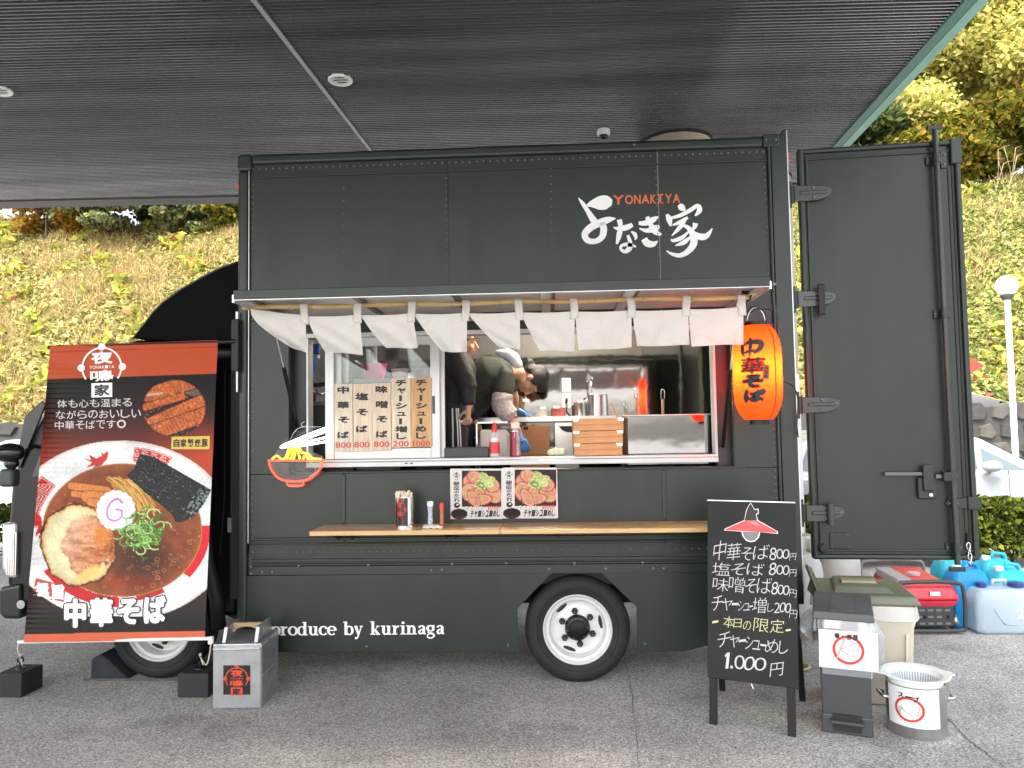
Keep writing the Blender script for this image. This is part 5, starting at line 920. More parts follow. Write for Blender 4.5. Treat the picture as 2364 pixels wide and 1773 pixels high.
    for i in range(46):
        s_ = rs.uniform(0, 1); x0 = 246+s_*62; y0 = 1102+s_*10+rs.uniform(-6, 8); x1 = 292+s_*70+rs.uniform(-14, 16); y1 = 1168+rs.uniform(-14, 26); cx = (x0+x1)/2+rs.uniform(-4, 24); cy = (y0+y1)/2-rs.uniform(6, 20)
        q_ = [((1-t_)**2*x0+2*t_*(1-t_)*cx+t_*t_*x1, (1-t_)**2*y0+2*t_*(1-t_)*cy+t_*t_*y1) for t_ in np.linspace(0, 1, 8)]; P.put(P.line(q_, 4.4), (120, 72, 28), .7); P.put(P.line(q_, 3.0), [(214, 160, 72), (228, 182, 98), (196, 138, 58)][i % 3])
    no = P.poly([(322, 1049), (336, 1050), (356, 1055), (488, 1131), (470, 1165), (446, 1194), (418, 1206), (405, 1204), (396, 1186), (372, 1166), (338, 1140), (292, 1098), (310, 1080)]); P.put(no, np.stack([18+22*n2, 20+24*n2, 20+24*n2], 1)); sp = P.noise(2.6, 9); P.put(no*(sp > .86), (120, 126, 124), .8); P.put(no*(P.ell(462, 1162, 22, 46, .6) < 1)*(n2 > .5), (150, 168, 172), .75); P.put(no*(np.abs(P.noise(8, 12)-.5) < .04), (6, 8, 8))
    fb = .5*P.noise(30, 21)+.3*P.noise(13, 22)+.2*P.noise(5, 23); st_ = P.noise(9, 24, .5, 1.6); fine = P.noise(2.2, 25)
    ch_ = P.ell(182, 1256, 84, 92, -.2)+(fb-.5)*.5; rim = np.clip((ch_-.62)/.38, 0, 1)[:, None]
    P.put(np.clip((1.14-ch_)/.08, 0, 1), (66, 34, 18)); P.put(np.clip((1.04-ch_)/.05, 0, 1), np.array((222, 212, 166))*(1-rim**3)+np.array((204, 150, 78))*rim**3+((fine-.5)*12+(fb-.5)*40)[:, None])
    mt = P.ell(202, 1256, 70, 66, -.5)+(fb-.5)*1.1; k_ = np.clip((X-150)/110+(Y-1256)/260, 0, 1)[:, None]; P.put(np.clip((1-mt)/.10, 0, 1), np.array((222, 168, 134))*(1-k_)+np.array((178, 96, 48))*k_+((st_-.5)*64+(fine-.5)*10)[:, None])
    P.put(np.clip((.34-np.abs(mt-.62-.3*(st_-.5)))/.3-.72, 0, 1), (236, 210, 168), .8); P.put((np.clip(1-P.ell(206, 1325, 44, 17, -.5), 0, 1)), (232, 196, 112), 1.3); P.put((ch_ < .95)*(fine > .9), (250, 240, 220), .6); P.put(np.clip(1-P.ell(236, 1236, 22, 30), 0, 1), (206, 124, 46), 1.1)
    an = np.arctan2(Y-1178, X-268); rn = np.hypot(X-268, (Y-1178)*.97); sc_ = 43+2.6*np.abs(np.cos(an*9)); P.put(rn < sc_+1.6, (150, 140, 140), .5); P.put(rn < sc_, (234, 232, 238)); P.put(rn > 36, (222, 218, 228), .0)
    P.put(P.line(smoothline([(282, 1160), (272, 1152), (258, 1158), (248, 1176), (250, 1196), (266, 1202), (280, 1194), (281, 1180), (268, 1176)], 6), 4.6), (206, 120, 186))
    for i in range(120):
        a = rs.normal(330, 24); b_ = rs.normal(1226, 19); r = rs.uniform(5, 13); a0 = rs.uniform(0, 6.28); q_ = [(a+r*math.cos(a0+w)*1.2, b_+r*math.sin(a0+w)) for w in np.linspace(0, rs.uniform(1.6, 4.2), 8)]; P.put(P.line(q_, 4.2), (34, 70, 26), .5); P.put(P.line(q_, 2.9), [(96, 160, 62), (150, 196, 96), (58, 122, 44), (196, 218, 140)][i % 4])
    ph = P.ell(402, 942, 72, 65); pm = ph < 1; P.put(pm, (34, 22, 18)); P.put(pm & (Y < 900+(X-402)*.35) & (X > 385), (150, 132, 116), .6)
    for (x0, y0, x1, y1, w_) in ((345, 912, 445, 880, 34), (335, 985, 470, 925, 30), (350, 1000, 478, 955, 34), (335, 940, 420, 915, 16)): P.put(P.line([(x0, y0), (x1, y1)], w_+4)*pm, (60, 24, 14)); P.put(P.line([(x0, y0), (x1, y1)], w_)*pm, np.stack([176+60*n2-30*n1, 80+50*n2-14*n1, 34+26*n2], 1)); 
    P.put(pm & (np.abs(((X*.9-Y*.5)/4.2) % 2-1) < .25) & (n1 > .35), (120, 50, 22), .5); P.put(P.line([(338, 912), (375, 908)], 5)*pm, (190, 170, 140)); P.put(pm & (n2 > .86), (232, 176, 110), .6)
    bowl_ = (P.ell(277, 1225, 262, 208) < 1) & (Y < fl_); gl_ = .88+.24*(.6*P.noise(34, 41)+.4*P.noise(4, 42)); P.c = np.where(bowl_[:, None], P.c*gl_[:, None], P.c); P.put((so_ < .98)*(P.noise(4.5, 44, 1, 1.8) > .93)*(P.noise(20, 45) > .5), (240, 214, 170), .55)
    P.put((Y > 1464-7.4*(X-57)/415), (206, 96, 58))
printed('print_cloth', bpx, 0, 0, 1, 1, 270, 460, bpaint, bn, printmat('banner print', .42), bplace)
emblem(lambda x, y, o=0: bfn(235+x*50, 848+y*50-x*1.5, .0006+o), bn, whiteink, ink)
B1 = lambda t_, a, b_, c_, d_: row(t_, *q1(a, b_), *q1(c_, d_))
grey_ink = mat('grey lettering', (.55, .53, .52), .5)
for t_, a, b_, c_, d_, w_ in (('体も心も温まる', 452, 492, 1058, 556, 1), ('ながらのおいしい', 440, 580, 1130, 645, 1), ('中華そばです。', 432, 662, 1010, 730, 1)):
    (x0, y0), (x1, y1) = q1(a, b_), q1(c_, d_); letters(MB(), row(t_, x0, y0+1, x1, y1+1, y0-3, y1-3), bfn, .004).build('print_lettering', grey_ink, bn)
pg = [q1(1370, 790), q1(1675, 783), q1(1672, 888), q1(1366, 888)]; MB().sheet([bfn(*p, .0004) for p in pg]).build('yellow_label', mat('yellow label', (.60, .42, .05), .5), bn); letters(MB(), row('自家製焼豚', *q1(1380, 806), *q1(1662, 872)), lambda x, y: bfn(x, y, .001), .035).build('label_lettering', ink, bn)
pg = [q2(268, 503), q2(492, 560), q2(478, 682), q2(245, 640)]; MB().sheet([bfn(*p, .0004) for p in pg]).build('red_label', mat('red label', (.42, .03, .035), .5), bn); letters(MB(), [('極', (*q2(268, 535), *q2(368, 645))), ('旨', (*q2(388, 545), *q2(484, 665)))], lambda x, y: bfn(x, y, .001), .045).build('label_lettering', whiteink, bn)
big = [('中', (*q2(482, 655), *q2(648, 876))), ('華', (*q2(674, 650), *q2(848, 868))), ('そ', (*q2(880, 655), *q2(1046, 850))), ('ば', (*q2(1078, 632), *q2(1246, 845)))]
letters(MB(), [(c_, (x0-3, y0-3, x1+3, y1+3)) for c_, (x0, y0, x1, y1) in big], lambda x, y: bfn(x, y, .0006), .085).build('title_outline', ink, bn); letters(MB(), big, lambda x, y: bfn(x, y, .0016), .045).build('title_lettering', whiteink, bn)
MB().tube([PY(112, 802, -.092), PY(505, 789, -.092)], .012, 10).build('top_rod', blackp, bn, smooth=40); MB().tube([PY(503, 790, -.09), PY(545, 788, -.06)], .019, 10).build('rod_sleeve', blackp, bn, smooth=40)
MB().tube([PY(42, 1482, -.39), PY(490, 1474, -.39)], .011, 10).build('bottom_rod', wht, bn, smooth=40); a = PY(487, 1478, -.39); MB().obox(a, (.014, 0, 0), (0, .014, 0), (0, 0, .022)).build('rod_cap', wht, bn, bevel=.004)
rope = mat('cotton rope', (.6, .55, .45), .9, bump=.5, bscale=300)
def block(px, py, w_, d_, h_, label, rot=0):
    c_ = PZ(px, py, 0); t = thing('banner_weight', label, 'weight', c_, 'banner weights'); M_ = Matrix.Rotation(rot, 3, 'Z'); MB().obox(c_+Vector((0, 0, h_/2)), M_ @ Vector((w_/2, 0, 0)), M_ @ Vector((0, d_/2, 0)), (0, 0, h_/2)).build('block', mat('black block', (.016, .016, .018), .7, bump=.15, bscale=60), t, bevel=.006)
    top = c_+Vector((0, 0, h_)); MB().lathe([(.032, 0), (.03, .006), (.008, .008), (.007, .04)], top, n=18).build('eyebolt_base', blackp, t, smooth=40); MB().tube([top+Vector((.02*math.cos(a), 0, .058+.02*math.sin(a))) for a in [2*math.pi*i/16 for i in range(16)]], .005, 6, closed=True).build('eyebolt_ring', blackp, t, smooth=True); return top
tl = block(46, 1598, .17, .20, .15, 'black weight block under the left end of the banner', -.03); trr = block(462, 1598, .20, .20, .15, 'black weight block under the right end of the banner, beside the metal box', 0)
def ropeline(pts, label):
    t = thing('tie_rope', label, 'rope', pts[-1], 'banner tie ropes'); MB().tube([Vector(p) for p in smoothline([tuple(p) for p in pts], 5)], .0045, 6).build('cord', rope, t, smooth=True); e_ = pts[-1]; MB().ball(e_+Vector((0, 0, .012)), (.010, .010, .013), 8, 6).build('knot', rope, t, smooth=True); MB().tube([e_, e_+Vector((.02, -.02, -.02)), e_+Vector((.03, -.025, -.045))], .0045, 6).build('tail', rope, t, smooth=True)
ropeline([PY(43, 1484, -.39), PY(41, 1500, -.38), PY(46, 1520, -.33), tl+Vector((0, 0, .075))], 'cream rope tying the left end of the banner to its weight'); ropeline([PY(487, 1482, -.39), PY(484, 1510, -.37), PY(476, 1535, -.33), trr+Vector((0, 0, .075))], 'cream rope tying the right end of the banner to its weight')
# rubber wedge and mat at the front wheel
fx = S(352, 1455).x-.02; t = thing('wheel_wedge', 'black rubber wedge with rope beside the front wheel', 'wheel chock', (fx-.3, .2, 0)); rbw = mat('worn rubber', (.03, .034, .04), .85, bump=.4, bscale=25, var=.5, vscale=9)
MB().prism([(fx-.47, .10, 0), (fx-.46, .10, .14), (fx-.40, .10, .17), (fx-.33, .10, .12), (fx-.22, .10, .02), (fx-.2, .10, 0)], (0, .22, 0)).build('wedge', rbw, t, bevel=.012)
MB().prism([(fx+.47, .10, 0), (fx+.46, .10, .12), (fx+.36, .10, .10), (fx+.22, .10, .02), (fx+.2, .10, 0)], (0, .22, 0)).build('wedge', rbw, t, bevel=.012)
MB().tube([(fx-.50+1.0*i/20, .08+.006*math.sin(i*1.9), .008) for i in range(21)], .008, 6).build('rope', mat('dark rope', (.10, .09, .08), .9, bump=.6, bscale=200), t, smooth=True)
# ------------------------------------------------------------------ metal delivery box
k0, k1, k2 = PZ(491, 1637, 0), PZ(604, 1635, 0), PZ(642, 1595, 0); ax = (k1-k0); wB = ax.length; ax.normalize(); ay = Vector((-ax.y, ax.x, 0)); dB = .33; hB = .385; sh_ = Vector((.0, 0, 0))
ok = thing('delivery_box', 'riveted aluminium delivery box with wooden handle beside the banner', 'box', k0+ax*wB/2+ay*dB/2)
Kp = lambda u, d_, z: k0+ax*u+ay*d_+Vector((0, 0, z)); galv = mat('galvanised sheet', (.52, .53, .55), .36, .8, var=.35, vscale=14, bump=.05, bscale=30)
MB().obox(Kp(wB/2, dB/2, hB/2), ax*(wB/2), ay*(dB/2), (0, 0, hB/2)).build('body', galv, ok, bevel=.004)
MB().obox(Kp(wB/2, -.004, hB/2-.006), ax*(wB/2-.004), ay*.004, (0, 0, hB/2-.012)).build('front_door', mat('satin aluminium', (.44, .45, .46), .4, .75, var=.25, vscale=10), ok, bevel=.003)
MB().obox(Kp(wB/2, -.012, hB-.028), ax*(wB/2-.006), ay*.006, (0, 0, .006)).build('door_lip', galv, ok, bevel=.003)
for u in (.055, wB-.045):
    for s_ in (0,): MB().prism([Kp(u-.012, .03, hB), Kp(u-.012, dB-.02, hB), Kp(u-.012, dB-.05, hB+.085), Kp(u-.012, .07, hB+.085)], ax*.022).build('handle_post', galv, ok, bevel=.002)
hp = [(.04, .03), (.045, .078), (.07, .088), (wB-.06, .088), (wB-.035, .078), (wB-.03, .03), (wB-.055, .03)]+[(wB/2+(wB/2-.075)*math.cos(a), .028+.036*math.sin(a)) for a in [math.pi*i/10 for i in range(11)]]+[(.062, .03)]
MB().prism([Kp(u, dB*.5-.012, hB+z) for u, z in hp], ay*.024).build('wooden_handle', mat('handle wood', (.44, .30, .16), .5, var=.4, vscale=8, stretch=(1, 1, 8)), ok, bevel=.002)
mb = MB()
for i in range(9):
    z = .02+.043*i
    for d_ in (.014, dB-.014): mb.lathe([(.0045, 0), (.003, .003)], Kp(wB, d_, z), ax, 7)
for i in range(6): mb.lathe([(.0045, 0), (.003, .003)], Kp(wB, .03+.05*i, hB-.014), ax, 7); mb.lathe([(.0045, 0), (.003, .003)], Kp(wB, .03+.05*i, hB/2), ax, 7)
for i in range(5): mb.lathe([(.0045, 0), (.003, .003)], Kp(.03+(wB-.06)*i/4, -.008, .012), -ay, 7)
o = mb.build('rivets', chrome, ok, smooth=True); o['kind'] = 'stuff'
a0, a1 = q2(1677, 1158), q2(1880, 1378); n0 = Kp(0, -.0088, 0); st = lambda x, y, o=0: PP(x, y, n0, ay)-ay*(.0006+o)
MB().sheet([st(a0[0], a0[1]), st(a1[0], a0[1]), st(a1[0], a1[1]), st(a0[0], a1[1])]).build('black_sticker', mat('black sticker', (.012, .012, .013), .35), ok); cx, cy = q2(1778, 1258); emblem(lambda x, y, o=0: st(cx+x*28, cy+y*28, .0008+o), ok, mat('orange red ink', (.62, .06, .02), .45), ink)
# ------------------------------------------------------------------ chalkboard
f0, f1_, r0, r1 = PZ(1637, 1672, 0), PZ(1838, 1703, 0), PZ(1668, 1594, 0), PZ(1853, 1618, 0); cbx = (f1_-f0).normalized(); cbd = Vector((-cbx.y, cbx.x, 0))
topc = PP(1636, 1156, f0+cbd*.17, cbd); topd = PP(1843, 1163, f1_+cbd*.17, cbd); up = (topc-f0); nrm_ = cbx.cross(up).normalized(); nrm_ = nrm_ if nrm_.y < 0 else -nrm_; wC = (f1_-f0).length
cbq = thing('chalkboard_sign', 'black standing chalkboard with handwritten menu and lamp picture', 'sign', (f0+f1_)/2); upn = up.normalized(); HC = up.length
C3 = lambda u, h, o=0: f0+cbx*u+upn*h+nrm_*o
boardm = mat('chalkboard', (.011, .011, .012), .5, spec=.3, var=.4, vscale=4, bump=.03, bscale=60); fram = mat('black wood', (.008, .008, .008), .5, spec=.3, bump=.1, bscale=40)
zlow = HC*.20
MB().obox(C3(wC/2+.006, (HC+zlow)/2, -.010), cbx*(wC/2+.014), nrm_*.010, upn*((HC-zlow)/2)).build('board', boardm, cbq, bevel=.003)
MB().obox(C3(wC/2+.006, HC+.003, -.010), cbx*(wC/2+.014), nrm_*.011, upn*.003).build('top_strip', alu, cbq)
for u in (.022, wC-.022): MB().obox(C3(u, zlow/2+.001, -.012), cbx*.021, nrm_*.013, upn*(zlow/2)).build('leg', fram, cbq, bevel=.003)
tp = [C3(.022, HC, -.03), C3(wC-.022, HC, -.03)]
for a_, b_ in ((r0, tp[0]), (r1, tp[1])):
    d_ = (b_-a_); c_ = (a_+b_)/2; s_ = d_.normalized(); MB().obox(c_, cbx*.018, s_.cross(cbx)*.011, d_/2).build('leg', fram, cbq, bevel=.003)
MB().obox((r0+r1+tp[0]+tp[1])/4+Vector((0, 0, .10)), cbx*(wC/2-.02), (tp[0]-r0).normalized().cross(cbx)*.005, (tp[0]-r0)*.36).build('rear_board', boardm, cbq)
cbf = lambda x, y, o=0: PP(x, y, f0, nrm_)+nrm_*(.0012+o); Z7 = lambda x0, y0, x1, y1: (*q7(x0, y0), *q7(x1, y1))
chalk = mat('chalk', (.58, .57, .56), .9, bump=.4, bscale=400); ychalk = mat('yellow chalk', (.62, .60, .30), .9)
W1 = [('中', (222, 325, 295, 440)), ('華', (300, 340, 382, 440)), ('そ', (385, 365, 452, 440)), ('ば', (455, 350, 548, 435)), ('8', (552, 366, 590, 440)), ('0', (590, 374, 630, 432)), ('0', (626, 376, 667, 432)), ('円', (668, 400, 706, 440)),
 ('塩', (215, 455, 320, 530)), ('そ', (325, 460, 412, 528)), ('ば', (418, 458, 518, 530)), ('8', (548, 455, 590, 528)), ('0', (590, 468, 632, 525)), ('0', (628, 470, 667, 527)), ('円', (668, 494, 708, 535)),
 ('味', (218, 545, 310, 620)), ('噌', (312, 538, 405, 628)), ('そ', (408, 550, 476, 632)), ('ば', (478, 542, 562, 635)), ('8', (562, 568, 600, 642)), ('0', (598, 584, 634, 642)), ('0', (630, 588, 667, 645)), ('円', (668, 612, 708, 656)),
 ('チ', (212, 648, 278, 735)), ('ャ', (272, 664, 332, 735)), ('ー', (330, 690, 368, 705)), ('シ', (366, 680, 402, 736)), ('ュ', (398, 692, 436, 735)), ('ー', (432, 706, 452, 716)), ('増', (450, 660, 532, 750)), ('し', (538, 692, 575, 742)), ('2', (578, 690, 612, 750)), ('0', (610, 688, 646, 746)), ('0', (642, 692, 677, 750)), ('円', (668, 732, 712, 780)),
 ('チ', (245, 862, 325, 948)), ('ャ', (318, 880, 372, 952)), ('ー', (370, 904, 410, 920)), ('シ', (408, 888, 455, 960)), ('ュ', (452, 910, 498, 965)), ('ー', (496, 932, 530, 945)), ('め', (525, 905, 602, 985)), ('し', (606, 912, 660, 988)),
 ('1', (285, 982, 318, 1076)), ('.', (320, 1058, 336, 1076)), ('0', (345, 998, 405, 1080)), ('0', (400, 1006, 465, 1086)), ('0', (460, 1012, 532, 1088)), ('円', (555, 1042, 630, 1120))]
for part_ in (W1[:8], W1[8:15], W1[15:23], W1[23:35], W1[35:43], W1[43:]): letters(MB(), [(c_, Z7(*b_)) for c_, b_ in part_], cbf, -.011, .10, .2).build('chalk_line', chalk, cbq)
letters(MB(), [(c_, Z7(*b_)) for c_, b_ in (('-', (215, 795, 250, 808)), ('本', (280, 768, 342, 836)), ('日', (340, 784, 386, 836)), ('の', (395, 798, 442, 850)), ('限', (458, 784, 546, 860)), ('定', (555, 788, 636, 866)), ('-', (645, 845, 675, 856)))], cbf, -.011, .10, .2).build('chalk_line', ychalk, cbq)
sf = lambda pts, o: [cbf(*q7(x, y), o) for x, y in pts]
MB().sheet(sf([(440, 103), (450, 118), (462, 140), (486, 138), (487, 168), (474, 172), (482, 205), (600, 272), (598, 286), (496, 276), (488, 308), (465, 330), (440, 335), (412, 325), (392, 300), (386, 272), (285, 266), (287, 256), (402, 205), (412, 150), (428, 118)], .0002)).build('sticker_edge', wht, cbq)
MB().sheet(sf([(440, 108), (449, 122), (462, 145), (482, 143), (482, 164), (470, 170), (478, 208), (404, 208), (416, 152), (430, 120)], .0008)).build('lamp_fitting', ink, cbq); MB().sheet(sf([(404, 209), (478, 209), (595, 272), (592, 282), (440, 272), (292, 264), (290, 258)], .0008)).build('lamp_shade', mat('red shade print', (.62, .03, .035), .3), cbq)
MB().sheet(sf([(392, 272), (490, 275), (482, 304), (462, 324), (440, 329), (414, 318), (398, 298)], .0009)).build('lamp_globe', mat('globe print', (.14, .14, .15), .25), cbq); MB().sheet(sf([(420, 214), (466, 214), (500, 240), (470, 236)], .0012)).build('shade_shine', mat('pale red print', (.75, .2, .18), .3), cbq)
MB().tube([C3(wC*.5, zlow-.005, -.012), C3(wC*.5+.01, zlow-.03, -.012), C3(wC*.5-.01, zlow-.03, -.012)], .0025, 5).build('hanging_ring', chrome, cbq)
# ------------------------------------------------------------------ bins and soup pot
g0, g1 = PZ(1901, 1688, 0), PZ(2014, 1703, 0); gx = (g1-g0).normalized(); gy = Vector((-gx.y, gx.x, 0)); wG = (g1-g0).length; pb = thing('pedal_bin', 'dark grey pedal bin with no chopsticks notice on its front', 'bin', (g0+g1)/2+gy*.15)
zl = PP(1955, 1425, g0, gy).z; G3 = lambda u, d_, z, o=0: g0+gx*u+gy*d_+Vector((0, 0, z)); dG = .30; fl = .018
def taper(x0, x1, d0, d1, z0, z1, f): return [G3(x0, d0, z0), G3(x1, d0, z0), G3(x1, d1, z0), G3(x0, d1, z0), G3(x0-f, d0-f, z1), G3(x1+f, d0-f, z1), G3(x1+f, d1+f, z1), G3(x0-f, d1+f, z1)]
BF = [(0, 3, 2, 1), (4, 5, 6, 7), (0, 1, 5, 4), (1, 2, 6, 5), (2, 3, 7, 6), (3, 0, 4, 7)]
MB().add(taper(0, wG, 0, dG, .0, zl-.01, .012), BF).build('body', darkgrey, pb, bevel=.01); MB().add(taper(-.008, wG+.008, -.012, dG+.01, 0, .10, -.004), BF).build('base', darkgrey, pb, bevel=.008)
ld = MB().add([G3(-.035, -.035, zl-.015), G3(wG+.035, -.035, zl-.015), G3(wG+.035, dG+.03, zl+.02), G3(-.035, dG+.03, zl+.02), G3(-.03, -.03, zl+.028), G3(wG+.03, -.03, zl+.028), G3(wG+.03, dG+.025, zl+.065), G3(-.03, dG+.025, zl+.065)], BF).build('lid', mat('grey lid', (.075, .078, .085), .45, bump=.05, bscale=150), pb, bevel=.008)
MB().add([G3(.06, .0, zl+.034), G3(wG-.06, .0, zl+.034), G3(wG-.06, dG, zl+.064), G3(.06, dG, zl+.064)], [(0, 1, 2, 3)]).build('lid_panel', MATS['grey lid'], ld, solid=.006)
MB().obox(G3(wG/2, -.03, .075), gx*(wG*.34), gy*.03, (0, 0, .008)).build('pedal', darkgrey, pb, bevel=.004); MB().obox(G3(wG/2, -.0095, .06), gx*(wG*.3), gy*.004, (0, 0, .045)).build('pedal_recess', blackm, pb)
bagm = film('clear bag', (.7, .76, .82), .80, .15, .16)
def bag(mbf, name, par, m=bagm, nu=30, nv=10): return MB().grid(mbf, nu, nv).build(name, m, par, smooth=True)
def around(u, rx, ry, cx, cy): a = u*2*math.pi; c_, s_ = math.cos(a), math.sin(a); k = 1/max(abs(c_), abs(s_)); return cx+rx*c_*k, cy+ry*s_*k
def bagfn(cx, cy, rx, ry, zt, drop, G, wob):
    def f(u, v):
        a, d_ = around(u, rx+.012+wob*v*(.5+.5*math.sin(u*37))*.9, ry+.012+wob*v*(.5+.5*math.sin(u*29+1)), cx, cy); return G(a, d_, zt-drop*(v+.15*v*math.sin(u*25)))
    return f
bag(bagfn(wG/2, dG/2, wG/2+.012, dG/2+.012, zl-.012, .05, G3, .02), 'bag_rim', pb); 
bag(lambda u, v: G3(wG+.018+.075*math.sin(v*3.14)*(.6+.4*math.sin(u*9+v*5)), .02+.22*u, zl-.03-.30*v+.02*math.sin(u*11)), 'bag_overhang', pb, nu=14, nv=14); bag(lambda u, v: G3(-.018-.10*math.sin(v*2.6)*(.6+.4*math.sin(u*9+v*5)), .05+.2*u, zl-.0-.20*v+.02*math.sin(u*11)), 'bag_overhang', pb, nu=14, nv=14)
gf = lambda x, y, o=0: PP(x, y, G3(0, -.020, 0), gy)-gy*o
nt = MB().sheet([gf(*q7(837, 842)), gf(*q7(1186, 870)), gf(*q7(1190, 1100)), gf(*q7(842, 1065))]).build('notice', film('laminated notice', (.78, .77, .77), .06, .2, .06), pb); MB().sheet([gf(*q7(858, 790), .0006), gf(*q7(1176, 815), .0006), gf(*q7(1176, 872), .0006), gf(*q7(858, 845), .0006)]).build('clear_tape', bagm, nt); MB().sheet([gf(*q7(862, 1068), .0006), gf(*q7(1160, 1098), .0006), gf(*q7(1158, 1136), .0006), gf(*q7(862, 1105), .0006)]).build('clear_tape', bagm, nt)
def ring(fn, cx, cy, rx, ry, w, name, m, par, tilt=0):
    n = 44; mb = MB(); A_ = [(cx+rx*math.cos(a), cy+ry*math.sin(a)+tilt*math.cos(a)) for a in [2*math.pi*i/n for i in range(n)]]; B_ = [(cx+(rx-w)*math.cos(a), cy+(ry-w)*math.sin(a)+tilt*math.cos(a)) for a in [2*math.pi*i/n for i in range(n)]]
    mb.add([fn(*p) for p in A_+B_], [(i, (i+1) % n, n+(i+1) % n, n+i) for i in range(n)]); return mb.build(name, m, par)
cx, cy = q7(1013, 968); ring(lambda x, y: gf(x, y, .001), cx, cy, 37, 33.5, 6.5, 'red_ring', redink, nt, 4); Z_ = lambda L_, o: [gf(*q7(x, y), o) for x, y in L_]
bw = [(967, 962), (1075, 922), (1076, 945), (1068, 988), (1072, 995), (1036, 1008), (1030, 1002), (1000, 990)]
strokes(MB(), [[(*q7(x, y), 1.0) for x, y in bw+[bw[0]]]], lambda x, y: gf(x, y, .0016), 1).build('bowl_outline', ink, nt); strokes(MB(), [[(*q7(992, 900), 3.4), (*q7(945, 1015), 3.4)]], lambda x, y: gf(x, y, .0022), 1).build('chopstick_drawing', mat('tan print', (.5, .34, .24), .5), nt)
letters(MB(), [('箸', Z7(930, 866, 962, 898)), ('・', Z7(975, 880, 985, 892)), ('容', Z7(1002, 874, 1034, 908)), ('器', Z7(1038, 878, 1070, 910))], lambda x, y: gf(x, y, .0022), .03).build('notice_lettering', ink, nt)
# beige bin with green lid
b0 = PZ(2006, 1628, 0); b1 = PZ(2122, 1634, 0); bx = (b1-b0).normalized(); by = Vector((-bx.y, bx.x, 0)); wb = (b1-b0).length; xl = -.24; bbn = thing('beige_bin', 'tall beige bin with olive green lid behind the pedal bin', 'bin', b0+by*.2); Q3 = lambda u, d_, z: b0+bx*u+by*d_+Vector((0, 0, z)); dbn = .30
zt_ = PP(2122, 1398, b0, by).z; beige = mat('beige plastic', (.55, .50, .40), .4, var=.08, vscale=4); olive = mat('olive lid plastic', (.13, .15, .10), .42, bump=.04, bscale=90)
mb = MB(); mb.add([Q3(xl+.03, .0, 0), Q3(wb-.03, .0, 0), Q3(wb-.03, dbn-.03, 0), Q3(xl+.03, dbn-.03, 0), Q3(xl, -.02, zt_), Q3(wb, -.02, zt_), Q3(wb, dbn, zt_), Q3(xl, dbn, zt_)], BF).build('body', beige, bbn, bevel=.022, seg=3)
MB().add([Q3(wb-.075, -.012, .02), Q3(wb-.068, -.012, .02), Q3(wb-.050, -.030, zt_-.16), Q3(wb-.062, -.030, zt_-.16)], [(0, 1, 2, 3)]).build('moulded_rib', mat('pale beige', (.68, .64, .55), .4), bbn, solid=.01)
z1_ = zt_+.005; ld = MB().add([Q3(xl-.03, -.05, z1_), Q3(wb+.03, -.05, z1_), Q3(wb+.03, dbn+.03, z1_), Q3(xl-.03, dbn+.03, z1_), Q3(xl-.015, -.03, z1_+.05), Q3(wb+.005, -.03, z1_+.05), Q3(wb-.02, dbn, z1_+.09), Q3(xl-.01, dbn, z1_+.09)], BF).build('lid', olive, bbn, bevel=.012, seg=3)
MB().add([Q3(xl+.07, .01, z1_+.055), Q3(wb-.10, .01, z1_+.055), Q3(wb-.14, dbn-.02, z1_+.085), Q3(xl+.10, dbn-.02, z1_+.085), Q3(xl+.09, .05, z1_+.085), Q3(wb-.13, .05, z1_+.085), Q3(wb-.16, dbn-.05, z1_+.115), Q3(xl+.12, dbn-.05, z1_+.115)], BF).build('lid_flap', olive, ld, bevel=.008)
MB().obox(Q3((xl+wb)/2-.02, .13, z1_+.106), bx*.10, by*.028+Vector((0, 0, .004)), (0, 0, .008)).build('lid_grip', mat('khaki grip', (.30, .28, .16), .4), ld, bevel=.004); MB().add([Q3(xl-.03, -.05, z1_+.04), Q3(xl+.0, -.04, z1_+.04), Q3(xl+.0, dbn, z1_+.14), Q3(xl-.03, dbn+.02, z1_+.16)], [(0, 1, 2, 3)]).build('lid_wing', olive, ld, solid=.02)
bag(bagfn((xl+wb)/2, dbn/2-.01, (wb-xl)/2+.004, dbn/2+.014, zt_-.004, .075, Q3, .012), 'bag_rim', bbn, film('white bag', (.8, .79, .76), .5, .2, .15)); MB().lathe([(.02, 0), (.03, .03), (.03, .06), (.02, .09)], Q3(wb+.006, .12, zt_-.16), (0, 0, 1), 14).build('side_clip', wht, bbn, smooth=40)
# soup stock pot with colander
pl_, pr_ = PZ(2048, 1686, 0), PZ(2182, 1694, 0); pc = (pl_+pr_)/2; pR = .147; pc.y = -.715; pc.x = PY(2115, 1640, -.715).x; zr = PY(2120, 1572, -.715).z
sp = thing('soup_pot', 'steel stock pot with no soup notice on its side', 'pot', (pc.x, pc.y, 0))
MB().lathe([(pR-.008, 0), (pR, .012), (pR, zr), (pR+.006, zr+.006), (pR-.005, zr+.004), (pR-.006, .03)], (pc.x, pc.y, 0), n=48).build('body', steelr, sp, smooth=40)
for s_ in (-1, 1):
    hd = Vector((math.cos(-.10), math.sin(-.10), 0))*s_; hn = Vector((-hd.y, hd.x, 0)); c_ = Vector((pc.x, pc.y, zr-.075))+hd*pR; MB().tube([c_+hn*.045, c_+hn*.045+hd*.032+Vector((0, 0, .006)), c_-hn*.045+hd*.032+Vector((0, 0, .006)), c_-hn*.045], .0095, 8).build('handle', chrome, sp, smooth=True)
pa = math.atan2((CAM-pc).y, (CAM-pc).x); ph0 = pa-.12
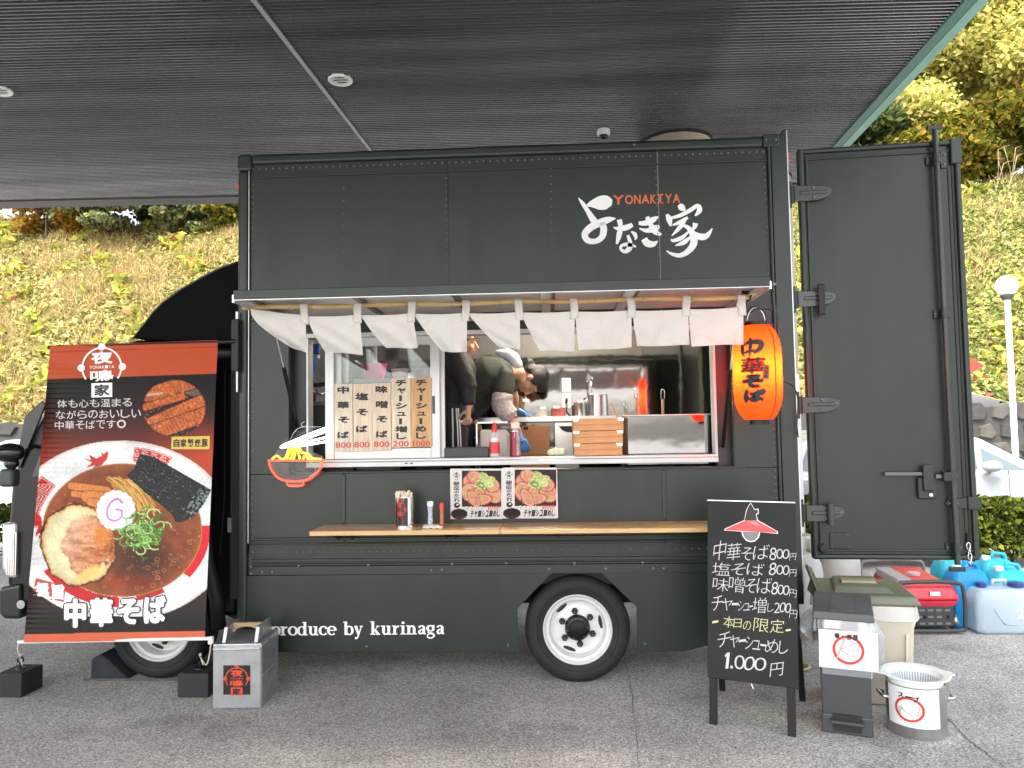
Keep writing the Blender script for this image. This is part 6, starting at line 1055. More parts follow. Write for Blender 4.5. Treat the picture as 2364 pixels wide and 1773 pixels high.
def pf(x, y, o=0):                                  # zoomed photograph units -> pot side
    a = ph0+(x-1395)/178.0*1.02; z = zr*.955-(y-1175)/ (1480-1175)*(zr*.955-.02)
    return Vector((pc.x+(pR+.0015+o)*math.cos(a), pc.y+(pR+.0015+o)*math.sin(a), z))
pn = MB().grid(lambda u, v: pf(1232+328*u, 1160+262*v), 24, 2).build('notice', film('laminated notice', (.78, .77, .77), .06, .2, .06), sp, smooth=True)
n = 44; mb = MB(); cx, cy, rx, ry = 1377, 1303, 88, 84; A_ = [pf(cx+rx*math.cos(a), cy+ry*math.sin(a), .001) for a in [2*math.pi*i/n for i in range(n)]]; B_ = [pf(cx+(rx-16)*math.cos(a), cy+(ry-16)*math.sin(a), .001) for a in [2*math.pi*i/n for i in range(n)]]; mb.add(A_+B_, [(i, (i+1) % n, n+(i+1) % n, n+i) for i in range(n)]).build('red_ring', redink, pn)
bw = [(1332, 1298), (1432, 1258), (1434, 1290), (1426, 1322), (1430, 1330), (1396, 1342), (1390, 1336), (1360, 1324)]; strokes(MB(), [[(x, y, 2.6) for x, y in bw+[bw[0]]]], lambda x, y: pf(x, y, .0014), 1).build('bowl_outline', ink, pn); strokes(MB(), [[(1332, 1298, 3), (1318, 1298, 3), (1316, 1345, 3)], [(1340, 1308, 3), (1326, 1312, 3), (1324, 1350, 3)]], lambda x, y: pf(x, y, .0014), 3).build('soup_drawing', ink, pn)
letters(MB(), [('ス', (1310, 1196, 1352, 1232)), ('ー', (1358, 1212, 1394, 1222)), ('プ', (1396, 1208, 1438, 1248))], lambda x, y: pf(x, y, .0018), .03, -.1).build('notice_lettering', ink, pn)
cl = thing('white_colander', 'white plastic colander resting on the stock pot', 'colander', (pc.x, pc.y, zr)); cw = mat('white colander plastic', (.76, .77, .76), .35); RR = .170; tz = Vector((pc.x, pc.y, zr+.012))
MB().lathe([(pR-.033, -.05), (pR-.024, .0), (pR-.010, .03), (RR, .036), (RR+.004, .03), (RR-.002, .027), (pR-.004, .022), (pR-.010, -.012)], tz, n=56, cap=False).build('rim', cw, cl, smooth=40); MB().lathe([(.001, -.10), (.06, -.095), (.09, -.07), (.10, -.05), (.113, -.045)], tz, n=56, cap=False).build('basket', cw, cl, smooth=40)
mb = MB()
for i in range(56): a = 2*math.pi*i/56; d_ = Vector((math.cos(a), math.sin(a), 0)); s_ = Vector((-d_.y, d_.x, 0)); mb.obox(tz+d_*.119+Vector((0, 0, -.024)), s_*.0034, d_*.0025, d_*.006+Vector((0, 0, .026)))
o = mb.build('slots', mat('slot grey', (.30, .36, .42), .6), cl); o['kind'] = 'stuff'
for s_ in (-1, 1): d_ = Vector((math.cos(-.1)*s_, math.sin(-.1)*s_, 0)); q_ = Vector((-d_.y, d_.x, 0)); MB().prism([tz+d_*(RR-.01)+q_*.05+Vector((0, 0, .03)), tz+d_*(RR+.028)+q_*.025+Vector((0, 0, .03)), tz+d_*(RR+.028)-q_*.025+Vector((0, 0, .03)), tz+d_*(RR-.01)-q_*.05+Vector((0, 0, .03))], (0, 0, .006)).build('ear', cw, cl, bevel=.004)
# ------------------------------------------------------------------ gas cylinders
def cyl(x, y, label, R_=.16, zb=0.0, H_=.62):
    t = thing('gas_cylinder', label, 'gas cylinder', (x, y, zb), 'gas cylinders'); gm = mat('grey white cylinder paint', (.62, .60, .57), .35, var=.25, vscale=6)
    MB().lathe([(R_*.86, .0), (R_*.86, .05), (R_*.9, .06)], (x, y, zb), n=32).build('foot_ring', mat('rusty foot', (.18, .12, .08), .7, var=.5, vscale=12), t, smooth=40)
    MB().lathe([(R_*.7, .05), (R_*.94, .08), (R_, .14), (R_, H_-.16), (R_*.93, H_-.09), (R_*.72, H_-.03), (R_*.3, H_), (.02, H_+.005)], (x, y, zb), n=36).build('tank', gm, t, smooth=True)
    cr = MB(); 
    for a0, a1 in ((-.7, .7), (2.4, 3.9), (1.2, 1.9), (4.3, 5.0)): cr.grid(lambda u, v, a0=a0, a1=a1: Vector((x+R_*.56*math.cos(a0+(a1-a0)*u), y+R_*.56*math.sin(a0+(a1-a0)*u), zb+H_-.05+.17*v)), 8, 2)
    cr.grid(lambda u, v: Vector((x+R_*.56*math.cos(2*math.pi*u), y+R_*.56*math.sin(2*math.pi*u), zb+H_+.09+.035*v)), 32, 1); cr.build('collar', gm, t, smooth=True, solid=.006)
    MB().lathe([(.018, H_), (.018, H_+.05), (.012, H_+.06), (.012, H_+.075)], (x, y, zb), n=12).build('valve', mat('brass', (.5, .36, .12), .35, .9), t, smooth=40); MB().lathe([(.028, H_+.075), (.028, H_+.09)], (x, y, zb), n=10).build('valve_knob', darkgrey, t); MB().tube([(x-.02, y, zb+H_+.035), (x-.07, y-.02, zb+H_+.05), (x-.12, y-.03, zb+H_+.02)], .012, 8).build('regulator', mat('zinc', (.5, .5, .48), .4, .6), t, smooth=True)
p_ = PZ(1874, 1480, 0); cyl(p_.x-.03, p_.y+.17, 'grey gas cylinder in front, directly behind the pedal bin', .185, 0, .66); p_ = PY(1965, 1300, 1.75); cyl(p_.x-.12, 1.75, 'grey gas cylinder at the back under the open door', .185, 0, .78)
hs_ = thing('yellow_hose', 'loop of pale yellow hose on the ground behind the chalkboard', 'hose', PZ(1858, 1545, 0)); h0_ = PZ(1853, 1540, 0); MB().tube([h0_+Vector((.09*math.cos(a)-.05, .10*math.sin(a), .012)) for a in [2*math.pi*i/24 for i in range(24)]], .009, 8, closed=True).build('coil', mat('yellow hose', (.6, .5, .2), .4), hs_, smooth=True)
# ------------------------------------------------------------------ generator
ge0 = PZ(2128, 1466, 0); ge = thing('generator', 'red portable generator in black tube frame', 'generator', (ge0.x, 1.5, 0)); gX0, gX1, gY0, gY1 = PY(2040, 1400, 1.35).x, PY(2226, 1400, 1.15).x, 1.15, 1.78; tb = mat('frame tube', (.05, .048, .047), .35); zt2 = PY(2190, 1345, 1.15).z
def loop(y, zt): return [(gX0+.03, y, .03), (gX1-.05, y, .03), (gX1, y, .08), (gX1, y, zt-.07), (gX1-.07, y, zt), (gX0+.07, y, zt), (gX0, y, zt-.07), (gX0, y, .08)]
for y, z_ in ((gY0, zt2), (gY1, zt2+.06)): MB().tube([Vector(p) for p in smoothline(loop(y, z_)+[loop(y, z_)[0]], 3)[:-1]], .016, 8, closed=True).build('frame_loop', tb if y == gY0 else mat('frame tube pale', (.22, .19, .19), .4), ge, smooth=True)
for x in (gX0+.05, gX1-.05): MB().tube([(x, gY0, .03), (x, gY1, .03)], .014, 8).build('frame_bar', tb, ge); 
redp = mat('generator red', (.62, .02, .04), .28, coat=.3); tz0, tz1 = PY(2190, 1405, gY0).z, PY(2190, 1362, gY0).z; mb = MB(); a_, b_ = gX0+.06, gX1-.03
MB().add([(a_+.02, gY0+.03, tz0), (b_-.03, gY0+.03, tz0), (b_-.03, gY1-.05, tz0), (a_+.02, gY1-.05, tz0), (a_, gY0+.005, tz0+.06), (b_, gY0+.005, tz0+.06), (b_, gY1-.03, tz0+.06), (a_, gY1-.03, tz0+.06)], BF).build('tank_lower', redp, ge, bevel=.015)
tk = MB().add([(a_-.01, gY0-.005, tz0+.063), (b_+.01, gY0-.005, tz0+.063), (b_+.01, gY1-.02, tz0+.063), (a_-.01, gY1-.02, tz0+.063), (a_+.03, gY0+.03, tz1+.03), (b_-.03, gY0+.03, tz1+.03), (b_-.06, gY1-.07, tz1+.08), (a_+.05, gY1-.07, tz1+.08)], BF).build('fuel_tank', redp, ge, bevel=.02, seg=3)
MB().lathe([(.05, 0), (.05, .02), (.035, .026)], ((a_+b_)/2+.02, (gY0+gY1)/2, tz1+.055), n=20).build('fuel_cap', mat('grey pink cap', (.5, .4, .42), .4), tk, smooth=40); MB().sheet([(PY(2146, 1361, gY0).x, gY0-.007, tz0+.10), (PY(2170, 1361, gY0).x, gY0-.007, tz0+.10), (PY(2170, 1352, gY0).x, gY0+.001, tz0+.13), (PY(2146, 1352, gY0).x, gY0+.001, tz0+.13)]).build('label', paper, tk)
MB().obox(((gX0+gX1)/2-.13, (gY0+gY1)/2, tz1+.045), (.06, 0, 0), (0, .2, .01), (0, 0, .03)).build('grey_panel', mat('grey panel', (.3, .3, .31), .4), tk, bevel=.01)
ez = PY(2180, 1412, gY0).z; MB().box((gX0+.05, gY0+.06, .10), (gX1-.03, gY1-.08, ez-.02)).build('engine', mat('engine dark', (.03, .03, .03), .5, .3, bump=.5, bscale=14), ge, bevel=.02); px0, px1 = PY(2128, 1440, gY0).x, PY(2207, 1440, gY0).x; pz0, pz1 = PY(2128, 1448, gY0).z, PY(2128, 1402, gY0).z
gp = MB().box((px0-.03, gY0+.02, pz0), (px1, gY0+.06, pz1)).build('end_cover', mat('cover grey', (.035, .036, .038), .55), ge, bevel=.006)
for i in range(4):
    for j in range(3): x = px0-.01+(px1-px0)*(i+.35)/4; z = pz0+(pz1-pz0)*(j+.45)/3; MB().box((x-.018, gY0+.017, z-.008), (x+.022, gY0+.019, z+.008)).build('vent_slot', mat('vent pale', (.16, .16, .16), .5), gp)
for x in (px0+.03, px1-.05): MB().lathe([(.014, 0), (.014, .01), (.004, .012)], (x, gY0+.018, (pz0+pz1)/2), (0, -1, 0), 12).build('cover_bolt', blackp, gp)
MB().tube([(gX1-.06, gY0+.2, ez-.03), (gX1-.03, gY0+.1, ez-.06), (gX1-.04, gY0+.05, ez-.1)], .02, 8).build('exhaust', mat('zinc', (.5, .5, .48), .4, .6), ge, smooth=True)
# ------------------------------------------------------------------ water cans
def jerry(px, py, W_, D_, H_, m, capm, label, rot=0.0, low=False, front=None):
    p_ = PZ(px, py, 0); t = thing('water_can', label, 'jerrycan', p_, 'water cans'); R3 = Matrix.Rotation(rot, 3, 'Z'); T = lambda x, y, z: p_+R3 @ Vector((x, y+D_/2, z))
    def ringp(w_, d_, z): return [T(sx*w_/2*a, sy*d_/2*b_, z) for sx, sy, a, b_ in ((-1, -1, .8, 1), (1, -1, .8, 1), (1, -1, 1, .8), (1, 1, 1, .8), (1, 1, .8, 1), (-1, 1, .8, 1), (-1, 1, 1, .8), (-1, -1, 1, .8))]
    L_ = [(.9, .9, 0), (1, 1, .03), (1, 1, H_*.62), (.97, .97, H_*.80), (.8, .82, H_*.93), (.6, .6, H_)] if not low else [(.9, .9, 0), (1, 1, .03), (1, 1, H_*.72), (.94, .94, H_*.88), (.82, .82, H_)]
    mb = MB(); vs = []; [vs.extend(ringp(W_*a, D_*b_, z)) for a, b_, z in L_]; fs = [(i*8+k, i*8+(k+1) % 8, (i+1)*8+(k+1) % 8, (i+1)*8+k) for i in range(len(L_)-1) for k in range(8)]+[tuple(range(8))[::-1], tuple(range(8*(len(L_)-1), 8*len(L_)))]
    mb.add(vs, fs).build('body', m, t, bevel=.016, seg=3, smooth=50)
    if low:
        for cxp in (-W_*.30, W_*.22): MB().lathe([(.028, 0), (.028, .02), (.038 if cxp < 0 else .06, .022), (.038 if cxp < 0 else .06, .05), (.03 if cxp < 0 else .052, .054)], T(cxp, -.02, H_-.015), n=22).build('cap', capm, t, smooth=40)
        MB().tube([T(-W_*.1, .02, H_-.02), T(-W_*.08, .02, H_+.045), T(W_*.10, .02, H_+.045), T(W_*.1, .02, H_-.02)], .016, 8).build('handle', m, t, smooth=True)
    else:
        MB().tube([T(-W_*.10, 0, H_*.94), T(-W_*.02, 0, H_+.05), T(W_*.28, 0, H_+.035), T(W_*.42, 0, H_*.80)], .017, 8).build('handle', m, t, smooth=True); MB().lathe([(.03, 0), (.03, .02), (.036, .022), (.036, .055), (.03, .058)], T(-W_*.26, -.02, H_*.93), n=20).build('cap', capm, t, smooth=40)
    for k in range(2): MB().tube([T(-W_*.26+k*.0, -D_/2-.002, H_*(.62-.05*k)), T(-W_*.12, -D_/2-.002, H_*(.24)), T(W_*.1*k-.02, -D_/2-.002, H_*.22)], .004, 6).build('moulded_line', m, t, smooth=True)
    return t
blue = translucent('blue can plastic', (.01, .33, .72), (.02, .45, .9), .25, .35); cyan = translucent('cyan can plastic', (.03, .50, .68), (.05, .6, .8), .25, .35); clear = translucent('clear can plastic', (.58, .68, .74), (.6, .74, .82), .4, .35); navy = mat('navy cap', (.02, .04, .22), .35); wc = mat('white cap', (.7, .75, .78), .4)
jerry(2252, 1452, .30, .22, .46, blue, wc, 'blue water can nearest the generator, behind the clear can'); jerry(2215, 1420, .28, .22, .46, cyan, wc, 'cyan water can half hidden behind the generator frame'); jerry(2318, 1420, .30, .22, .46, cyan, wc, 'cyan water can at the back nearest the hedge'); jerry(2350, 1440, .30, .22, .42, cyan, wc, 'cyan water can cut by the right picture edge')
wj = jerry(2340, 1466, .52, .30, .34, clear, navy, 'clear twenty litre water can with navy caps at the right', 0, True)
w0 = PZ(2340, 1466, 0); letters(MB(), [('2', (0, 0, 1, 1)), ('0', (1.1, 0, 2.1, 1))], lambda x, y: Vector((w0.x+.035+x*.045, w0.y-.003, .20-y*.075)), .0).build('embossed_number', mat('pale emboss', (.8, .86, .9), .4), wj)
# ------------------------------------------------------------------ price boards in the window
def q3b(x0, y0, x1, y1): return (*q3(x0, y0), *q3(x1, y1))
YP = YF-.022; pinew = [pine('pine board pale', (.70, .60, .46)), pine('pine board warm', (.71, .60, .45)), pine('pine board', (.70, .58, .43)), pine('pine board fair', (.70, .60, .46)), pine('pine board orange', (.60, .36, .16))]
MENU = [((770, 848, 908, 1368), [('中', (792, 868, 882, 926)), ('華', (792, 984, 882, 1040)), ('そ', (798, 1100, 882, 1150)), ('ば', (792, 1214, 882, 1268))], '800', (776, 1296, 900, 1340), 'pale wooden price board reading chuka soba, leftmost in the window'),
 ((915, 848, 1055, 1368), [('塩', (930, 918, 1030, 976)), ('そ', (938, 1040, 1026, 1092)), ('ば', (934, 1168, 1024, 1222))], '800', (918, 1294, 1042, 1338), 'pale wooden price board for salt ramen, second from the left'),
 ((1060, 842, 1200, 1362), [('味', (1084, 864, 1178, 920)), ('噌', (1086, 978, 1180, 1036)), ('そ', (1092, 1094, 1178, 1146)), ('ば', (1088, 1208, 1178, 1262))], '800', (1070, 1290, 1194, 1334), 'pale wooden price board for miso ramen, third from the left'),
 ((1208, 806, 1348, 1338), [('チ', (1238, 818, 1322, 868)), ('ャ', (1250, 880, 1318, 922)), ('ー', (1264, 938, 1288, 982), 1), ('シ', (1238, 994, 1326, 1042)), ('ュ', (1248, 1064, 1318, 1096)), ('ー', (1264, 1114, 1288, 1160), 1), ('増', (1234, 1172, 1328, 1222)), ('し', (1244, 1228, 1322, 1276))], '200', (1216, 1288, 1342, 1330), 'pale wooden price board for extra pork, fourth from the left'),
 ((1353, 803, 1510, 1334), [('チ', (1392, 816, 1476, 866)), ('ャ', (1404, 878, 1472, 920)), ('ー', (1420, 936, 1444, 980), 1), ('シ', (1392, 992, 1480, 1040)), ('ュ', (1402, 1062, 1472, 1094)), ('ー', (1420, 1112, 1444, 1158), 1), ('め', (1392, 1170, 1474, 1218)), ('し', (1394, 1222, 1474, 1272))], '1000', (1358, 1286, 1504, 1330), 'orange brown wooden price board for pork rice, rightmost of five')]
for i, (bx_, chs, pr, prb, lab) in enumerate(MENU):
    x0, y0, x1, y1 = q3b(*bx_); a, b_ = PY(x0, y1, YP), PY(x1, y0, YP); t = thing('price_board', lab, 'price board', ((a.x+b_.x)/2, YP, a.z), 'wooden price boards')
    MB().box((a.x, YP, a.z), (b_.x, YP+.009, b_.z)).build('plank', pinew[i], t, bevel=.001); fp = lambda x, y: PY(x, y, YP-.001)
    letters(MB(), [(c[0], q3b(*c[1]))+tuple(c[2:]) for c in chs], fp, .04).build('brush_lettering', ink, t)
    w_ = (prb[2]-prb[0])/len(pr); letters(MB(), [(c, q3b(prb[0]+w_*(k+(.18 if c == '1' else .04)), prb[1], prb[0]+w_*(k+(.72 if c == '1' else .96)), prb[3])) for k, c in enumerate(pr)], fp, .012).build('price_lettering', redink, t)
# ------------------------------------------------------------------ kitchen fittings
def Z4(x, y, Y): return PY(*q4(x, y), Y)
def front(x0, y0, x1, y1, Y, D_, use=Z4): a, b_ = use(x0, y1, Y), use(x1, y0, Y); return (min(a.x, b_.x), Y, a.z), (max(a.x, b_.x), Y+D_, b_.z)
YK = 1.28
kc = thing('kitchen_counter', 'stainless steel kitchen counter along the far wall of the truck', 'counter', (.2, 1.5, FZ)); kz = Z4(800, 700, YK).z
MB().box((Z4(270, 700, YK).x, YK, kz-.045), (BX1-.13, TW-.065, kz)).build('worktop', steelr, kc, bevel=.004); 
for x in (BX1-.2, Z4(300, 700, YK).x): MB().box((x, YK+.03, FZ+.002), (x+.04, YK+.07, kz-.046)).build('leg', steelr, kc)
a, b_ = front(888, 742, 1060, 990, YK+.02, .45); fd = thing('fridge_drawer', 'grey under-counter fridge drawer with black handle slot', 'fridge', (a[0], YK, FZ)); MB().box((a[0], a[1], FZ+.01), (b_[0], b_[1], kz-.05)).build('front', steelr, fd, bevel=.004); MB().prism([Z4(x, y, YK+.015) for x, y in ((915, 770), (1018, 770), (1018, 815), (975, 815), (940, 800))], (0, .01, 0)).build('handle_slot', blackm, fd)
a, b_ = front(560, 766, 845, 985, .95, .25); t = MB().box(a, b_).build('carton', mat('orange cardboard', (.46, .22, .09), .7, bump=.2, bscale=60), bevel=.003); tag(t, 'orange brown cardboard carton below the counter', 'carton'); MB().box((Z4(658, 775, .948).x, .946, Z4(658, 798, .948).z), (Z4(692, 775, .948).x, .949, Z4(692, 775, .948).z)).build('hand_hole', blackm, t)
MB().box((a[0], a[1], FZ+.002), (b_[0], b_[1], a[2]-.002)).build('lower_half', MATS['orange cardboard'], t)
a, b_ = front(318, 742, 550, 1010, .62, .30); t = thing('white_tub', 'white plastic tub in a steel rack under the bending cook', 'tub', (a[0], .62, FZ)); MB().prism([Z4(x, y, .62) for x, y in ((340, 795), (520, 795), (545, 830), (548, 1010), (340, 1010))], (0, .22, 0)).build('tub', mat('ivory plastic', (.62, .58, .52), .45), t, bevel=.02, seg=3); MB().box((Z4(312, 742, .60).x, .60, FZ+.002), (Z4(322, 742, .60).x, .63, Z4(312, 742, .6).z)).build('rack_post', chrome, t); MB().box((Z4(312, 742, .60).x, .60, Z4(312, 752, .6).z), (Z4(545, 742, .60).x, .63, Z4(312, 740, .6).z)).build('rack_rail', chrome, t)
# pots and tubs on the far counter
def vessel(name, lab, cat, x0, x1, yt, Y, m, open_=True, grp=None, taper_=1.0):
    a, b_ = Z4(x0, 690, Y), Z4(x1, 690, Y); r = (b_.x-a.x)/2; c_ = ((a.x+b_.x)/2, Y, kz+.001); h = Z4(x0, yt, Y).z-kz; o = MB().lathe([(r*taper_, 0), (r, h), (r*1.03, h+.002), (r*.95, h), (r*.93*taper_, .012)], c_, n=32).build(name, m, smooth=40); tag(o, lab, cat, grp); return c_, r, h
c_, r, h = vessel('steel_pot', 'tall steel soup pot with ladle on the far counter', 'pot', 1125, 1275, 545, 1.5, steelr)
ld_ = thing('ladle', 'steel ladle standing in the tall soup pot', 'ladle', (c_[0]-.03, c_[1], kz+h*.5)); MB().tube([(c_[0]-.02, 1.5, kz+.10), Z4(1160, 540, 1.5), Z4(1150, 430, 1.5)], .007, 6).build('shaft', chrome, ld_, smooth=True); MB().tube([Z4(1150, 430, 1.5), Z4(1148, 412, 1.48), Z4(1160, 410, 1.5), Z4(1162, 430, 1.5)], .006, 6).build('hook', chrome, ld_, smooth=True); MB().tube([Z4(1162, 540, 1.49), Z4(1105, 600, 1.49)], .014, 6).build('white_handle', wht, ld_, smooth=True)
vessel('steel_pot', 'small steel pot left of the tall soup pot', 'pot', 1030, 1115, 602, 1.45, steelr); vessel('white_tub_small', 'small white tub on the far counter beside the cook', 'tub', 735, 838, 658, 1.4, mat('milky plastic', (.62, .61, .58), .4), taper_=.85); vessel('red_tub', 'clear tub of red pickles on the far counter', 'tub', 860, 968, 645, 1.4, mat('red pickle tub', (.55, .12, .10), .3), taper_=.9)
for (y0, y1, lab) in ((418, 525, 'white switch box high on the steel wall'), (532, 636, 'white socket box with black plug on the steel wall')):
    a, b_ = front(940, y0, 1005, y1, TW-.10, .036); t = thing('socket_box', lab, 'socket', (a[0], a[1], a[2])); MB().box(a, b_).build('casing', wht, t, bevel=.008); c_ = Z4(972, (y0+y1)/2, TW-.105)
    if y0 < 500: MB().box((c_.x-.014, TW-.106, c_.z-.014), (c_.x+.014, TW-.10, c_.z+.014)).build('switch', mat('ivory switch', (.6, .58, .5), .4), t)
    else: MB().box((c_.x-.012, TW-.125, c_.z-.02), (c_.x+.012, TW-.10, c_.z+.02)).build('plug', blackm, t); MB().tube([c_+Vector((0, -.02, -.02)), c_+Vector((.0, -.03, -.10)), c_+Vector((.05, -.04, -.16))], .005, 6).build('cord', blackm, t, smooth=True)
for x, y in ((675, 582), (800, 638), (900, 632), (1075, 590)):
    c_ = Z4(x, y, TW-.066); t = MB().box((c_.x-.026, TW-.068, c_.z-.011), (c_.x+.026, TW-.0635, c_.z+.011)).build('wall_label', paper); tag(t, {675: 'small paper label on the steel wall right of the cook', 800: 'small paper label above the white tub', 900: 'small paper label above the red pickle tub', 1075: 'small paper label above the small pot'}[x], 'label', 'paper labels on the steel wall')
# noodle boiler
YB_ = .26; a, b_ = front(1385, 690, 2040, 985, YB_, .42); bo_ = thing('noodle_boiler', 'polished stainless noodle boiler at the right of the window', 'boiler', (a[0], YB_, wz0)); R_ = .05
MB().prism([(a[0]+R_*(1-math.cos(w)), YB_+R_*(1-math.sin(w)), b_[2]-.0) for w in [i*math.pi/16 for i in range(9)]]+[(b_[0], YB_, b_[2]), (b_[0], b_[1], b_[2]), (a[0], b_[1], b_[2])], (0, 0, FZ-b_[2]+.01)).build('casing', steel, bo_, smooth=30)
MB().box((a[0]+.01, YB_+.01, b_[2]), (b_[0], b_[1], b_[2]+.012)).build('rim', steelr, bo_, bevel=.004); MB().box((b_[0]+.002, YB_-.01, FZ+.05), (b_[0]+.05, b_[1], b_[2]+.012)).build('end_panel', blackm, bo_)
for x, yt in ((1475, 505), (1675, 512), (1402, 602)):
    p_ = Z4(x, 682, .45); q_ = Z4(x+(8 if x < 1500 else 0), yt+60, .45); t = thing('noodle_strainer', {1475: 'left noodle strainer handle rising from the boiler', 1675: 'right wooden noodle strainer handle rising from the boiler', 1402: 'short steel strainer handle at the boiler edge'}[x], 'strainer', p_, 'noodle strainers'); MB().tube([p_+Vector((0, 0, -.12)), q_], .010, 8).build('grip', mat('strainer wood', (.30, .20, .12), .5), t, smooth=True); tp_ = Z4(x, yt, .45); w_ = .012; MB().tube([q_+Vector((-w_, 0, 0)), tp_+Vector((-w_, 0, .0)), tp_+Vector((0, 0, .012)), tp_+Vector((w_, 0, 0)), q_+Vector((w_, 0, 0))], .0032, 6).build('wire_hook', chrome, t, smooth=True)
t = thing('wooden_spatula', 'thin wooden spatula leaning on the crates', 'spatula', Z4(1345, 705, .22)); MB().obox((Z4(1302, 602, .3)+Z4(1348, 712, .22))/2, (.008, 0, 0), (0, .004, 0), (Z4(1302, 602, .3)-Z4(1348, 712, .22))/2).build('blade', mat('spatula wood', (.42, .26, .10), .5), t, bevel=.002)
# wooden noodle crates
crw = mat('crate cedar', (.55, .29, .12), .5, var=.45, vscale=9, stretch=(1.2, 9, 9), col2=(.42, .20, .07)); wsz = wz0+.053
for k in range(3):
    x0, y0, x1, y1 = 1022+k*4, 712+k*92, 1388-k*4, 712+(k+1)*92; a, b_ = front(x0, y0, x1, y1, .11, .30); hgt = (Z4(1200, 712, .11).z-wsz)/3; z0_ = wsz+.001+hgt*(2-k); t = thing('noodle_crate', ('top', 'middle', 'bottom')[k]+' wooden noodle crate of the stack on the window sill', 'crate', ((a[0]+b_[0])/2, .26, z0_), 'wooden noodle crates')
    h1 = hgt-.003; f_ = MB().box((a[0], .11, z0_), (b_[0], .122, z0_+h1*.5)).build('front_board', crw, t, bevel=.002); MB().box((a[0]+.006, .113, z0_+h1*.5), (b_[0]-.006, .123, z0_+h1)).build('front_board', crw, t, bevel=.002)
    MB().box((a[0], .40, z0_), (b_[0], .412, z0_+h1)).build('back_board', crw, t); MB().box((a[0], .123, z0_), (a[0]+.012, .40, z0_+h1)).build('side_board', crw, t); MB().box((b_[0]-.012, .123, z0_), (b_[0], .40, z0_+h1)).build('side_board', crw, t); MB().box((a[0]+.012, .123, z0_), (b_[0]-.012, .40, z0_+.01)).build('base_board', crw, t)
    for xx, s_ in ((a[0]-.002, 1), (b_[0]+.002, -1)): MB().prism([(xx, .1085, z0_+h1+.002), (xx+.045*s_, .1085, z0_+h1+.002), (xx+.036*s_, .1085, z0_+h1-.018), (xx, .1085, z0_+h1-.018)], (0, .003, 0)).build('corner_bracket', mat('zinc bracket', (.62, .62, .6), .35, .8), t)
# on the sill
a, b_ = front(80, 926, 400, 988, .13, .22); t = thing('black_tray', 'shallow black tray on the window sill', 'tray', (a[0], .13, wsz)); zt3 = b_[2]; MB().box((a[0]+.01, .14, wsz), (b_[0]-.01, .34, wsz+.01)).build('base', blackm, t)
for p0, p1 in (((a[0], .13), (b_[0], .142)), ((a[0], .338), (b_[0], .35)), ((a[0], .142), (a[0]+.012, .338)), ((b_[0]-.012, .142), (b_[0], .338))): MB().box((*p0, wsz), (*p1, zt3)).build('rim', mat('charcoal plastic', (.03, .032, .036), .45), t, bevel=.003)
c0_ = Z4(462, 985, .16); r = .021*1.7; t = thing('squeeze_bottle', 'clear squeeze bottle with red nozzle cap on the sill', 'bottle', (c0_.x, .16, wsz)); H1 = Z4(462, 812, .16).z-wsz; H2 = Z4(462, 745, .16).z-wsz; pb_ = film('bottle plastic', (.8, .78, .76), .62, .12, .16)
MB().lathe([(r, 0), (r, H1*.72), (r*.8, H1*.85), (r*.42, H1), (r*.42, H1*1.04)], (c0_.x-.012, .16, wsz+.001), n=24).build('body', pb_, t, smooth=40); MB().lathe([(r*.5, H1*.98), (r*.5, H2*.9), (r*.3, H2*.94), (r*.3, H2)], (c0_.x-.012, .16, wsz+.001), n=18).build('cap', mat('red cap', (.62, .03, .02), .35), t, smooth=40); MB().lathe([(r*1.02, H1*.14), (r*1.02, H1*.6)], (c0_.x-.012, .16, wsz), n=24, cap=False).build('label', mat('red label film', (.6, .03, .05), .4), t, smooth=True)
c0_ = Z4(603, 982, .17); r = .034; t = thing('gas_torch', 'red gas can with cooking torch head on the sill', 'torch', (c0_.x, .17, wsz)); H1 = Z4(603, 795, .17).z-wsz; cm = mat('gas can red', (.26, .012, .03), .3, .3, coat=.3); MB().lathe([(r, 0), (r, H1*.93)], (c0_.x, .17, wsz+.001), n=28).build('can', cm, t, smooth=40); MB().lathe([(r*1.04, H1*.92), (r*1.04, H1*.96), (r*.8, H1), (r*.4, H1*1.04), (r*.4, H1*1.10)], (c0_.x, .17, wsz), n=24).build('can_top', chrome, t, smooth=40); tz_ = wsz+H1*1.15; MB().obox((c0_.x, .17, tz_), (.03, 0, 0), (0, .014, 0), (0, 0, .02)).build('torch_body', mat('ivory torch', (.62, .56, .44), .4), t, bevel=.006)
MB().tube([(c0_.x-.10, .17, tz_+.006), (c0_.x-.03, .17, tz_+.004)], .010, 10).build('nozzle', darkgrey, t, smooth=40); MB().tube([(c0_.x+.03, .17, tz_), (c0_.x+.05, .17, tz_-.002)], .012, 10).build('knob', blackm, t, smooth=40); MB().grid(lambda u, v: Vector((c0_.x+(r+.0006)*math.cos(-1.57+.25+u*1.0), .17+(r+.0006)*math.sin(-1.57+.25+u*1.0), wsz+H1*(.04+.86*v))), 8, 1).build('silver_panel', mat('silver print', (.5, .5, .52), .35, .5, var=.7, vscale=60), t, smooth=True)
MB().tube([(c0_.x-.004, .17-r-.001, wsz+H1*.70), (c0_.x-.004, .17-r-.001, wsz+H1*.90)], .0018, 5).build('white_line', whiteink, t)
t = thing('wrapped_vegetables', 'pale green vegetables in clear wrap on the sill', 'vegetables', Z4(900, 975, .18)); vg = mat('pale cabbage', (.45, .5, .28), .35, var=.5, vscale=25, col2=(.66, .68, .55), coat=.5)
for x, y, r in ((862, 955, .026), (895, 945, .032), (935, 945, .03), (912, 960, .03)): p_ = Z4(x, y, .18); MB().ball((p_.x, .18+random.uniform(-.02, .02), wsz+r*.85), (r*1.15, r, r*.9), 14, 9).build('head', vg, t, smooth=True)
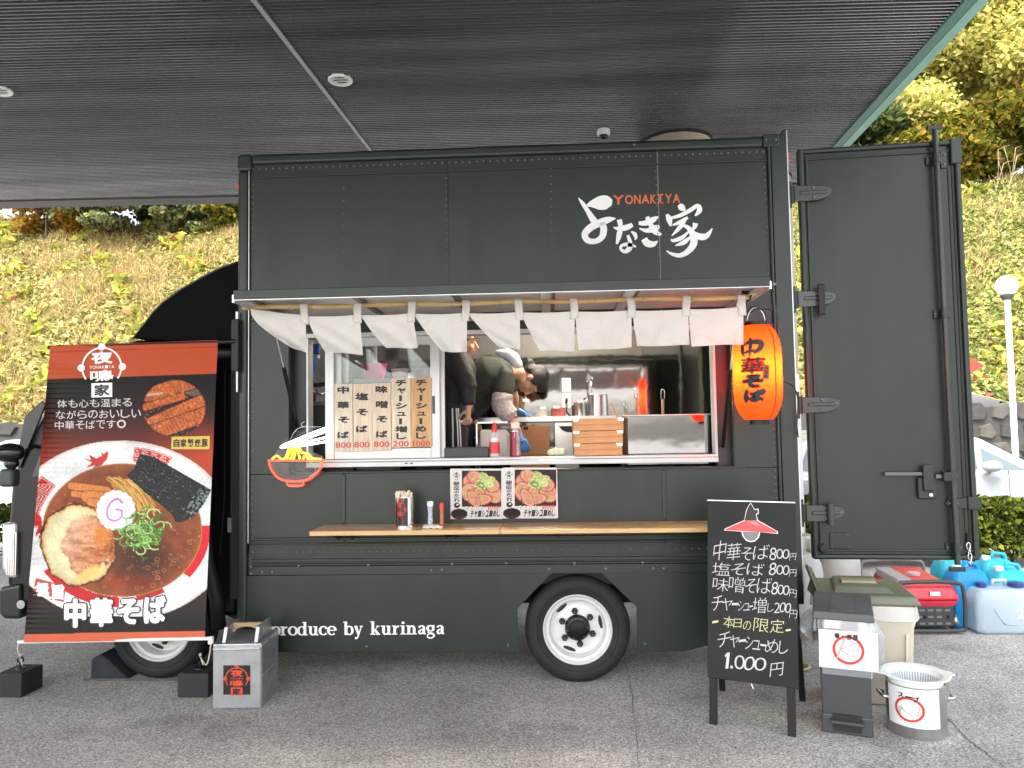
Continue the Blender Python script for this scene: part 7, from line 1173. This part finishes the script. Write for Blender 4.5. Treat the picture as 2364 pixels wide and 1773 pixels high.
# left end of the kitchen: bowls on a grey box, blue filter taps
t = thing('grey_box', 'grey plastic box behind the price boards carrying the bowls', 'box', q3 and PY(*q3(1060, 845), .5)); a, b_ = front(930, 809, 1215, 1010, .48, .25, lambda x, y, Y: PY(*q3(x, y), Y)); MB().box((a[0], a[1], FZ+.01), (b_[0], b_[1], b_[2]-.02)).build('body', mat('grey box', (.32, .33, .35), .5), t, bevel=.006); MB().box((a[0]-.012, a[1]-.012, b_[2]-.03), (b_[0]+.012, b_[1]+.012, b_[2])).build('lid', mat('grey lid pale', (.40, .41, .43), .45), t, bevel=.006); bz = b_[2]+.001
def bowl_(x0, x1, yt, Y, m, name, lab): a, b2 = PY(*q3(x0, 800), Y), PY(*q3(x1, 800), Y); r = (b2.x-a.x)/2; h = PY(*q3(x0, yt), Y).z-bz; o = MB().lathe([(r*.72, 0), (r*.84, h*.35), (r*.96, h*.8), (r, h), (r*.95, h-.002), (r*.8, h*.35), (r*.6, .012)], ((a.x+b2.x)/2, Y, bz), n=36).build(name, m, smooth=40); tag(o, lab, 'bowl'); return (a.x+b2.x)/2, r, h
bx_, br_, bh_ = bowl_(983, 1172, 700, .58, mat('magenta plastic', (.55, .05, .24), .35), 'pink_bowl', 'pink plastic mixing bowl on the grey box'); bowl_(1205, 1345, 738, .56, mat('white glaze', (.66, .65, .62), .2), 'white_bowl', 'small white bowl beside the pink bowl')
t = thing('clear_scoop', 'clear plastic scoop handle sticking out of the pink bowl', 'scoop', (bx_, .58, bz)); MB().obox((PY(*q3(940, 682), .56)+Vector((bx_-.03, .58, bz+bh_*.6)))/2, (.016, 0, .0), (0, .004, 0), (PY(*q3(925, 665), .56)-Vector((bx_-.02, .58, bz+bh_*.5)))/2).build('handle', film('scoop plastic', (.7, .75, .78), .45, .1, .25), t, bevel=.003)
bl = mat('blue fitting', (.02, .09, .42), .3); t = thing('water_filter_taps', 'blue water filter taps and pipes at the left of the window', 'taps', PY(*q3(610, 850), .5))
for k in range(4):
    x = 578+k*22; a = PY(*q3(x, 545), .5); b2 = PY(*q3(x, 625), .5); MB().tube([a, b2], .020, 10).build('tap_head', bl, t, smooth=40); MB().tube([b2, b2+Vector((0, 0, -.03))], .014, 8).build('tap_neck', wht, t, smooth=40)
MB().tube([PY(*q3(604, 630), .5), PY(*q3(604, 700), .5), PY(*q3(598, 780), .5)], [.028, .034, .02], 12).build('filter_body', bl, t, smooth=40); MB().tube([PY(*q3(585, 780), .5), PY(*q3(600, 880), .5)], .018, 8).build('pipe', blackm, t); MB().tube([PY(*q3(570, 860), .48), PY(*q3(640, 860), .48), PY(*q3(700, 850), .48)], .016, 8).build('pipe', blackm, t); MB().tube([PY(*q3(620, 900), .48), PY(*q3(640, 925), .48), PY(*q3(740, 925), .48)], .014, 8).build('pipe', chrome, t, smooth=True); MB().tube([PY(*q3(860, 560), .7), PY(*q3(860, 840), .7)], .02, 8).build('pipe', steelr, t); MB().tube([PY(*q3(1078, 560), .7), PY(*q3(1078, 700), .7)], .02, 8).build('pipe', steelr, t)
sk_ = thing('sink_unit', 'steel sink unit at the left end of the kitchen', 'sink', PY(*q3(640, 1010), .5)); zs_ = PY(*q3(640, 985), .42).z; MB().box((BX0+.2, .42, FZ+.002), (PY(*q3(700, 1000), .42).x+.2, .47, zs_-.03)).build('front', mat('dark steel', (.10, .11, .11), .3, .6), sk_); MB().box((BX0+.2, .40, zs_-.03), (PY(*q3(700, 1000), .42).x+.2, .95, zs_)).build('top', steelr, sk_, bevel=.004); c_ = PY(*q3(590, 950), .5); MB().lathe([(.03, 0), (.034, .07)], (c_.x, .52, zs_+.001), n=18).build('red_cup', mat('maroon cup', (.22, .02, .03), .3), sk_, smooth=40)
# round ceiling lamp of the kitchen
lm = thing('kitchen_lamp', 'round lit ceiling lamp inside the kitchen, mirrored in the steel wall', 'lamp', (.1, .95, 3.09)); MB().lathe([(.20, 3.098), (.21, 3.06), (.19, 3.05)], (.1, .95, 0), n=36).build('base', wht, lm, smooth=40); MB().tube([(.1+.16*math.cos(a), .95+.16*math.sin(a), 3.045) for a in [2*math.pi*i/36 for i in range(36)]], .018, 8, closed=True).build('ring_tube', mat('lamp ring', (1, .95, .8), .4, emit=(1, .88, .68), estr=95), lm, smooth=True)
# ------------------------------------------------------------------ people
skin = mat('skin', (.46, .26, .17), .5, bump=.05, bscale=90); hairm = mat('black hair', (.008, .007, .007), .35, bump=.6, bscale=60, stretch=(1, 6, 6)); knit = mat('dark green sweatshirt', (.022, .027, .024), .85, bump=.3, bscale=40); greyk = mat('grey fleece', (.34, .30, .30), .9, bump=.8, bscale=25, bdist=.02); hoodm = mat('pale blue hood', (.42, .47, .55), .9, bump=.3, bscale=40); glove = mat('blue nitrile glove', (.10, .30, .66), .45, bump=.2, bscale=50); trk = mat('black tracksuit', (.010, .010, .012), .75, bump=.25, bscale=20); stripe = mat('white stripe', (.65, .65, .66), .6); navyp = mat('navy trousers', (.012, .018, .05), .8)
def limb(mb, pts, rs, n=14): return mb.tube([Vector(p) for p in pts], rs, n)
def hand(mb, wrist, dirv, palm, curl=.9, s=1.0):
    d = Vector(dirv).normalized(); nrm = Vector(palm).normalized(); nrm = (nrm-d*nrm.dot(d)).normalized(); side = d.cross(nrm); w = Vector(wrist)
    mb.tube([w, w+d*.03*s, w+d*.085*s], [(.017*s, .026*s), (.017*s, .036*s), (.015*s, .040*s)], 12)
    for k, (o, l) in enumerate(((-.030, .070), (-.010, .080), (.010, .076), (.029, .060))):
        p0 = w+d*.07*s+side*o*s; p1 = w+d*.092*s+side*o*s; a = curl*.6; p2 = p1+(d*math.cos(a)+nrm*math.sin(a))*l*.45*s; a = curl*1.5; p3 = p2+(d*math.cos(a)+nrm*math.sin(a))*l*.32*s; a = curl*2.2; p4 = p3+(d*math.cos(a)+nrm*math.sin(a))*l*.25*s; mb.tube([p0, p1, p2, p3, p4], [.009*s, .0098*s, .0092*s, .0085*s, .007*s], 8)
    t0 = w+d*.025*s-side*.024*s; t1 = t0+(d*.6-side*.7+nrm*.3).normalized()*.032*s; t2 = t1+(d*.85-side*.1+nrm*.5).normalized()*.03*s; mb.tube([t0, t1, t2, t2+(d+nrm*.6).normalized()*.02*s], [.013*s, .012*s, .010*s, .008*s], 8)
def head(mb, c, R3, s=1.0):
    """R3 columns: right of face, forward (nose), up (crown)"""
    V = lambda x, y, z: Vector(c)+R3 @ (Vector((x, y, z))*s)
    mb.ball(V(0, -.012, .03), Vector((.076, .096, .092))*s, 18, 12, R3); mb.ball(V(0, .02, -.035), Vector((.062, .072, .078))*s, 16, 10, R3); mb.ball(V(0, .048, -.088), Vector((.032, .03, .026))*s, 12, 8, R3)
    mb.tube([V(0, .088, .022), V(0, .104, -.012), V(0, .118, -.034), V(0, .095, -.046)], [.009*s, .011*s, .015*s, .010*s], 10)
    mb.ball(V(0, .083, .036), Vector((.055, .016, .012))*s, 12, 8, R3); mb.ball(V(0, .085, -.066), Vector((.024, .013, .008))*s, 10, 6, R3); mb.ball(V(0, .083, -.079), Vector((.021, .012, .008))*s, 10, 6, R3)
    for sx in (-1, 1): mb.ball(V(.078*sx, -.012, -.012), Vector((.010, .020, .032))*s, 10, 8, R3); mb.ball(V(.042*sx, .066, -.03), Vector((.026, .022, .022))*s, 10, 6, R3)
    mb.tube([V(0, -.03, -.05), V(0, -.045, -.16)], [.052*s, .056*s], 14); return V
def facial(V, par, s=1.0):
    for sx in (-1, 1):
        e_ = MB().ball(V(.031*sx, .0795, .008), .0095*s, 12, 8).build('eye', mat('eye white', (.35, .30, .27), .3), par, smooth=True); MB().ball(V(.031*sx, .0885, .006), .0055*s, 10, 6).build('iris', mat('dark iris', (.02, .012, .01), .15), e_, smooth=True)
        MB().tube([V(.015*sx, .099, .034), V(.033*sx, .097, .040), V(.05*sx, .084, .034)], [.003*s, .0042*s, .002*s], 6).build('eyebrow', hairm, par, smooth=True)
    MB().tube([V(-.022, .090, -.072), V(0, .0995, -.072), V(.022, .090, -.072)], [.003*s, .0045*s, .003*s], 6).build('lips', mat('lips', (.40, .16, .13), .45), par, smooth=True)
# the cook bending over the counter: body in the plane Y = 1.0, head turned down, facing right
YH = .98; H4 = lambda x, y, Y=YH: Z4(x, y, Y)
fwd = (H4(690, 620)-H4(720, 430)); crown = (H4(835, 420)-H4(610, 400)); crown.normalize(); fwd = (fwd-crown*fwd.dot(crown)).normalized(); rgt = fwd.cross(crown); R3 = Matrix((rgt, fwd, crown)).transposed()
pe = thing('person', 'person in dark sweatshirt and blue glove bending over the counter', 'person', (H4(250, 900).x, YH, FZ)); body = MB(); hc = H4(718, 432); V_ = head(body, hc, R3, 1.02)
sh_n, sh_f = H4(520, 415, YH-.17), H4(520, 400, YH+.17); nk = H4(590, 372); hip = H4(215, 600); ch_ = H4(430, 420)
limb(body, [hip+Vector((-.05, 0, -.02)), hip, H4(320, 500), ch_, H4(540, 390), nk], [.14, (.15, .17), (.15, .18), (.16, .2), (.12, .17), .06], 16)
el = H4(500, 620, YH-.26); wr = H4(622, 800, YH-.33); limb(body, [sh_n, sh_n.lerp(el, .5), el], [.062, .058, .048]); limb(body, [el, el.lerp(wr, .5), wr], [.046, .04, .027]); hand(body, wr, H4(655, 900, YH-.34)-wr, (.3, .6, -.2), .5, 1.0)
el2 = H4(590, 570, YH+.25); wr2 = H4(600, 645, 1.30); limb(body, [sh_f, el2], [.06, .046]); limb(body, [el2, wr2], [.044, .027]); hand(body, wr2, H4(660, 680, 1.36)-wr2, (.2, .1, -1), .4, 1.0)
for sy in (-.1, .1): limb(body, [hip+Vector((-.02, sy, -.05)), Vector((hip.x-.06, YH+sy, FZ+.46)), Vector((hip.x+.0, YH+sy, FZ+.08)), Vector((hip.x+.1, YH+sy, FZ+.04))], [.10, .075, .05, .04])
bo = body.build('body', skin, pe, remesh=.008, smooth=True, weld=False); facial(V_, pe, 1.02)
hr = MB(); RH = R3; hV = lambda x, y, z: Vector(hc)+R3 @ Vector((x, y, z)); hr.ball(hV(0, -.028, .048), (.088, .098, .092), 20, 12, R3); hr.ball(hV(0, .02, .075), (.074, .075, .058), 16, 10, R3); hr.ball(hV(0, -.075, -.005), (.07, .052, .07), 16, 10, R3)
for sx in (-1, 1): hr.ball(hV(.07*sx, .005, .04), (.018, .045, .05), 12, 8, R3)
hr.ball(hV(0, -.135, -.03), (.034, .036, .036), 12, 8, R3); hr.tube([hV(0, -.10, .0), hV(-.01, -.14, -.02), hV(.01, -.165, -.05), hV(.0, -.15, -.075)], [.03, .028, .018, .006], 8); hr.build('hair', hairm, pe, remesh=.007, smooth=True, weld=False)
sw = MB(); limb(sw, [hip+Vector((-.06, 0, -.04)), hip, H4(320, 490), ch_, H4(530, 395), H4(590, 375)], [(.17, .17), (.18, .20), (.185, .215), (.195, .235), (.145, .20), (.08, .09)], 20); limb(sw, [H4(310, 520), H4(330, 610), H4(330, 650)], [.16, .13, .06], 14); limb(sw, [sh_n+Vector((-.04, 0, .02)), sh_n, sh_n.lerp(el, .45), sh_n.lerp(el, .7)], [.09, .094, .088, .082]); limb(sw, [sh_f, sh_f.lerp(el2, .7)], [.09, .075]); sw.build('sweatshirt', knit, pe, remesh=.013, smooth=True, weld=False)
gs = MB(); pts_ = [sh_n.lerp(el, .62), sh_n.lerp(el, .85), el, el.lerp(wr, .3), el.lerp(wr, .62)]; gs.tube(pts_, [.075, .082, .080, .074, .052], 16)
for k in range(9): p_ = sh_n.lerp(el, .66+.04*k) if k < 7 else el.lerp(wr, .1*(k-5)); gs.tube([p_+Vector((.075*math.cos(a), .075*math.sin(a), .02*math.sin(a*2+k))) for a in [2*math.pi*i/14 for i in range(14)]], .012, 6, closed=True)
gs.build('fleece_sleeve', greyk, pe, remesh=.009, smooth=True, weld=False)
hd = MB(); hd.tube([H4(480, 236), H4(540, 245), H4(585, 275), H4(612, 330), H4(620, 370)], [.03, .05, .055, .05, .035], 12); hd.tube([H4(452, 232), H4(500, 232), H4(560, 235)], [.016, .03, .02], 10); hd.build('hood', hoodm, pe, remesh=.009, smooth=True, weld=False)
gv = MB(); hand(gv, wr.lerp(H4(655, 900, YH-.34), .0), H4(655, 900, YH-.34)-wr, (.3, .6, -.2), .5, 1.13); gv.build('glove', glove, pe, remesh=.006, smooth=True, weld=False); gv = MB(); hand(gv, wr2, H4(660, 680, 1.36)-wr2, (.2, .1, -1), .4, 1.15); gv.tube([wr2-(H4(660, 680, 1.36)-wr2).normalized()*.05, wr2], [.034, .032], 12); gv.build('glove', glove, pe, remesh=.006, smooth=True, weld=False)
tro = MB()
for sy in (-.1, .1): limb(tro, [hip+Vector((-.03, sy*.8, .03)), hip+Vector((-.03, sy, -.10)), Vector((hip.x-.06, YH+sy, FZ+.46)), Vector((hip.x, YH+sy, FZ+.06))], [.13, .125, .09, .07])
tro.build('trousers', navyp, pe, remesh=.013, smooth=True, weld=False)
# the cook standing by the sash, head behind the curtain
YS = .66; T4 = lambda x, y, Y=YS: Z4(x, y, Y); pe = thing('person', 'person in black tracksuit with white stripes standing by the window sash', 'person', (T4(165, 900).x, YS, FZ)); body = MB(); cxn = T4(165, 300).x
hz = T4(250, 170).z; shz_ = T4(190, 250).z; hipz = T4(150, 640).z; Rz = Matrix(((0, 1, 0), (1, 0, 0), (0, 0, 1))); fR = Matrix((Vector((0, -1, 0)), Vector((1, 0, 0)), Vector((0, 0, 1)))).transposed()
hcp = (T4(215, 175).x, YS, hz+.0); V2 = head(body, hcp, fR, 1.0); limb(body, [(cxn-.01, YS, hipz-.02), (cxn, YS, hipz+.08), (cxn+.01, YS, hipz+.3), (cxn+.0, YS, shz_-.05), (cxn+.02, YS, shz_+.05)], [(.12, .16), (.11, .15), (.11, .16), (.11, .18), .06], 16)
s1 = Vector((cxn+.02, YS-.19, shz_-.03)); e1 = T4(245, 450, YS-.22); w1 = T4(262, 640, YS-.22); limb(body, [s1, e1], [.06, .045]); limb(body, [e1, w1], [.043, .028]); hand(body, w1, T4(248, 760, YS-.22)-w1, (-.4, .6, 0), 1.35, 1.05)
s2 = Vector((cxn+.02, YS+.19, shz_-.03)); e2 = s2+Vector((-.02, .03, -.28)); w2 = e2+Vector((.12, .0, -.2)); limb(body, [s2, e2], [.06, .045]); limb(body, [e2, w2], [.043, .028]); hand(body, w2, (.3, 0, -1), (-.4, -.6, 0), 1.0, 1.0)
for sy in (-.09, .09): limb(body, [(cxn-.01, YS+sy, hipz), (cxn, YS+sy, (hipz+FZ)/2+.02), (cxn-.02, YS+sy, FZ+.08), (cxn+.08, YS+sy, FZ+.04)], [.09, .07, .045, .04])
body.build('body', skin, pe, remesh=.008, smooth=True, weld=False); facial(V2, pe)
hv = lambda x, y, z: Vector(hcp)+fR @ Vector((x, y, z)); hr = MB(); hr.ball(hv(0, -.02, .045), (.086, .104, .09), 18, 12, fR); hr.ball(hv(0, -.055, -.01), (.074, .06, .07), 16, 10, fR); hr.build('hair', hairm, pe, remesh=.008, smooth=True, weld=False)
jk = MB(); limb(jk, [(cxn-.01, YS, hipz-.03), (cxn, YS, hipz+.06), (cxn+.01, YS, hipz+.3), (cxn+.0, YS, shz_-.05), (cxn+.02, YS, shz_+.07)], [(.145, .185), (.14, .18), (.145, .19), (.14, .2), .075], 18); limb(jk, [s1+Vector((0, .03, .01)), s1, e1, e1.lerp(w1, .9)], [.085, .083, .072, .05]); limb(jk, [s2, e2, e2.lerp(w2, .95)], [.083, .072, .05])
for k in range(6): p_ = s1.lerp(e1, .2+.16*k); jk.tube([p_+Vector((.07*math.cos(a), .07*math.sin(a), .03*math.cos(a+k*2))) for a in [2*math.pi*i/12 for i in range(12)]], .011, 6, closed=True)
jk.build('jacket', trk, pe, remesh=.012, smooth=True, weld=False); pt_ = MB()
for sy in (-.09, .09): limb(pt_, [(cxn-.01, YS+sy*.8, hipz+.03), (cxn-.01, YS+sy, hipz-.08), (cxn, YS+sy, (hipz+FZ)/2+.02), (cxn-.02, YS+sy, FZ+.05)], [.12, .115, .09, .07])
pt_.build('trousers', trk, pe, remesh=.013, smooth=True, weld=False)
for xs_ in ((140, 143, 150), (168, 178, 190), (182, 196, 208)): MB().tube([T4(xs_[0], 640, YS-.215), T4(xs_[1], 780, YS-.205), T4(xs_[2]-6, 930, YS-.19)], [(.0055, .004)]*3, 6).build('side_stripe', stripe, pe)
